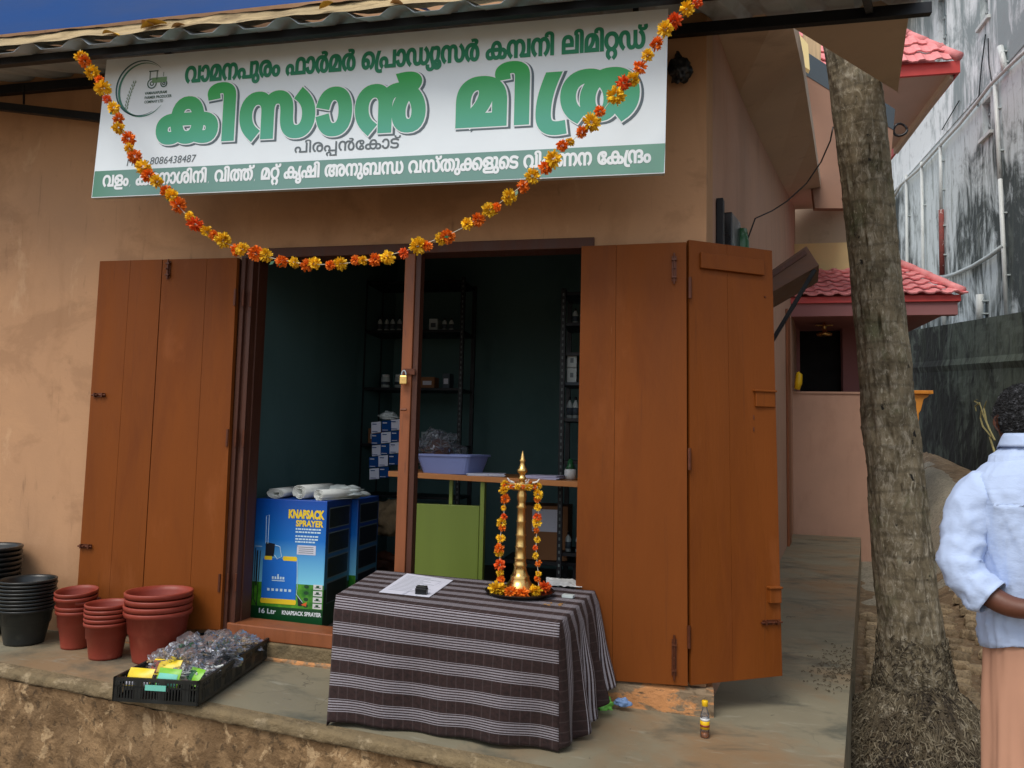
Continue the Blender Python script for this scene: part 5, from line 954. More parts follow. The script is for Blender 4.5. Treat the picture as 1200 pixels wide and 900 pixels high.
for s_, lb, x_ in ((-1, 'marigold strand hanging down the left of the brass lamp', 589), (1, 'marigold strand hanging down the right of the brass lamp', 632)):
    p0 = LC + Vector((s_ * .074, -.028, .47 * k_)); p1 = LC + Vector((s_ * .076 + (-.008 if s_ < 0 else .01), -.05, .05))
    garland('flower_garland', lb, [p0.lerp(p1, t / 8) + Vector((.006 * math.sin(t), 0, 0)) for t in range(9)], 12, .63, lean=.006)
heads = [(583, 690, 0, 'big yellow marigold head at the left end of the tray'), (599, 694, 1, 'orange marigold head next to the big yellow one in the tray'), (612, 695, 3, 'orange marigold head in the middle of the tray front'), (627, 692, 2, 'yellow marigold head right of the middle one in the tray'), (638, 688, 4, 'dark orange marigold head at the right end of the tray')]
for (x, y, k, lb) in heads:
    p = Tp(x, y, .026); o = bpy.data.objects.new('marigold_head', FM[k]); COL.objects.link(o); sc = 1.35 if x == 583 else 1.05; o.scale = (sc, sc, sc * .8); o.location = p; tag(o, lb, 'flower', 'marigold heads in the tray')
# small things at the right of the table
c = Tp(666, 700); mb = MB(); mb.obox(c, .05, .035, .012, R(-10)); o = mb.build('matchbox', M['greywhite'], loc=c, bevel=.001); tag(o, 'small pale grey box near the right edge of the striped table', 'box')
mb = MB()
def foil(u, v): p = Tp(640 + 42 * u, 687 - 9 * v + 3 * u); return p + Vector((0, 0, .006 + .007 * noise.noise(Vector((u * 9, v * 7, 3)))))
mb.grid(foil, 24, 10); o = mb.build('crumpled_packet', M['white'], smooth=False, loc=Tp(660, 684)); tag(o, 'crumpled white packet behind the brass lamp on the table', 'packet')
c = Tp(648, 708); mb = MB()
for k in range(7): mb.obox(c + Vector((random.uniform(-.04, .05), random.uniform(-.03, .03), 0)), .012, .006, .003, random.uniform(0, 3))
o = mb.build('flower_scraps', M['leaf_b'], loc=c); tag(o, 'brown scraps on the tablecloth right of the tray', 'scraps')

# ---------------------------------------------------------------- stacks of plant pots
def pot_mesh(nm, mat, rt, rb, h, lip_h):
    p = [(0, 0), (rb, 0), (rb * 1.02, .01), (rb + (rt - rb) * .55, h * .55), (rb + (rt - rb) * .6 + .004, h * .57), (rt * .97, h - lip_h), (rt * 1.06, h - lip_h), (rt * 1.08, h - .004), (rt * 1.06, h), (rt * 1.01, h), (rt * .96, h - lip_h), (rb * .95, .012), (0, .012)]
    return MB().lathe((0, 0, 0), p, 36).mesh(nm, mat, True)
def stack(nm, mat, cx, cy, rt, rb, h, lip_h, n, pitch, desc, group, tilt=None):
    me = pot_mesh(nm, mat, rt, rb, h, lip_h); z0 = zf(cx)
    names = ['topmost', 'second', 'third', 'fourth', 'fifth', 'sixth', 'seventh', 'eighth', 'ninth']
    for k in range(n):
        o = bpy.data.objects.new(nm, me); COL.objects.link(o); kk = n - 1 - k
        o.location = (cx + random.uniform(-.002, .002), cy + random.uniform(-.002, .002), z0 + .001 + k * pitch)
        o.rotation_euler = (tilt[0] * k / n if tilt else 0, tilt[1] * k / n if tilt else 0, random.uniform(0, 6))
        nm_ = names[kk] if kk < n - 1 else 'bottom one'
        tag(o, '%s pot, %s from the top of the stack %s' % (desc[0], nm_, desc[1]) if kk and kk < n - 1 else '%s pot, %s of the stack %s' % (desc[0], nm_, desc[1]), 'plant pot', group)
stack('plant_pot', M['blackpot'], -3.565, -.19, .15, .10, .25, .016, 9, .026, ('black', 'cut by the left picture edge'), 'nested black pots at the far left')
stack('plant_pot', M['blackpot'], -3.245, -.24, .124, .09, .18, .013, 9, .018, ('black-green', 'beside the red pots'), 'nested black pots beside the red ones')
stack('plant_pot', M['redpot'], -2.965, -.21, .094, .065, .19, .018, 5, .025, ('red', 'next to the black stack'), 'nested red pots, left stack', tilt=(.02, .1))
stack('plant_pot', M['redpot'], -2.715, -.29, .100, .074, .175, .016, 5, .022, ('red', 'between two red stacks'), 'nested red pots, middle stack')
stack('plant_pot', M['redpot'], -2.475, -.235, .148, .105, .245, .024, 4, .030, ('wide red', 'nearest the crate'), 'nested red pots, large stack', tilt=(.0, -.02))
c = Vector((-3.085, -.068, zf(-3.085))); MB().lathe(c, [(0, 0), (.05, 0), (.058, .19), (.05, .2), (0, .2)], 20).build('white_tub', M['greywhite'], smooth=True, loc=c)
tag(bpy.data.objects['white_tub'], 'pale tub just showing between the left door and the red pots', 'tub')

# ---------------------------------------------------------------- crate of packets
cA, cB, cC = Vector((-2.395, -.60, 0)), Vector((-1.975, -.615, 0)), Vector((-2.02, .02, 0))
cA = Fp(131, 822); cB = Fp(232, 832); cC = Fp(317, 771)
zc = zf(-2.2) + .004
for p in (cA, cB, cC): p.z = zc
cD = cA + (cC - cB); ccn = (cA + cC) / 2
ux = (cB - cA); uy = (cD - cA); CW, CD = ux.length, uy.length; ux.normalize(); uy.normalize(); CH = .098
crate = thing('crate', 'shallow black plastic crate filled with packets in front of the threshold', 'crate', ccn)
def cp(a, b, z): return cA + ux * a + uy * b + Vector((0, 0, z))
def slab(mb, a0_, a1_, b0_, b1_, z0_, z1_): mb.hexa([cp(a0_, b0_, z0_), cp(a1_, b0_, z0_), cp(a1_, b1_, z0_), cp(a0_, b1_, z0_), cp(a0_, b0_, z1_), cp(a1_, b0_, z1_), cp(a1_, b1_, z1_), cp(a0_, b1_, z1_)])
mb = MB(); slab(mb, .004, CW - .004, .004, CD - .004, .0, .006); mb.build('crate_floor', M['blackpot'], crate)
def side(fn, L_, nm):
    mb = MB()
    fn(mb, 0, L_, CH - .014, CH, .012); fn(mb, 0, L_, 0, .014, .008); fn(mb, 0, L_, CH * .62, CH * .66, .006)
    n = max(6, int(L_ / .013))
    for k in range(n + 1):
        x = L_ * k / n; wide = (k % 8 in (0, 1)) or k in (0, n)
        fn(mb, max(0, x - (.008 if wide else .0028)), min(L_, x + (.008 if wide else .0028)), .014, CH - .014, .006 if wide else .003)
    k = 0
    while k < L_ - .05:
        fn(mb, k, k + .05, CH * .5, CH * .62, .004) if int(k / .05) % 3 == 1 else None
        k += .05
    mb.build('crate_side', M['blackpot'], crate)
side(lambda m_, a, b, z0_, z1_, t: slab(m_, a, b, 0, t, z0_, z1_), CW, 'f'); side(lambda m_, a, b, z0_, z1_, t: slab(m_, a, b, CD - t, CD, z0_, z1_), CW, 'b')
side(lambda m_, a, b, z0_, z1_, t: slab(m_, 0, t, a, b, z0_, z1_), CD, 'l'); side(lambda m_, a, b, z0_, z1_, t: slab(m_, CW - t, CW, a, b, z0_, z1_), CD, 'r')
mb = MB(); slab(mb, CW * .38, CW * .62, -.003, -.0005, .052, .074); mb.build('crate_label', M['cyan'], crate)
# printed seed packets standing at the front of the crate
def packet(p, wd, ht, tk, rz, tilt, mat, label, strip=None):
    Q = Matrix.Rotation(rz, 3, 'Z') @ Matrix.Rotation(tilt, 3, 'X'); p = Vector(p); mb = MB()
    def f(u, v):
        a = (u - .5) * 2; b = (v - .5) * 2; th = tk * (1 - a * a) * (1 - b * b)
        return p + Q @ Vector((a * wd / 2, -th + .002 * noise.noise(Vector((u * 6, v * 6, p.x * 9))), v * ht))
    mb.grid(f, 10, 8); mb.grid(lambda u, v: f(1 - u, v) + Q @ Vector((0, 2 * tk * (1 - (2 * u - 1) ** 2) * (1 - (2 * v - 1) ** 2) + .0015, 0)), 10, 8)
    t = thing('seed_packet', label, 'packet', p); mb.build('wrapper', mat, t, smooth=True)
    for (u0, u1, v0, v1, mt) in (strip or []):
        m2 = MB(); m2.grid(lambda u, v: f(u0 + (u1 - u0) * u, v0 + (v1 - v0) * v) + Q @ Vector((0, -.0012, 0)), 8, 5); m2.build('printed_panel', mt, t, smooth=True)
    return t
zb = .055
packet(cp(.085, .03, zb), .115, .075, .012, R(2), R(-32), M['ypack'], 'yellow seed packet with a pale strip at the front left of the crate', [(.05, .95, .05, .35, M['paper'])])
packet(cp(.215, .025, zb), .11, .08, .012, R(-3), R(-26), M['gpack'], 'bright green seed packet with a turquoise label at the crate front', [(.08, .92, .12, .72, M['cyan'])])
packet(cp(.15, .12, zb + .022), .13, .07, .012, R(4), R(-38), M['ypack'], 'yellow seed packet lying behind the two front packets', [(.0, .25, .1, .9, M['redpot'])])
packet(cp(.29, .085, zb), .09, .075, .012, R(-20), R(-40), M['gpack'], 'green packet half under clear bags at the crate front right', [(.1, .6, .2, .8, M['bgreen'])])
packet(cp(.2, .05, zb - .012), .1, .07, .01, R(10), R(-70), M['ypack'], 'yellow packet flat beneath the green packet in the crate')
def bag(a, b, z, sx, sy, sz, seed, label, fillmat=None):
    c = cp(a, b, z); t = thing('clear_bag', label, 'plastic bag', c); mb = MB(); o_ = Vector((seed * 3.1, seed, 0))
    def f(u, v):
        th = u * 2 * math.pi; ph = v * math.pi; d = Vector((math.cos(th) * math.sin(ph), math.sin(th) * math.sin(ph), math.cos(ph)))
        r = 1 + .55 * noise.noise(d * 2.2 + o_) + .42 * abs(noise.noise(d * 4.5 + o_)) + .10 * abs(noise.noise(d * 11 + o_))
        return c + ux * d.x * sx * r + uy * d.y * sy * r + Vector((0, 0, max(-.02, d.z * sz * r)))
    mb.grid(f, 56, 36, closeu=True); mb.build('film', M['clearbag'], t, smooth=False)
    mb = MB(); rn = random.Random(seed)
    for k in range(46):
        q_ = c + ux * rn.uniform(-.75, .75) * sx + uy * rn.uniform(-.75, .75) * sy + Vector((0, 0, rn.uniform(-.01, .6 * sz)))
        d = Vector((rn.uniform(-1, 1), rn.uniform(-1, 1), rn.uniform(-.3, .5))).normalized() * rn.uniform(.02, .05)
        mb.tube([q_ - d, q_ + d * .2 + Vector((0, 0, .004)), q_ + d], rn.uniform(.002, .006), 5)
    mb.build('contents', fillmat or M['khaki'], t)
bag(CW * .40, CD * .30, .085, .11, .10, .062, 1, 'puffed clear bag just behind the yellow seed packets in the crate', M['khaki'])
bag(CW * .72, CD * .25, .075, .085, .10, .04, 2, 'clear bag with pale contents at the near right side of the crate', M['roll'])
bag(CW * .35, CD * .55, .085, .11, .10, .068, 3, 'clear bag over dark green contents in the middle left of the crate', M['bgreen'])
bag(CW * .72, CD * .50, .085, .10, .11, .062, 4, 'shiny crumpled bag in the middle right of the crate', M['blackpot'])
bag(CW * .35, CD * .82, .08, .11, .10, .05, 5, 'clear bag at the far left end of the crate', M['leaf_b'])
bag(CW * .72, CD * .80, .08, .09, .10, .045, 6, 'clear bag of twisted stuff at the far right end of the crate', M['khaki'])

# ---------------------------------------------------------------- bottle, green scrap, pale blue scrap on the floor
c = Fp(826, 864); c.z = 0
SB = .82
bt = thing('plastic_bottle', 'small clear plastic bottle with yellow cap and label standing on the floor', 'bottle', c)
MB().lathe(c, [(r_ * SB, z_ * SB) for r_, z_ in [(0, .001), (.020, .001), (.023, .006), (.0225, .03), (.021, .035), (.023, .04), (.023, .10), (.021, .115), (.013, .14), (.0115, .15), (.0115, .162)]], 28).build('bottle_body', M['clear'], bt, smooth=True)
MB().lathe(c, [(r_ * SB, z_ * SB) for r_, z_ in [(0, .003), (.0195, .003), (.0215, .008), (.0212, .028), (0, .028)]], 24).build('oil', M['oil'], bt, smooth=True)
MB().lathe(c, [(r_ * SB, z_ * SB) for r_, z_ in [(.0237, .045), (.0237, .095)]], 28).build('label', M['yellowcap'], bt, smooth=True)
MB().lathe(c, [(r_ * SB, z_ * SB) for r_, z_ in [(.0241, .056), (.0241, .066)]], 28).build('label_stripe', M['redpot'], bt, smooth=True)
MB().lathe(c, [(r_ * SB, z_ * SB) for r_, z_ in [(.0239, .085), (.0239, .097)]], 28).build('label_stripe', M['white'], bt, smooth=True)
MB().lathe(c, [(r_ * SB, z_ * SB) for r_, z_ in [(.0, .182), (.0145, .182), (.0155, .178), (.0155, .156), (.014, .155)][::-1]], 20).build('cap', M['yellowcap'], bt, smooth=True)
def rag(nm, c, sx, sy, sz, seed, mat, label, cat):
    mb = MB()
    def f(u, v):
        th = u * 2 * math.pi; ph = v * math.pi; d = Vector((math.cos(th) * math.sin(ph), math.sin(th) * math.sin(ph), math.cos(ph)))
        r = 1 + .5 * noise.noise(d * 2 + Vector((seed, 0, 0))) + .25 * noise.noise(d * 6 + Vector((seed, 0, 0)))
        return Vector(c) + Vector((d.x * sx * r, d.y * sy * r, max(0.002, sz * (.5 + d.z * .6 * r))))
    mb.grid(f, 30, 20, closeu=True); o = mb.build(nm, mat, loc=c, smooth=True); tag(o, label, cat)
c = Fp(706, 830); c.z = 0; rag('green_plastic_bag', (c.x, c.y, .005), .045, .03, .055, 3, M['greenbag'], 'bright green plastic bag on the floor against the cloth hem', 'plastic bag')
c = Fp(730, 833); rag('blue_scrap', (c.x, c.y, .03), .035, .02, .035, 8, M['maskblue'], 'pale blue crumpled scrap lying by the wall base', 'scrap')
# ---------------------------------------------------------------- knapsack sprayer cartons in the doorway
def printed_front():
    t = NT('carton_print'); s = t.n('ShaderNodeSeparateXYZ'); t.l(t.coord(), s.inputs[0]); z = s.outputs[2]
    c = t.mix(t.ramp(z, .22, .46), lin((130, 212, 240)), lin((12, 112, 200)))
    c = t.mix(t.ramp(z, .45, .68), c, lin((8, 74, 168)))
    g = t.mix(t.ramp(t.noise(t.coord(), 9, 4), .4, .6), lin((34, 110, 30)), lin((96, 170, 44)))
    c = t.mix(t.math('LESS_THAN', z, .225), c, g); c = t.mix(t.math('LESS_THAN', z, .095), c, lin((12, 70, 34)))
    t.col(c); t.set(Roughness=.35); return t.mat
def printed_side():
    t = NT('carton_side_print'); s = t.n('ShaderNodeSeparateXYZ'); t.l(t.coord(), s.inputs[0]); z = s.outputs[2]
    c = t.mix(t.ramp(z, .15, .5), lin((60, 120, 140)), lin((14, 50, 120))); c = t.mix(t.math('LESS_THAN', z, .2), c, lin((12, 50, 34)))
    t.col(c); t.set(Roughness=.4); return t.mat
PF, PS = printed_front(), printed_side()
kY = .22
k0 = Yp(295, 724, kY); k1 = Yp(378, 736, kY); ktop = .86
bx0, bx1, bz0 = Yp(294, 700, kY).x, Yp(380, 700, kY).x, .187
bx0 = Yp(297, 650, kY).x; bx1 = Yp(381, 650, kY).x
ktop = (Yp(296, 584, kY).z + Yp(385, 587, kY).z) / 2
def carton(x0, x1, y0, y1, z1, label, detailed):
    c = Vector(((x0 + x1) / 2, y0, bz0)); t = thing('sprayer_carton', label, 'carton', c, 'sprayer cartons inside the doorway')
    mb = MB(); mb.box(x0, x1, y0, y1, bz0, z1); me = mb.mesh('carton_body', [PF, PS], False, c)
    for p in me.polygons:
        if abs(p.normal.x) > .5: p.material_index = 1
    o = bpy.data.objects.new('carton_body', me); COL.objects.link(o); o.parent = t
    q = o.modifiers.new('bevel', 'BEVEL'); q.width = .004; q.segments = 2
    return t
kt = carton(bx0, bx1, kY, kY + .33, ktop, 'blue and green printed knapsack sprayer carton standing in the doorway', True)
kt2 = carton(bx0 + .05, bx1 + .035, kY + .345, kY + .67, ktop - .01, 'second dark blue sprayer carton half hidden behind the first', False)
KW, KH = bx1 - bx0, ktop - bz0
def kp(a, b, d=.0012): return Vector((bx0 + a * KW, kY - d, bz0 + b * KH))
yel = flat('print_yellow', (240, 206, 40)); cyan_w = flat('print_pale', (200, 226, 236)); blk = flat('print_black', (16, 22, 34)); tnk = flat('print_tank_blue', (20, 112, 210)); pgr = flat('print_dark_green', (20, 70, 36)); por = flat('print_orange', (220, 96, 40))
latin('carton_lettering', 'KNAPSACK', .062, yel, kt, kp(.47, .855), (1, 0, 0), (0, 0, 1), bold=.0035, width=KW * .50)
latin('carton_lettering', 'SPRAYER', .046, yel, kt, kp(.58, .79), (1, 0, 0), (0, 0, 1), bold=.0018, width=KW * .38)
def krect(mb, a0_, a1_, b0_, b1_, d=.0012):
    o = len(mb.v); mb.v += [kp(a0_, b0_, d), kp(a1_, b0_, d), kp(a1_, b1_, d), kp(a0_, b1_, d)]; mb.f.append([o, o + 1, o + 2, o + 3]); mb.m.append(0)
mb = MB()
for i, (b_, l_) in enumerate(((.762, .35), (.738, .3), (.705, .32), (.682, .30), (.66, .27))):
    x = .58
    while x < .58 + l_:
        w_ = random.uniform(.02, .05); krect(mb, x, x + w_, b_, b_ + .012); x += w_ + .008
for a, b in ((.0, .50),): krect(mb, a + .02, a + .12, .612, .616)
mb.build('small_print', cyan_w, kt)['kind'] = 'stuff'
mb = MB(); krect(mb, .61, .87, .565, .64); mb.build('price_sticker', M['paper'], kt)
mb = MB()
for i in range(4): krect(mb, .635, .84, .578 + i * .015, .582 + i * .015, .0018)
mb.build('sticker_print', GR, kt)
def kpoly(pts, mat, nm, d=.0014):
    mb = MB(); mb.v = [kp(a, b, d) for a, b in pts]; mb.f = [list(range(len(pts)))]; mb.m = [0]; return mb.build(nm, mat, kt)
def kround(x0, x1, y0, y1, r=.03): return [(x0 + r, y0), (x1 - r, y0), (x1, y0 + r), (x1, y1 - r), (x1 - r, y1), (x0 + r, y1), (x0, y1 - r), (x0, y0 + r)]
kpoly(kround(.14, .62, .19, .525, .012), tnk, 'tank_print')
kpoly(kround(.13, .63, .165, .205, .012), yel, 'tank_base_print', .0018)
kpoly(kround(.42, .62, .51, .545, .012), yel, 'tank_cap_print', .0018); kpoly(kround(.16, .27, .51, .54, .008), yel, 'tank_cap_print', .0018)
kpoly([(.17, .54), (.29, .54), (.3, .64), (.17, .65)], blk, 'pump_print', .0018)
mb = MB()
def kt_tube(pts, r): mb.tube([kp(a, b, .0016) for a, b in pts], r, 5)
kt_tube([(.17, .64), (.16, .86), (.20, .87), (.20, .64)], .0018); kt_tube([(.3, .63), (.37, .62), (.40, .54), (.34, .52), (.30, .55)], .002)
kt_tube([(.62, .52), (.64, .3), (.63, .25), (.72, .19)], .0018); mb.build('hose_print', cyan_w, kt)
mb = MB(); kt_tube([(.03, .6), (.03, .2), (.08, .14), (.10, .58)], .002); kt_tube([(.06, .58), (.06, .3)], .004); mb.build('lance_print', blk, kt)
kpoly([(.64, .25), (.72, .20), (.72, .16), (.66, .16)], blk, 'nozzle_print', .0018); kpoly([(.70, .17), (.78, .195), (.77, .16)], por, 'nozzle_tip_print', .002)
mb = MB()
krect(mb, .28, .46, .345, .352, .002); 
for k in range(5): krect(mb, .28 + k * .037, .305 + k * .037, .36, .38, .002)
for k in range(6): krect(mb, .22 + k * .06, .255 + k * .06, .265, .285, .002)
krect(mb, .355, .375, .38, .4, .002); mb.build('tank_mark', cyan_w, kt)
for i in range(4):
    b = .315 - i * .05
    mb = MB(); krect(mb, .86, .985, b - .02, b + .02, .0016); mb.build('feature_panel', M['white'], kt)
    mb = MB(); krect(mb, .88, .965, b - .008, b - .002, .002); krect(mb, .90, .94, b - .002, b + .012, .002); mb.build('feature_print', pgr, kt)
    kpoly([(.765 + .035 * math.cos(a * .7), b + .015 * math.sin(a * .7)) for a in range(9)], pgr, 'feature_icon', .0016)
latin('carton_lettering', '16 Ltr', .036, WH, kt, kp(.10, .085), (1, 0, 0), (0, 0, 1), bold=.001, width=KW * .24)
latin('carton_lettering', 'KNAPSACK SPRAYER', .030, WH, kt, kp(.44, .085), (1, 0, 0), (0, 0, 1), bold=.001, width=KW * .54)
# framed pictures printed on the sides of both cartons
for (tt, xs_, y0_, y1_) in ((kt, bx1 + .0015, kY + .03, kY + .30), (kt2, bx1 + .0365, kY + .37, kY + .65)):
    for i in range(4):
        z = bz0 + .12 + i * .135
        mb = MB(); mb.v = [Vector((xs_, y0_, z)), Vector((xs_, y1_, z)), Vector((xs_, y1_, z + .115)), Vector((xs_, y0_, z + .115))]; mb.f = [[0, 1, 2, 3]]; mb.m = [0]; mb.build('picture_border', GR, tt)
        mb = MB(); mb.v = [Vector((xs_ + .001, y0_ + .006, z + .006)), Vector((xs_ + .001, y1_ - .006, z + .006)), Vector((xs_ + .001, y1_ - .006, z + .109)), Vector((xs_ + .001, y0_ + .006, z + .109))]; mb.f = [[0, 1, 2, 3]]; mb.m = [0]; mb.build('picture_print', blk, tt)
# rolled white sheets on the carton
def rollm(c, r, L_, rz, sq, seed, label):
    mb = MB(); Q = Matrix.Rotation(rz, 3, 'Z'); c = Vector(c)
    n = 90; turns = 3.2
    ring = []
    for i in range(n + 1):
        t = i / n; a = t * turns * 2 * math.pi + seed; q = r * (.3 + .7 * t) * (1 + .04 * math.sin(a * 3)); ring.append((q * math.cos(a) * sq, r * .95 + q * math.sin(a)))
    o = 0
    for yy in (0, L_):
        for a, b in ring: mb.v.append(c + Q @ Vector((a, yy + random.uniform(-.003, .003), max(.001, b))))
    for i in range(n): mb.f.append([i, i + 1, n + 2 + i, n + 1 + i]); mb.m.append(0)
    o = mb.build('rolled_sheet', M['roll'], smooth=True, loc=c); q = o.modifiers.new('t', 'SOLIDIFY'); q.thickness = .003; tag(o, label, 'roll', 'rolled white sheets on the sprayer carton')
kz = ktop + .003
rollm((bx0 + .10, kY + .02, kz), .026, .30, R(4), 2.1, 1.0, 'flattened white roll at the left on the carton')
rollm((bx0 + .25, kY + .02, kz), .040, .30, R(-8), 1.1, 2.5, 'fattest white roll in the middle on the carton')
rollm((bx0 + .37, kY + .01, kz), .030, .30, R(-22), 1.3, 4.0, 'small white roll at the right on the carton')
c = Vector((bx1 - .02, kY + .26, kz)); rag('dark_bundle', c, .12, .09, .06, 5, M['greywhite'], 'grey wrapped bundle behind the white rolls on the cartons', 'bundle')

# ---------------------------------------------------------------- counter and its things
CY = .62
ct = thing('shop_counter', 'orange-brown edged counter with an olive green front inside the shop', 'counter', (-1.1, CY, .185))
c0, c1 = Yp(455, 552, CY), Yp(705, 566, CY); ch = .032
mb = MB(); mb.hexa([c0 + Vector((0, 0, -ch)), c1 + Vector((0, 0, -ch)), c1 + Vector((0, .5, -ch)), c0 + Vector((0, .5, -ch)), c0, c1, c1 + Vector((0, .5, 0)), c0 + Vector((0, .5, 0))]); mb.build('countertop', M['counter'], ct, bevel=.002)
g0, g1 = Yp(486, 590, CY + .06), Yp(562, 590, CY + .06)
mb = MB(); mb.box(g0.x, g1.x, CY + .06, CY + .09, .19, g0.z); mb.build('front_panel', M['olive'], ct, bevel=.003)
p0 = Yp(566, 565, CY + .04); mb = MB(); mb.box(p0.x - .012, p0.x + .012, CY + .03, CY + .08, .19, c0.z - .035); mb.build('leg', M['olive'], ct)
mb = MB(); mb.box(g0.x + .2, g0.x + .22, CY + .1, CY + .12, g0.z - .1, c0.z - .035); mb.build('leg', M['olive'], ct)
mb = MB(); mb.box(g0.x, g1.x + .05, CY + .1, CY + .45, .24, .26); mb.build('lower_shelf', M['olive'], ct)
def topz(x): return c0.z + (c1.z - c0.z) * (x - c0.x) / (c1.x - c0.x)
# blue basin
b0, b1 = Yp(489, 552, CY + .03), Yp(540, 552, CY + .03)
bc = Vector((Yp(530, 545, CY + .15).x, CY + .17, topz(Yp(530, 545, CY).x) + .002)); 
def basin(w0, d0, w1, d1, h, th):
    mb = MB(); Q = Matrix.Rotation(R(-12), 3, 'Z')
    def rc(w, d, z): 
        r = .03; o = []
        for sx, sy, a0 in ((1, 1, 0), (-1, 1, 90), (-1, -1, 180), (1, -1, 270)):
            for k in range(4): a = R(a0 + k * 30); o.append(bc + Q @ Vector((sx * (w / 2 - r) + r * math.cos(a), sy * (d / 2 - r) + r * math.sin(a), z)))
        return o
    ringz = [rc(w0, d0, 0), rc(w1, d1, h - .012), rc(w1 + .02, d1 + .02, h - .012), rc(w1 + .02, d1 + .02, h), rc(w1 - .006, d1 - .006, h), rc(w0 - .006, d0 - .006, th)]
    n = 16
    for r_ in ringz: mb.v += r_
    for i in range(5):
        for j in range(n): mb.f.append([i * n + j, i * n + (j + 1) % n, (i + 1) * n + (j + 1) % n, (i + 1) * n + j]); mb.m.append(0)
    mb.f.append(list(range(n))[::-1]); mb.m.append(0); mb.f.append([5 * n + j for j in range(n)]); mb.m.append(0)
    return mb
o = basin(.30, .24, .36, .29, .115, .004).build('plastic_basin', M['basin'], loc=bc, smooth=False); tag(o, 'pale blue plastic basin on the counter', 'basin')
def book(px, w, d, h, rz, mat, label, nm='papers', cat='papers'):
    p = Yp(px, 556, CY + .1); c = Vector((p.x, CY + .12, topz(p.x) + .001)); t = thing(nm, label, cat, c)
    Q = Matrix.Rotation(rz, 3, 'Z')
    for k in range(4):
        mb = MB(); mb.obox(c + Vector((random.uniform(-.006, .006), random.uniform(-.006, .006), k * h / 4)), w, d, h / 4 - .0006, rz + random.uniform(-.06, .06)); mb.build('sheet', mat, t)
book(570, .22, .2, .014, R(10), M['paper'], 'loose stack of white papers beside the blue basin')
book(638, .20, .2, .020, R(-6), M['paper2'], 'lilac-white ledger lying at the right end of the counter')
p = Yp(668, 545, CY + .2); c = Vector((p.x, CY + .22, topz(p.x) + .002)); t = thing('jar', 'green topped white jar on the counter by the right door jamb', 'jar', c)
MB().lathe(c, [(0, 0), (.035, 0), (.037, .05), (.03, .06), (0, .06)], 18).build('jar_body', M['white'], t, smooth=True); MB().lathe(c, [(.031, .058), (.02, .08), (.012, .12), (0, .122)], 18).build('neck', M['bgreen'], t, smooth=True)
# carton with a pasted label under the counter
p = Yp(636, 615, CY + .5); mb = MB(); mb.box(p.x - .16, p.x + .16, CY + .5, CY + .75, p.z - .22, p.z + .12); c = Vector((p.x, CY + .6, p.z - .22)); t = thing('cardboard_box', 'brown cardboard box with a white label behind the brass lamp', 'box', c); mb.build('box_body', M['carton'], t, bevel=.003)
l0 = Yp(640, 610, CY + .498); mb = MB(); mb.box(l0.x - .09, l0.x + .09, CY + .4965, CY + .499, l0.z - .07, l0.z + .07); mb.build('label', M['paper'], t)
mb = MB(); mb.box(p.x - .25, p.x + .3, CY + .46, CY + .8, p.z - .245, p.z - .222); mb.box(p.x - .25, p.x - .23, CY + .46, CY + .8, .19, p.z - .24); mb.box(p.x + .2, p.x + .22, CY + .46, CY + .8, .19, p.z - .24); o = mb.build('low_stand', M['black_metal'], loc=c); tag(o, 'dark low stand under the labelled cardboard box', 'stand')

def rack(x0, x1, y0, y1, zs, label, loc_lbl):
    t = thing('steel_rack', label, 'rack', ((x0 + x1) / 2, y0, .185))
    for x in (x0, x1):
        for y in (y0, y1):
            mb = MB(); mb.box(x - .015, x + .015, y - .015, y + .015, .186, zs[-1] + .02); pst = mb.build('upright', M['black_metal'], t)
            if y == y0:
                mb = MB(); z = .3
                while z < zs[-1]: mb.box(x - .005, x + .005, y - .0165, y - .0155, z, z + .018); z += .04
                sl_ = mb.build('slots', M['slot'], pst)
    for z in zs: mb = MB(); mb.box(x0, x1, y0, y1, z - .02, z); mb.build('shelf', M['black_metal'], t)
    return t
def bottle(c, r, h, mat, capm, label, group):
    t = thing('bottle', label, 'bottle', c, group)
    MB().lathe(c, [(0, 0), (r, 0), (r, h * .6), (r * .8, h * .72), (r * .35, h * .82), (r * .35, h * .9)], 16).build('bottle_body', mat, t, smooth=True)
    MB().lathe(c, [(r * .42, h * .86), (r * .42, h), (0, h)], 12).build('cap', capm, t, smooth=True)
    mb = MB().lathe(c, [(r * 1.02, h * .15), (r * 1.02, h * .5)], 16); mb.build('label', M['bluegrey'], t, smooth=True)
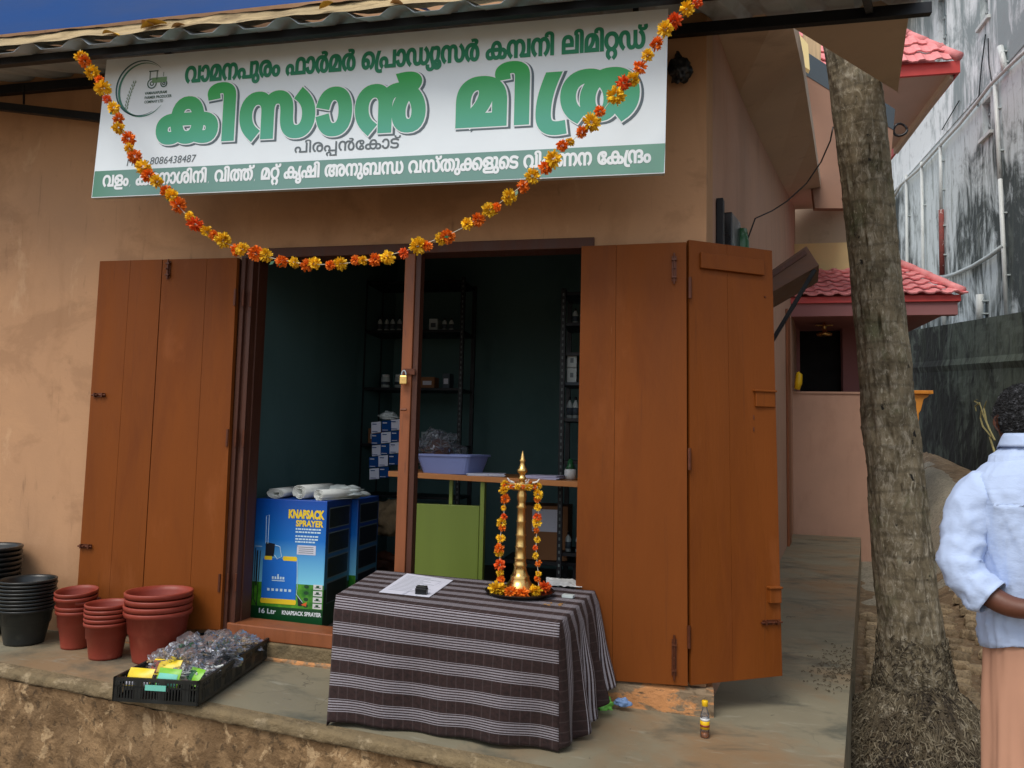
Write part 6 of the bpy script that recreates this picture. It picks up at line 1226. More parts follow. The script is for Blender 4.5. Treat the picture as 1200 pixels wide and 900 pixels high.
# right rack, just inside the right jamb
rY = 1.0
rx0 = Yp(659, 450, rY).x; rx1 = rx0 + .36
zR = [Yp(665, yy, rY).z for yy in (648, 540, 490, 413, 378, 342)]
rack(rx0, rx1, rY, rY + .3, [max(.25, z) for z in zR], 'slotted steel rack of bottles at the right inside the shop', '')
for (row, xsx, hh, lb) in ((2, (667, 674, 682), .135, 'third shelf of the right rack'), (4, (672, 681), .10, 'upper shelf of the right rack'), (0, (668, 680), .12, 'bottom shelf of the right rack')):
    for i, px in enumerate(xsx):
        p = Yp(px, 500, rY + .06); bottle(Vector((p.x, rY + .07, zR[row] + .001)), .019, hh, M['greywhite'], M['blackp'], '%s pale bottle from the left on the %s' % (('first', 'second', 'third')[i], lb), 'bottles on the right rack')
for i, (z_, lb) in enumerate(((zR[3] - .0, 0), )): pass
for i in range(2):
    p = Yp(670, 440, rY + .03); z = zR[2] + .16 + .0; c = Vector((p.x, rY + .03, zR[3] - .185 + i * .093)); mb = MB(); mb.obox(c + Vector((0, .05, 0)), .06, .1, .09); t = thing('small_carton', '%s of the two small white cartons on the right rack' % ('lower', 'upper')[i], 'carton', c, 'white cartons on the right rack'); mb.build('carton_body', M['greywhite'], t, bevel=.002)
    mb = MB(); mb.obox(c + Vector((0, -.001, .03)), .02, .002, .03); mb.build('mark', GR, t)
mb = MB(); pz = Yp(672, 460, rY); mb.box(rx0 + .0, rx1, rY, rY + .3, zR[3] - .205, zR[3] - .187); o = mb.build('rack_board', M['bluegrey'], loc=Vector((rx0, rY, zR[3] - .205))); tag(o, 'thin shelf board under the two white cartons', 'shelf board')
# left back rack with bottles, jars and packets
lY = 1.95
lx0 = Yp(424, 450, lY).x; lx1 = Yp(540, 450, lY).x
zL = [Yp(450, yy, lY).z for yy in (580, 520, 454, 387, 330)]
rack(lx0, lx1, lY, lY + .35, zL, 'tall dark steel rack against the back wall of the shop', '')
for i, px in enumerate((444, 452, 459, 467)):
    p = Yp(px, 386, lY + .04); bottle(Vector((p.x, lY + .06, zL[3] + .001)), .019, .115, M['greywhite'], M['blackp'], '%s white bottle from the left on the upper shelf of the back rack' % ('first', 'second', 'third', 'fourth')[i], 'white bottles on the back rack')
for i, px in enumerate((450, 466)):
    p = Yp(px, 453, lY + .05); c = Vector((p.x, lY + .08, zL[2] + .001)); t = thing('jar', '%s wide white jar on the middle shelf of the back rack' % ('left', 'right')[i], 'jar', c, 'wide jars on the back rack')
    MB().lathe(c, [(0, 0), (.034, 0), (.036, .05), (.034, .085), (.028, .09), (0, .09)], 18).build('jar_body', M['greywhite'], t, smooth=True); MB().lathe(c, [(.031, .088), (.031, .108), (0, .108)], 18).build('lid', M['white'], t, smooth=True)
    MB().lathe(c, [(.0365, .025), (.0365, .05)], 18).build('label', M['bluegrey'], t, smooth=True)
for i, px in enumerate((520, 528)):
    p = Yp(px, 386, lY + .04); bottle(Vector((p.x, lY + .06, zL[3] + .001)), .02, .10, M['greywhite'], M['blackp'], '%s dim bottle on the back rack right of the middle post' % ('left', 'right')[i], 'dim bottles behind the post')
for i, (px, zi, w_, h_, mt, lb) in enumerate(((505, 3, .07, .10, 'greywhite', 'small white carton on the upper shelf behind the middle post'), (500, 2, .12, .09, 'carton', 'brown carton on the middle shelf behind the middle post'), (522, 2, .06, .12, 'bluegrey', 'dark blue carton on the middle shelf at the right end of the back rack'), (440, 1, .10, .12, 'carton', 'brown carton on the low shelf left of the middle post'), (505, 1, .14, .10, 'greywhite', 'pale carton on the low shelf behind the basin'))):
    p = Yp(px, 450, lY + .06); c = Vector((p.x, lY + .07, zL[zi] + .001)); mb = MB(); mb.obox(c + Vector((0, .06, 0)), w_, .12, h_); t = thing('small_carton', lb, 'carton', c); mb.build('carton_body', M[mt], t, bevel=.002)
    mb = MB(); mb.obox(c + Vector((0, -.001, h_ * .3)), w_ * .6, .002, h_ * .35); mb.build('label', M['paper'] if mt != 'greywhite' else M['bluegrey'], t)
# hanging strip of printed blue-white sachets
hY = 1.25
t = thing('sachet_strip', 'hanging sheets of blue and white sachets beside the middle post', 'sachets', Yp(452, 478, hY))
for i in range(3):
    for j in range(5):
        x0_, y0_ = 436 + i * 11.2 - j * .8 + random.uniform(-1, 1), 494 + j * 13.6 - i * 1.5
        if i == 2 and j == 4: continue
        a_, b_, c_, d_ = Yp(x0_, y0_ + 13.5, hY), Yp(x0_ + 11, y0_ + 12.5, hY), Yp(x0_ + 11, y0_, hY), Yp(x0_, y0_ + 1, hY)
        mb = MB(); o_ = Vector((0, random.uniform(-.01, .01), 0)); mb.prism([a_ + o_, b_ + o_, c_ + o_, d_ + o_], (0, .004, 0)); sc_ = mb.build('sachet', (M['paper'], M['hem'])[(i + j) % 2], t)
        mb = MB(); q0 = a_ * .88 + c_ * .12 + o_; q1 = a_ * .2 + c_ * .8 + o_; xa, xb, za, zb_ = min(q0.x, q1.x), max(q0.x, q1.x), min(q0.z, q1.z), max(q0.z, q1.z)
        mb.box(xa, xa + (xb - xa) * .7, hY - .013, hY - .0125, zb_ - .006, zb_); mb.box(xa, xa + (xb - xa) * .9, hY - .013, hY - .0125, za, za + .004); mb.build('sachet_print', (M['hem'], M['paper'])[(i + j) % 2], sc_)['kind'] = 'stuff'
rag('white_packet_bundle', Yp(455, 492, hY + .02), .06, .04, .05, 12, M['greywhite'], 'crumpled white packets on top of the sachet strip', 'packets')
rag('brown_sack_heap', Yp(458, 610, 1.5) + Vector((0, 0, -.1)), .16, .16, .22, 22, M['khaki'], 'heap of brown sacks on the rack bottom left of the post', 'sacks')
rag('dark_sack', Yp(450, 660, 1.5) + Vector((0, 0, -.1)), .18, .16, .16, 25, M['jamb'], 'dark brown sack on the floor left of the middle post', 'sack')
pb = Yp(512, 520, CY + .35); bagc = Vector((pb.x, CY + .38, topz(pb.x) + .01))
t = thing('clear_bag', 'bunched clear plastic bags on the counter behind the blue basin', 'plastic bag', bagc); mb = MB()
def fb(u, v):
    th = u * 2 * math.pi; ph = v * math.pi; d = Vector((math.cos(th) * math.sin(ph), math.sin(th) * math.sin(ph), math.cos(ph))); r = 1 + .5 * noise.noise(d * 2.5) + .35 * abs(noise.noise(d * 6)) + .1 * noise.noise(d * 15)
    return bagc + Vector((d.x * .14 * r, d.y * .09 * r, .1 + d.z * .12 * r))
mb.grid(fb, 50, 34, closeu=True); mb.build('film', M['clearbag'], t); c = bagc; rag2 = MB().lathe(c, [(0, 0), (.1, .01), (.11, .1), (.06, .18), (0, .2)], 12); rag2.build('contents', M['jamb'], t, smooth=True)
# padlock on the middle post
c = Yp(473, 443, -.05); t = thing('padlock', 'brass padlock hanging from the hasp on the middle post', 'padlock', c)
mb = MB(); mb.box(c.x - .019, c.x + .019, c.y - .008, c.y + .008, c.z - .032, c.z + .012); mb.build('lock_body', M['brass'], t, bevel=.004)
mb = MB(); mb.tube([c + Vector((.012 * math.cos(a), 0, .012 + .0 + .026 * math.sin(a) * 1.0)) for a in [math.pi * k / 10 for k in range(11)]], .0035, 8); mb.build('shackle', M['zinc'], t, smooth=True)
mb = MB(); mb.box(c.x - .01, c.x + .05, -.03, -.022, c.z + .02, c.z + .05); mb.build('hasp', M['steel'], shop); 
mb = MB(); mb.tube([Yp(473, 480, -.045) + Vector((-.015, 0, 0)), Yp(473, 480, -.045) + Vector((.015, 0, 0))], .006, 8); mb.build('latch', M['steel'], shop)

# ---------------------------------------------------------------- cable
cp_ = [SW(1.0, 2.36, .05), Yp(885, 256, .95), Yp(905, 247, 1.0), Yp(922, 236, 1.0), Yp(945, 215, 1.0), Yp(962, 190, .98), Yp(973, 165, .95), Yp(978, 140, .92)]
cp2 = []
for i in range(len(cp_) - 1):
    for t in (0, .33, .66): cp2.append(cp_[i].lerp(cp_[i + 1], t))
o = MB().tube(cp2, .0045, 6).build('cable', M['blackp'], smooth=True, loc=cp_[0]); tag(o, 'thin black cable sagging from the wall box to the palm trunk', 'cable')

# ---------------------------------------------------------------- porch house behind
ph = thing('porch_house', 'peach house with salmon tiled porch roof behind the palm', 'house', (2.6, 8.2, 0))
def slope_tiles(nm, e0, e1, up, rows, inside, parent, wd=.24, ln=.27):
    """profiled tiles laid from the eave e0-e1 upwards along up; inside(u, v) clips. One joined part: the tiles are below ten pixels each"""
    e0 = Vector(e0); e1 = Vector(e1); up = Vector(up).normalized(); rt_ = (e1 - e0).normalized(); nn = rt_.cross(up).normalized(); nn = nn if nn.z > 0 else -nn
    W = (e1 - e0).length; n = int(W / wd) + 1; mb = MB()
    for r in range(rows):
        for i in range(n):
            u0 = i * wd; v0 = r * ln
            if not inside((u0 + wd / 2) / W, v0 + ln * .4): continue
            b = e0 + rt_ * u0 + up * v0; dz = random.uniform(-.003, .003)
            prof = [(0, .0), (.15, .028), (.4, .034), (.55, .012), (.75, .0), (1.0, .006)]
            o = len(mb.v)
            for (t, lift, ex) in ((-.03, .030, -.02), (-.03, .052, 0), (1, .012, 0)):
                for a, h in prof: mb.v.append(b + rt_ * a * wd + up * (t * ln if t > 0 else -.03) + nn * (h + lift + dz - (.0)))
            for k in range(2):
                for j in range(5): mb.f.append([o + k * 6 + j, o + k * 6 + j + 1, o + (k + 1) * 6 + j + 1, o + (k + 1) * 6 + j]); mb.m.append(0)
    p = mb.build(nm, M['redtile'], parent); p['kind'] = 'stuff'; return p
def ridge(parent, a, b, r=.07, n=None):
    a = Vector(a); b = Vector(b); L_ = (b - a).length; n = n or max(2, int(L_ / .33)); 
    for k in range(n):
        p0 = a.lerp(b, k / n); p1 = a.lerp(b, (k + 1.08) / n); mb = MB(); mb.tube([p0, p1], [r, r * .84], 10); mb.build('ridge_tile', M['redtile'], parent, smooth=True)
# half wall, porch interior
W0, W1 = Yp(925, 461, 8.2), Yp(1016, 463, 8.2)
mb = MB(); mb.box(W0.x - .05, 3.32, 8.2, 8.36, -.45, W0.z); mb.build('half_wall', M['pwall'], ph)
mb = MB(); mb.box(W0.x - .3, 3.34, 8.18, 8.40, W0.z, W0.z + .03); mb.build('coping', M['pwall'], ph)
dl, dr = Yp(937, 375, 9.6), Yp(987, 375, 9.6)
mb = MB(); mb.box(dr.x, 3.9, 9.6, 9.75, W0.z - 1, 3.8); mb.box(.9, dl.x, 9.6, 9.75, W0.z - 1, 3.8); mb.box(dl.x, dr.x, 9.6, 9.75, dl.z, 3.8); mb.build('porch_wall', M['mauve'], ph)
mb = MB(); mb.box(dl.x - .5, dr.x + .5, 9.9, 12, W0.z - 1, 3.8); mb.build('doorway_shade_block', M['dark'], ph)  # solid near-black block stands in for the shade inside the doorway
mb = MB(); mb.box(1.2, 3.28, 8.36, 9.8, W0.z - 1.0, W0.z - .9); mb.build('porch_floor', M['room_dark'], ph)
E0, E1 = Yp(880, 349, 7.9), Yp(1124, 349, 7.9)
mb = MB(); mb.box(E0.x, E1.x - .02, 7.9, 8.02, Yp(1000, 363, 7.9).z - .09, Yp(1000, 354, 7.9).z); mb.box(E0.x, E1.x - .02, 8.021, 10.6, Yp(1000, 363, 7.9).z - .0, Yp(1000, 354, 7.9).z - .002); mb.build('beam', M['mauve'], ph, bevel=.004)
mb = MB(); mb.box(E0.x, E1.x + .01, 7.86, 7.899, Yp(1000, 355, 7.9).z, Yp(1000, 348, 7.9).z); mb.box(E1.x - .02, E1.x + .02, 7.9, 10.5, Yp(1000, 355, 7.9).z, Yp(1000, 348, 7.9).z); mb.build('fascia', M['fascia'], ph)
ez = Yp(1000, 348, 7.86).z + .0
apex = on(1052, 290, (0, 0, ez + .72), (0, 0, 1)); apex.z = ez + .72
upv = Vector((0, .82, .45)).normalized(); rl = .72 / upv.z
hipx = Yp(1055, 297, 7.86 + rl * upv.y).x
Wd = (E1.x - E0.x)
def ins1(u, v): return E0.x + u * Wd < E1.x - (E1.x - hipx) * v / rl + .05 and v < rl
slope_tiles('roof_tiles', (E0.x, 7.84, ez), (E1.x, 7.84, ez), upv, 8, ins1, ph, .225, .235)
ridge(ph, (E1.x + .02, 7.84, ez + .06), (hipx, 7.86 + rl * upv.y, ez + .80), .065)
def ins2(u, v): return u * 2.7 > (v / rl) * 1.3
ay = 7.86 + rl * upv.y
mb = MB(); mb.add([(E0.x, 7.87, ez - .03), (E1.x, 7.87, ez - .03), (hipx, ay, ez + .69), (E0.x, ay, ez + .69)], [(0, 1, 2, 3)]); mb.add([(E1.x, 7.87, ez - .03), (E1.x, 10.5, ez - .03), (hipx, ay, ez + .69)], [(0, 1, 2)]); mb.add([(hipx, ay, ez + .69), (E1.x, 10.5, ez - .03), (E0.x, 10.5, ez - .03), (E0.x, ay, ez + .69)], [(0, 1, 2, 3)]); mb.build('roof_deck', M['redtile'], ph)
mb = MB(); mb.box(.8, 3.2, 7.9 + rl * upv.y, 9.6, ez + .5, Yp(960, 285, 7.9 + rl * upv.y).z); mb.build('upper_wall_base', M['cream'], ph)
# hanging brass lamp in the porch
c = Yp(966, 384, 9.0); t = thing('hanging_lamp', 'small brass lamp hanging in the dark porch doorway', 'hanging lamp', c)
MB().lathe(c, [(0, -.15), (.11, -.13), (.12, -.1), (.04, -.07), (.03, 0), (.045, .02), (.03, .04), (.02, .1), (0, .1)], 16).build('bowl', M['brass'], t, smooth=True)
mb = MB(); mb.bar(c + Vector((-.13, 0, .035)), c + Vector((.13, 0, .035)), .02, .02); mb.build('arm', M['brass'], t); MB().tube([c + Vector((0, 0, .1)), c + Vector((0, 0, .45))], .006, 6).build('chain', M['brass'], t)
c = Yp(934, 447, 8.1); mb = MB().tube([c + Vector((0, 0, -.12)), c + Vector((.02, 0, -.02)), c + Vector((.03, 0, .1)), c + Vector((.01, 0, .14))], [.04, .055, .05, .02], 8); o = mb.build('yellow_cloth', M['yellowcap'], smooth=True, loc=c); tag(o, 'small yellow cloth hanging at the left end of the porch half wall', 'cloth')
# carved bracket
c0_ = Yp(1066, 458, 8.0); c1_ = Yp(1091, 458, 8.0); zt_ = c0_.z; dz_ = (Yp(1066, 458, 8).z - Yp(1066, 503, 8).z); bt_ = thing('carved_bracket', 'orange carved wooden bracket sticking out right of the palm trunk', 'bracket', (c0_.x, 8.0, zt_ - dz_))
mb = MB(); mb.box(c0_.x - .2, c1_.x, 7.9, 8.15, zt_ - .05, zt_); mb.build('top_board', M['wood_o'], bt_, bevel=.006)
mb = MB()
for k in range(9): mb.box(c0_.x + .005 + k * .028, c0_.x + .02 + k * .028, 7.888, 7.899, zt_ - .046, zt_ - .01)
mb.build('carved_teeth', M['wood_o'], bt_)
S_ = [(0, -.05), (.24, -.05), (.23, -.085), (.17, -.12), (.15, -.2), (.13, -.28), (.10, -.33), (.10, -.44), (.03, -.44), (.03, -.33), (.0, -.26), (-.0, -.15)]
mb = MB(); mb.prism([(c0_.x - .0 + a * 1.0, 7.95, zt_ + b) for a, b in S_][::-1], (0, .14, 0)); mb.build('scroll', M['wood_o'], bt_, bevel=.008)
mb = MB(); mb.box(3.15, c0_.x + .0, 8.0, 8.15, zt_ - .5, zt_ - .02); mb.build('side_post', M['pwall'], bt_)

# upper storey: tiled roof corner, its soffit, the stair wall seen behind the trunk
us = thing('upper_storey', 'upper storey of the house with salmon tiled eave and pale soffit', 'house', (3, 8.6, 5))
UY = 8.0; u1 = Yp(1116, 79, UY); u0 = Yp(925, 62, UY); uz = u1.z
mb = MB(); mb.prism([Zp(900, 95, uz - .12), Zp(1113, 84, uz - .12), Zp(1047, 174, uz - .12), Zp(950, 190, uz - .12)], (0, 0, .02)); mb.build('soffit', M['palesoffit'], us)
mb = MB(); mb.prism([Zp(1113, 84, uz - .12), Zp(1117, 86, uz - .12), Zp(1052, 174, uz - .12), Zp(1047, 174, uz - .12)], (0, 0, -.10)); mb.build('soffit_edge', M['soffit'], us)
mb = MB(); mb.box(1.5, u1.x + .04, UY - .18, UY - .13, uz - .17, uz + .01); mb.box(u1.x, u1.x + .04, UY - .13, UY + 4, uz - .17, uz + .01); mb.build('fascia', M['fascia'], us)
hx2 = u1.x - 1.25
up2 = Vector((0, .56, .83)).normalized()
slope_tiles('roof_tiles', (1.5, UY - .2, uz), (u1.x, UY - .2, uz), up2, 10, lambda u, v: 1.5 + u * (u1.x - 1.5) < u1.x - v * .62 + .05, us, .23, .25)
ridge(us, (u1.x + .03, UY - .2, uz + .05), (u1.x - 1.5, UY + 1.36, uz + 2.08), .07)
mb = MB(); mb.add([(1.5, UY, uz - .04), (u1.x, UY, uz - .04), (u1.x - 1.5, UY + 1.4, uz + 2.0), (1.5, UY + 1.4, uz + 2.0)], [(0, 1, 2, 3)]); mb.add([(u1.x, UY, uz - .04), (u1.x, UY + 4, uz - .04), (u1.x - 1.5, UY + 1.4, uz + 2.0)], [(0, 1, 2)]); mb.build('roof_deck', M['redtile'], us)
mb = MB(); a_ = [Yp(931, 33, 6.6), Yp(947, 52, 6.6), Yp(949, 82, 6.6), Yp(939, 76, 6.6)]; mb.prism(a_[::-1], (0, .1, 0)); mb.build('cream_trim', M['cream'], us)
a_ = [Yp(942, 36, 7.2), Yp(962, 44, 7.2), Yp(962, 84, 7.2), Yp(942, 70, 7.2)]; mb = MB(); mb.prism(a_[::-1], (0, .1, 0)); mb.build('tan_panel', mk('tan_timber', (196, 168, 130), .7, var=.25, scale=8, stretch=(8, 8, .3)), us)
a_ = [Yp(938, 56, 7), Yp(1049, 128, 7), Yp(1047, 152, 7), Yp(938, 84, 7)]; mb = MB(); mb.prism(a_[::-1], (0, .12, 0)); mb.build('painted_band', M['bluegrey'], us)
a_ = [Yp(938, 84, 7.01), Yp(1047, 152, 7.01), Yp(1040, 236, 7.01), Yp(1036, 300, 7.01), Yp(955, 250, 7.01)]
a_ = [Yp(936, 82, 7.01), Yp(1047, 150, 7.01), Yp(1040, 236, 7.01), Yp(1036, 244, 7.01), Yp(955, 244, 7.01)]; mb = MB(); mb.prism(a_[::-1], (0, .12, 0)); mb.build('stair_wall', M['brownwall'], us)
c = Yp(1055, 152, 7.6); o = MB().tube([c + Vector((.09 * math.cos(a * .5), .02 * math.sin(a), .09 * math.sin(a * .5))) for a in range(14)], .018, 6).build('coiled_wire', M['blackp'], smooth=True, loc=c); tag(o, 'dark coil of wire hanging under the upper soffit', 'wire coil')

# ---------------------------------------------------------------- tall weathered building, compound wall, pipes
KX = 5.2; BX = 5.6
tbg = thing('tall_building', 'tall mould-streaked white building at the right edge', 'building', (BX, 12, 0))
def pl_(x, y, d=0): return Xp(x, y, BX - d)
zp0 = Xp(1048, 215, BX); zp1 = Xp(1200, 65, BX); zmid = (zp0.z + zp1.z) / 2
yN, yF = -2.0, 16.2
w1a, w1b = pl_(1100, 8), pl_(1110, 62)
wins = [(pl_(1110, 40).y, pl_(1100, 40).y, pl_(1105, 62).z, pl_(1105, -8).z), (pl_(1158, 0).y, pl_(1148, 0).y, pl_(1152, 28).z, pl_(1152, -20).z), (pl_(1161, 130).y, pl_(1151, 130).y, pl_(1155, 160).z, pl_(1155, 118).z)]
mb = MB(); ysx = sorted([yN, yF] + [y for w_ in wins for y in w_[:2]])
# wall as strips between the openings
def strip(y0, y1, z0, z1, up_): (mbU if up_ else mbL).box(BX, BX + .25, y0, y1, z0, z1)
mbU, mbL = MB(), MB()
segs = [(ysx[i], ysx[i + 1]) for i in range(len(ysx) - 1)]
for a, b in segs:
    if b - a < 1e-4: continue
    holes = sorted([(w_[2], w_[3]) for w_ in wins if w_[0] - 1e-3 <= a and b <= w_[1] + 1e-3]); z = -1.0; parts_ = []
    for h0_, h1_ in holes: parts_.append((z, h0_)); z = h1_
    parts_.append((z, 16))
    for q0, q1 in parts_:
        if q1 <= zmid: strip(a, b, q0, q1, False)
        elif q0 >= zmid: strip(a, b, q0, q1, True)
        else: strip(a, b, q0, zmid, False); strip(a, b, zmid, q1, True)
mbU.build('upper_wall', M['stain_high'], tbg); mbL.build('lower_wall', M['stain_low'], tbg)
for (a, b, z0_, z1_) in wins:
    mb = MB(); mb.box(BX + .12, BX + .14, a, b, z0_, z1_); wn = mb.build('window', flat('window_pane', (120, 138, 150), .15) if 'window_pane' not in bpy.data.materials else bpy.data.materials['window_pane'], tbg)
    mb = MB()
    for k in range(4): y = a + (b - a) * k / 3; mb.box(BX + .09, BX + .119, y - .02, y + .02, z0_, z1_)
    for k in range(4): z = z0_ + (z1_ - z0_) * k / 3; mb.box(BX + .09, BX + .118, a, b, z - .02, z + .02)
    mb.build('frame', M['greywhite'], wn)
    mb = MB(); mb.box(BX - .06, BX + .1, a - .08, b + .08, z0_ - .06, z0_ - .002); mb.build('sill', M['white_pvc'], wn)
mb = MB(); mb.box(BX - .02, BX - .002, yN, yF, zmid - .03, zmid + .03); mb.build('ledge_band', M['stain_high'], tbg, bevel=.008)
mb = MB(); mb.box(BX - .9, BX + .3, 11.6, 16.4, 11.6, 12.1); mb.build('eave_slab', M['soffit'], tbg)
mb = MB(); mb.box(BX + .002, BX + 6, yF, yF + .2, -1, 16); mb.build('end_wall', M['stain_high'], tbg)
def pipe(x0, y0, x1, y1, r, mat, lbl, d=.07, nm='pipe'):
    a = Xp(x0, y0, BX - d); b = Xp(x1, y1, BX - d); 
    MB().tube([a, a.lerp(b, .5), b], r, 10).build(nm, mat, tbg, smooth=True)
    for t in (.25, .7): p = a.lerp(b, t); mb = MB(); mb.box(p.x + r * .3, BX - .001, p.y - r * 1.15, p.y + r * 1.15, p.z - .012, p.z + .012); mb.build('pipe_clip', M['greywhite'], tbg)
for (a_, lb) in (((1062, 205, 1064, 400), 'a'), ((1080, 190, 1083, 395), 'b'), ((1102, 170, 1103, 245), 'c'), ((1166, 100, 1172, 210), 'd')):
    pipe(*a_, .034, M['white_pvc'], lb)
pipe(1103, 246, 1104, 322, .05, M['rustpipe'], 'r'); pipe(1172, 210, 1180, 372, .035, M['white_pvc'], 'e'); pipe(1148, 345, 1148, 378, .06, M['white_pvc'], 's', .12); pipe(1105, 335, 1107, 385, .045, M['white_pvc'], 'f'); pipe(1172, 55, 1178, 82, .05, M['white_pvc'], 'g')
cv = [Xp(*p, BX - .08) for p in ((1048, 230), (1056, 216), (1075, 200), (1100, 172), (1125, 145), (1145, 120), (1160, 100), (1180, 80), (1210, 52))]
MB().tube(cv, .032, 10).build('sloping_pipe', M['white_pvc'], tbg, smooth=True)
cv = [Xp(*p, BX - .08) for p in ((1106, 325), (1120, 321), (1140, 312), (1160, 300), (1176, 288))]
MB().tube(cv, .04, 10).build('sloping_pipe', M['greywhite'], tbg, smooth=True)
for cvp in (((1155, 40), (1150, 80), (1146, 125)), ((1158, 45), (1159, 75), (1163, 100)), ((1124, 118), (1105, 150), (1104, 152))):
    MB().tube([Xp(*p, BX - .03) for p in cvp], .012, 5).build('wire', M['blackp'], tbg)

cw = thing('compound_wall', 'black mossy compound wall below the tall building', 'wall', (KX, 10, .5))
t0, t1 = Xp(1063, 388, KX), Xp(1200, 365, KX)
def topc(y): return t1.z + (t0.z - t1.z) * (y - t1.y) / (t0.y - t1.y)
mb = MB()
def cwf(u, v):
    y = -3 + u * 22; z = -.8 + v * (topc(y) + .8); d = .02 * noise.noise(Vector((y * 2, z * 2, 0))) + .012 * noise.noise(Vector((y * 7, z * 9, 3)))
    if .80 < v < .83: d += .035
    return (KX - d, y, z)
mb.grid(lambda u, v: cwf(1 - u, v), 260, 40); mb.build('wall_face', M['moss'], cw, smooth=False)
mb = MB(); mb.prism([(KX + .02, -3, topc(-3) - .03), (KX + .2, -3, topc(-3) - .03), (KX + .2, 19, topc(19) - .03), (KX + .02, 19, topc(19) - .03)], (0, 0, .02)); mb.prism([(KX + .03, -3, -.8), (KX + .2, -3, -.8), (KX + .2, 19, -.8), (KX + .03, 19, -.8)], (0, 0, .3)); mb.build('wall_top', M['moss'], cw)
# weeds by the wall
wd_ = thing('dry_weed', 'thin dry weed leaning before the mossy wall beside the man', 'weed', Xp(1160, 512, KX - .6))
wpts = [((1166, 516), (1158, 500), (1152, 485), (1148, 472)), ((1164, 514), (1156, 494), (1153, 478), (1156, 470)), ((1162, 512), (1152, 500), (1149, 490), (1150, 480)), ((1148, 472), (1143, 476), (1144, 482)), ((1148, 474), (1142, 470), (1145, 468))]
for w_ in wpts: MB().tube([Xp(x, y, KX - .6) for x, y in w_], [.012] * (len(w_) - 1) + [.006], 5).build('stalk', M['stem'], wd_)
MB().tube([Xp(1160, 512, KX - .6), Xp(1175, 560, KX - .6)], .015, 5).build('stalk', M['stem'], wd_)

# ---------------------------------------------------------------- coconut palm
palm = thing('coconut_palm', 'leaning coconut palm trunk with a matted root mound', 'palm tree', (1.37, .97, -.4))
PY = .97
tc_ = [((1078, 900), 62), ((1072, 820), 52), ((1070, 770), 42), ((1067, 730), 38), ((1062, 690), 36.5), ((1055, 620), 35.5), ((1046, 530), 34), ((1037, 430), 31.5), ((1029, 350), 29.5), ((1021, 270), 29.5), ((1013, 190), 30.5), ((1005, 120), 31), ((995, 50), 31), ((984, -40), 31)]
tp_ = [(Yp(x, y, PY), (Yp(x + r, y, PY) - Yp(x, y, PY)).length) for (x, y), r in tc_]
for _ in range(3): a_, b_ = tp_[-2], tp_[-1]; tp_.append((b_[0] + (b_[0] - a_[0]) * 1.6, b_[1] * .97))
def tsample(h):
    z0, z1 = tp_[0][0].z, tp_[-1][0].z; z = z0 + (z1 - z0) * h
    for i in range(len(tp_) - 1):
        if z <= tp_[i + 1][0].z or i == len(tp_) - 2:
            t = (z - tp_[i][0].z) / (tp_[i + 1][0].z - tp_[i][0].z); return tp_[i][0].lerp(tp_[i + 1][0], t), tp_[i][1] + (tp_[i + 1][1] - tp_[i][1]) * t
mb = MB()
def trunk(u, v):
    c, r = tsample(v); a = u * 2 * math.pi; z = c.z
    d = Vector((math.cos(a), math.sin(a), 0)); ph = (z / .105 + .35 * math.sin(a + z) + .5 * noise.noise(Vector((z * 1.5, 0, 0)))) % 1
    ring = (.0035 * math.exp(-((ph - .5) / .14) ** 2) - .0025 * math.exp(-((ph - .62) / .06) ** 2)) * (.6 + 1.2 * noise.noise(Vector((d.x * 2, d.y * 2, z * 2 + 7))))
    n1 = .010 * noise.noise(Vector((d.x * 2.2, d.y * 2.2, z * 3))) + .008 * noise.noise(Vector((d.x * 6, d.y * 6, z * 5))) + .0035 * noise.noise(Vector((d.x * 22, d.y * 22, z * 9)))
    pit = noise.noise(Vector((d.x * 7 + 9, d.y * 7, z * 8))); n1 -= .018 * max(0, pit - .42) / .2
    return c + d * (r * .97 + ring + n1)
mb.grid(trunk, 150, 900, closeu=True); mb.build('trunk', M['bark'], palm, smooth=True)
mc = Vector((1.36, .93, 0))
def mound_h(x, y):
    dx, dy = x - mc.x, y - mc.y; r = math.hypot(dx, dy * .95); k = noise.noise(Vector((x * 5, y * 5, 0))) * .05
    return -.42 + .50 * max(0, 1 - (r / .56)) ** 1.05 + k * max(0, 1 - r / .6) * 1.3
mb = MB()
mb.grid(lambda u, v: (mc.x + v * .62 * math.cos(u * 2 * math.pi), mc.y + v * .62 * math.sin(u * 2 * math.pi), mound_h(mc.x + v * .62 * math.cos(u * 2 * math.pi), mc.y + v * .62 * math.sin(u * 2 * math.pi)) - (.05 if v > .98 else 0)), 70, 30, closeu=True); mb.build('root_mound', M['rootsoil'], palm, smooth=True)
mb = MB(); rn = random.Random(4)
for k in range(6500):
    a = rn.uniform(0, 2 * math.pi) if rn.random() < .3 else rn.uniform(math.pi * .85, math.pi * 2.15); r = .09 + .50 * rn.random() ** .8
    x, y = mc.x + r * math.cos(a), mc.y + r * math.sin(a); p = Vector((x, y, 0)); pts = []
    da = rn.uniform(0, 6.28); st = rn.uniform(.010, .026); n = 4
    for i in range(n):
        pts.append(Vector((p.x, p.y, mound_h(p.x, p.y) + .006 + (.018 * math.sin(i * 1.1 + k) if i in (1, 2) else 0) + rn.uniform(-.003, .008))))
        p += Vector((math.cos(da), math.sin(da), 0)) * st; da += rn.uniform(-.8, .8)
    rr_ = rn.uniform(.0015, .004); dk_ = noise.noise(Vector((x * 4, y * 4, 5))) + .3 * (x - mc.x); mb.tube(pts, [rr_, rr_, rr_ * .8, rr_ * .5], 4, mi=(2 if dk_ > .1 and rn.random() < .6 else (1 if rn.random() < .3 else 0)), cap=False)
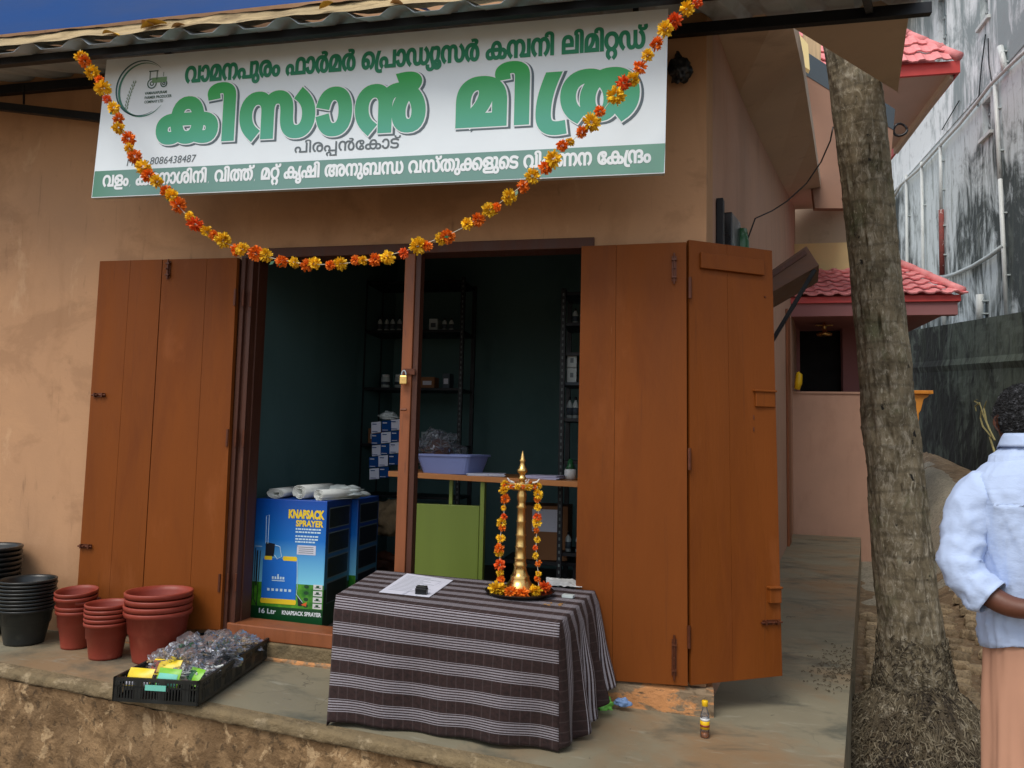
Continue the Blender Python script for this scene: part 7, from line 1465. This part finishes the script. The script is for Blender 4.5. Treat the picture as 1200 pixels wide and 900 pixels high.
for k in range(900):          # fibres clinging to the foot of the trunk
    a = rn.uniform(math.pi * .8, math.pi * 2.2); z = -.12 + .34 * rn.random() ** 1.8; h_ = (z - tp_[0][0].z) / (tp_[-1][0].z - tp_[0][0].z); c_, r_ = tsample(h_)
    pts = []
    for i in range(4): aa = a + rn.uniform(-.07, .07) * i; pts.append(Vector((c_.x + (r_ + .006) * math.cos(aa), c_.y + (r_ + .006) * math.sin(aa), z - i * rn.uniform(.004, .018))))
    mb.tube(pts, [.0025, .0028, .002, .001], 4, mi=rn.choice((0, 0, 1, 2)), cap=False)
for k in range(120):          # thicker roots near the trunk base and flowing down
    a = rn.uniform(math.pi * .9, math.pi * 2.1); r = rn.uniform(.10, .3); pts = []
    for i in range(6): q = r + i * rn.uniform(.02, .05); aa = a + .12 * math.sin(i + k); pts.append(Vector((mc.x + q * math.cos(aa), mc.y + q * math.sin(aa), mound_h(mc.x + q * math.cos(aa), mc.y + q * math.sin(aa)) + .012)))
    mb.tube(pts, [.007, .008, .0065, .006, .005, .003], 5, cap=False)
o = mb.build('rootlets', [M['root'], M['rootl'], M['rootd']], palm); o['kind'] = 'stuff'
# litter of fibres spilled on the floor beside the palm
mb = MB()
for k in range(330):
    p = Zp(rn.gauss(985, 16), rn.gauss(785, 12), .003); d = rn.uniform(0, 6.28); L_ = rn.uniform(.006, .02)
    if p.x > PR(p.y): continue
    q = p + Vector((math.cos(d) * L_, math.sin(d) * L_, .003)); mb.tube([p, p.lerp(q, .5) + Vector((0, 0, .004)), q], .002, 4)
o = mb.build('fibre_litter', M['root'], loc=Zp(985, 785, 0)); o['kind'] = 'stuff'

# ---------------------------------------------------------------- laterite cobbles
pav = bpy.data.objects.new('cobbled_strip', None); COL.objects.link(pav); pav.location = (2.4, 3.5, -.4); pav['kind'] = 'structure'
cm_ = []
for s in range(7):
    rn2 = random.Random(s + 50); mb = MB(); n = 9; ang = sorted(rn2.uniform(0, 6.28) for _ in range(n)); 
    ang = [2 * math.pi * (k + rn2.uniform(-.3, .3)) / n for k in range(n)]
    sx, sy = rn2.uniform(.8, 1.15), rn2.uniform(.75, 1.0)
    base = [Vector((sx * .5 * math.cos(a), sy * .5 * math.sin(a), 0)) for a in ang]
    lo = base; mi_ = [p * 1.0 + Vector((0, 0, .16 + rn2.uniform(-.03, .03))) for p in base]; hi_ = [p * .86 + Vector((0, 0, .24 + rn2.uniform(-.04, .04))) for p in base]
    mb.v = lo + mi_ + hi_ + [Vector((0, 0, .26))]
    for i in range(n): j = (i + 1) % n; mb.f += [[i, j, n + j, n + i], [n + i, n + j, 2 * n + j, 2 * n + i], [2 * n + i, 2 * n + j, 3 * n]]
    mb.m = [0] * len(mb.f); cm_.append(mb.mesh('cobble', M['cobble'], False))
rn = random.Random(9); cnt = 0; row = 0; y = 1.0
while y < 6.6 and cnt < 290:
    sz_ = .15; x = max(PR(y) + .10, 1.0) + rn.uniform(0, .05)
    while x < 3.9 and cnt < 290:
        if (Vector((x, y)) - Vector((mc.x, mc.y))).length > .5 and (x - PR(y) < .6 or x > 1.75 + .25 * (y - 1.5)):
            o = bpy.data.objects.new('cobble', rn.choice(cm_)); COL.objects.link(o); o.parent = pav
            s_ = rn.uniform(.14, .20); o.scale = (s_, s_ * rn.uniform(.6, .75), s_ * 1.5); o.rotation_euler = (rn.uniform(-.08, .08), rn.uniform(-.08, .08), rn.uniform(-.5, .5)); o.location = Vector((x, y + rn.uniform(-.02, .02), gz(x, y) - .01)) - pav.location; cnt += 1
        x += rn.uniform(.17, .23)
    y += .135
# ---------------------------------------------------------------- the man
MT = 2.42                       # distance scale along the view
def mp(x, y, dy=0.0): p = Yp(x, y, -.90); p.y += dy; return p
man = thing('person', 'man in pale blue shirt and peach mundu with hands behind his back', 'person', (1.24, -.90, -.40))
S = 2.42 / F * 1.0
cx = 1.165; cy = -.90
def P(dx, dy, z): return Vector((cx + dx, cy + dy, z + .045 * max(0, min(1, (z - .5) / .5))))
# body: one skin surface (legs, trunk, neck, head core, arms and fingers)
verts, edges, rad = [], [], []
def nd(p, r, parent_=None):
    verts.append(p); rad.append(r)
    if parent_ is not None: edges.append((parent_, len(verts) - 1))
    return len(verts) - 1
pel = nd(P(0, 0, .50), .10)
ab = nd(P(0, 0, .68), .10, pel); ch_ = nd(P(0, -.01, .92), .10, ab); sh = nd(P(0, .0, 1.08), .09, ch_); nk = nd(P(0, .01, 1.17), .055, sh); hd0 = nd(P(.0, .025, 1.24), .055, nk)
for s in (-1, 1):
    hip = nd(P(s * .06, 0, .40), .07, pel); kn = nd(P(s * .065, .0, .03), .05, hip); an = nd(P(s * .07, .01, -.32), .040, kn); ft = nd(P(s * .08, .12, -.37), .035, an)
sh_z = 1.09
def arm(s):
    a = nd(P(s * .13, 0, 1.04), .038, sh); e0 = nd(P(s * .205, -.01, .93), .050, a)
    el = nd(P(s * .245, -.06, .795), .043, e0); f1 = nd(P(s * .15, -.145, .72), .036, el); wr = nd(P(s * .055, -.185, .72 + (0 if s < 0 else .02)), .027, f1)
    pm = nd(P(s * .01, -.20, .755 + (0 if s < 0 else .03)), .031, wr); base = verts[pm]
    hand_dir = Vector((-s * .75, -.02, .65)).normalized(); side = Vector((s * .65, 0, .75)).normalized()
    for k, (L_, off) in enumerate(((.060, -.026), (.068, -.009), (.064, .009), (.052, .025))):
        b0 = base + side * off + hand_dir * .03; k1 = nd(b0, .0105, pm); k2 = nd(b0 + hand_dir * L_ * .5 + Vector((0, -.010, 0)), .0095, k1); nd(b0 + hand_dir * L_ * .85 + Vector((0, .012, -.012)), .0085, k2)
    t0_ = nd(base - side * .030 + Vector((0, -.012, 0)), .012, pm); t1_ = nd(base - side * .05 + hand_dir * .03 + Vector((0, -.02, 0)), .011, t0_); nd(base - side * .052 + hand_dir * .055 + Vector((0, -.015, 0)), .009, t1_)
arm(-1); arm(1)
me = bpy.data.meshes.new('body'); org = man.location; me.from_pydata([v - org for v in verts], edges, []); me.materials.append(M['skin'])
body = bpy.data.objects.new('body', me); COL.objects.link(body); body.parent = man
sk = body.modifiers.new('skin', 'SKIN'); sk.use_smooth_shade = True
for i, r in enumerate(rad): v = me.skin_vertices[0].data[i]; v.radius = (r, r); v.use_root = (i == 0)
ss = body.modifiers.new('sub', 'SUBSURF'); ss.levels = 2; ss.render_levels = 2
# head
hc = P(.0, .05, 1.262)
def headf(u, v):
    a = u * 2 * math.pi; ph = v * math.pi; d = Vector((math.cos(a) * math.sin(ph), math.sin(a) * math.sin(ph), -math.cos(ph)))
    x, y, z = d.x * .074, d.y * .092, d.z * .114
    if z < 0: y *= 1 - .22 * (z / -.118); x *= 1 - .28 * (z / -.118) ** 1.5; y += .012 * (z / -.118)
    # face on the far side (+y)
    if d.y > .5:
        y += .024 * math.exp(-((x / .012) ** 2 + ((z + .012) / .022) ** 2)) - .009 * math.exp(-(((abs(x) - .03) / .014) ** 2 + ((z - .012) / .012) ** 2)) + .006 * math.exp(-((x / .024) ** 2 + ((z + .052) / .008) ** 2)) + .006 * math.exp(-((x / .02) ** 2 + ((z + .09) / .014) ** 2))
    return hc + Vector((x, y, z))
hd = MB().grid(headf, 64, 48, closeu=True).build('head', M['skin'], man, smooth=True)
for s in (-1, 1):
    e = hc + Vector((s * .030, .089, .012)); MB().lathe(e, [(0, -.009), (.006, -.007), (.010, 0), (.006, .007), (0, .009)], 12, M=Matrix.Rotation(R(90), 3, 'X')).build('eye', M['white'], hd, smooth=True)
    MB().grid(lambda u, v: hc + Vector((s * (.074 + .012 * math.sin(v * math.pi) * (1 - .2 * u)), -.008 + .034 * (u - .5) * math.sin(v * math.pi * .9 + .3), -.030 + .062 * v)) + Vector((s * .006 * math.cos(u * 6.28), 0, 0)), 14, 12).build('ear', M['skin'], hd, smooth=True)
def hairf(u, v):
    a = u * 2 * math.pi; low = -.06 if math.sin(a) < .35 else .045; low = -.075 * (.5 - .5 * math.sin(a)) + .05 * max(0, math.sin(a))
    zt = low / .118; ph = math.acos(max(-1, min(1, zt + (1 - zt) * v))); d = Vector((math.cos(a) * math.sin(ph), math.sin(a) * math.sin(ph), math.cos(ph)))
    n = noise.noise(d * 9) * .006 + noise.noise(d * 24) * .006 + noise.noise(d * 52) * .003
    k = 1 + .10 * min(1, v * 6)
    x, y, z = d.x * .075, d.y * .093, d.z * .115
    if z < 0: x *= 1 - .28 * (z / -.118) ** 1.5; y *= 1 - .1 * (z / -.118)
    p = Vector((x, y, z)); return hc + p * k + d * n
hm = MB().grid(hairf, 130, 80, closeu=True).build('hair', M['hair'], man, smooth=False)
mb = MB(); rn = random.Random(2)
for k in range(5200):
    u, v = rn.random(), rn.random() ** .8; p = hairf(u, v); d = (p - hc).normalized(); t = d.orthogonal().normalized(); q = Matrix.Rotation(rn.uniform(0, 6.28), 3, d) @ t
    mb.tube([p - d * .003, p + d * .003 + q * .003, p + d * .003 + q * .008], [.0007, .0006, .0004], 3, cap=False)
ho = mb.build('curls', M['hair'], hm); ho['kind'] = 'stuff'
# shirt: trunk tube
def ell(z, rx, ry, ox=0, oy=0, p=2.4): return (z, rx, ry, ox, oy, p)
sh_rows = [(.60, .165, .125, 0, 0), (.65, .168, .13, 0, 0), (.71, .165, .128, 0, -.005), (.80, .165, .128, 0, -.008), (.92, .178, .128, 0, -.01), (1.0, .186, .124, 0, -.008), (1.06, .186, .113, 0, -.004), (1.10, .172, .100, 0, 0), (1.135, .140, .085, 0, .004), (1.16, .100, .075, 0, .008), (1.178, .076, .068, 0, .010), (1.19, .068, .066, 0, .012)]
def row(rows, t):
    t = t * (len(rows) - 1); i = min(len(rows) - 2, int(t)); f_ = t - i; f_ = f_ * f_ * (3 - 2 * f_) * .3 + f_ * .7
    return [a + (b - a) * f_ for a, b in zip(rows[i], rows[i + 1])]
def fold(a, z, amp):
    return amp * (.55 * noise.noise(Vector((math.cos(a) * 2.2, math.sin(a) * 2.2, z * 5))) + .35 * noise.noise(Vector((math.cos(a) * 5 + z * 4, math.sin(a) * 5, z * 9))) + .25 * math.sin(z * 46 + 3 * math.cos(a * 2) + a * 2) * max(0, .88 - z) * 2.0) + amp * .45 * max(0, 1 - abs(noise.noise(Vector((math.cos(a) * 3 + 7, math.sin(a) * 3, z * 7 + math.cos(a) * 5)))) * 7) ** 2
def shirtf(u, v):
    a = u * 2 * math.pi; z, rx, ry, ox, oy = row(sh_rows, v); c, s = math.cos(a), math.sin(a)
    sx = math.copysign(abs(c) ** .82, c); sy = math.copysign(abs(s) ** .9, s); k = fold(a, z, .016) * (1 if z < 1.05 else .4)
    zz = z - (.018 * abs(c) if z > 1.0 and z < 1.15 else 0)
    # tails hang a little lower at the sides
    return P(sx * (rx + k) + ox, sy * (ry + k) + oy, zz + (-.02 * math.cos(2 * a) if v == 0 else 0))
sho = MB().grid(shirtf, 120, 110, closeu=True).build('shirt', M['shirt'], man, smooth=True)
q = sho.modifiers.new('t', 'SOLIDIFY'); q.thickness = .002; q.offset = 1
# yoke seam and collar
yk = [shirtf(.5 + .5 * t_ / 12, .60 + .012 * abs(t_ - 6) / 6) for t_ in range(1, 12)]
MB().tube(yk, .0022, 5).build('yoke_seam', M['shirt'], sho, smooth=True)
def collar(u, v):
    a = u * 2 * math.pi; r = .071 + .010 * v if v < .5 else .076 + .016 * (v - .5) * 2
    z = 1.178 + .045 * (v * 2) if v < .5 else 1.223 - .042 * (v - .5) * 2
    return P(r * math.cos(a), .010 + r * .98 * math.sin(a), z - .018 * max(0, math.sin(a)))
co = MB().grid(collar, 60, 10, closeu=True).build('collar', M['shirt'], sho, smooth=True); q = co.modifiers.new('t', 'SOLIDIFY'); q.thickness = .002
for s in (-1, 1):
    pts = [P(s * .115, .0, 1.072), P(s * .168, -.002, 1.02), P(s * .200, -.010, .95), P(s * .222, -.025, .88), P(s * .240, -.05, .815), P(s * .215, -.085, .765), P(s * .175, -.118, .735)]
    rr = [.050, .068, .067, .063, .062, .057, .052]
    sm = []
    for i in range(len(pts) - 1):
        for t in range(7): sm.append((pts[i].lerp(pts[i + 1], t / 7), rr[i] + (rr[i + 1] - rr[i]) * t / 7))
    sm.append((pts[-1], rr[-1]))
    for _ in range(3): sm = [sm[0]] + [((sm[i - 1][0] + sm[i][0] * 2 + sm[i + 1][0]) / 4, (sm[i - 1][1] + sm[i][1] * 2 + sm[i + 1][1]) / 4) for i in range(1, len(sm) - 1)] + [sm[-1]]
    mb = MB(); prev = None; N = 40; K = len(sm)
    for i, (p, r) in enumerate(sm):
        d = (sm[min(K - 1, i + 1)][0] - sm[max(0, i - 1)][0]).normalized(); x = d.orthogonal().normalized() if prev is None else (prev - d * prev.dot(d)).normalized(); prev = x; y = d.cross(x)
        for j in range(N):
            a = 2 * math.pi * j / N; t = i / K
            f_ = .006 * noise.noise(Vector((math.cos(a) * 2, math.sin(a) * 2, t * 7))) + .005 * math.sin(t * 38 + 2 * math.cos(a)) * (.2 + .5 * t) + .004 * noise.noise(Vector((math.cos(a) * 5, math.sin(a) * 5, t * 18))) + .008 * (1 - abs(2 * ((t * 6 + a * .35 + .8 * noise.noise(Vector((math.cos(a), math.sin(a), t * 3)))) % 1) - 1)) ** 3
            mb.v.append(p + (x * math.cos(a) + y * math.sin(a)) * (r + f_ + (.006 if t > .84 else 0)))
    for i in range(K - 1):
        for j in range(N): mb.f.append([i * N + j, i * N + (j + 1) % N, (i + 1) * N + (j + 1) % N, (i + 1) * N + j]); mb.m.append(0)
    o = mb.build('sleeve', M['shirt'], sho, smooth=True); q = o.modifiers.new('t', 'SOLIDIFY'); q.thickness = .003
# mundu
def mundu(u, v):
    a = u * 2 * math.pi; z = .66 - v * 1.02; rx = .145 + .012 * math.sin(v * 3) + .02 * v; ry = .122 + .02 * v
    f_ = .010 * noise.noise(Vector((math.cos(a) * 2.5, math.sin(a) * 2.5, z * 1.6))) + .008 * math.sin(a * 9 + z * 1.5) * v + .008 * noise.noise(Vector((math.cos(a) * 6, math.sin(a) * 6, z * 3)))
    return P(math.cos(a) * (rx + f_), math.sin(a) * (ry + f_) - .005, z)
o = MB().grid(mundu, 140, 60, closeu=True).build('mundu', M['mundu'], man, smooth=True); q = o.modifiers.new('t', 'SOLIDIFY'); q.thickness = .002
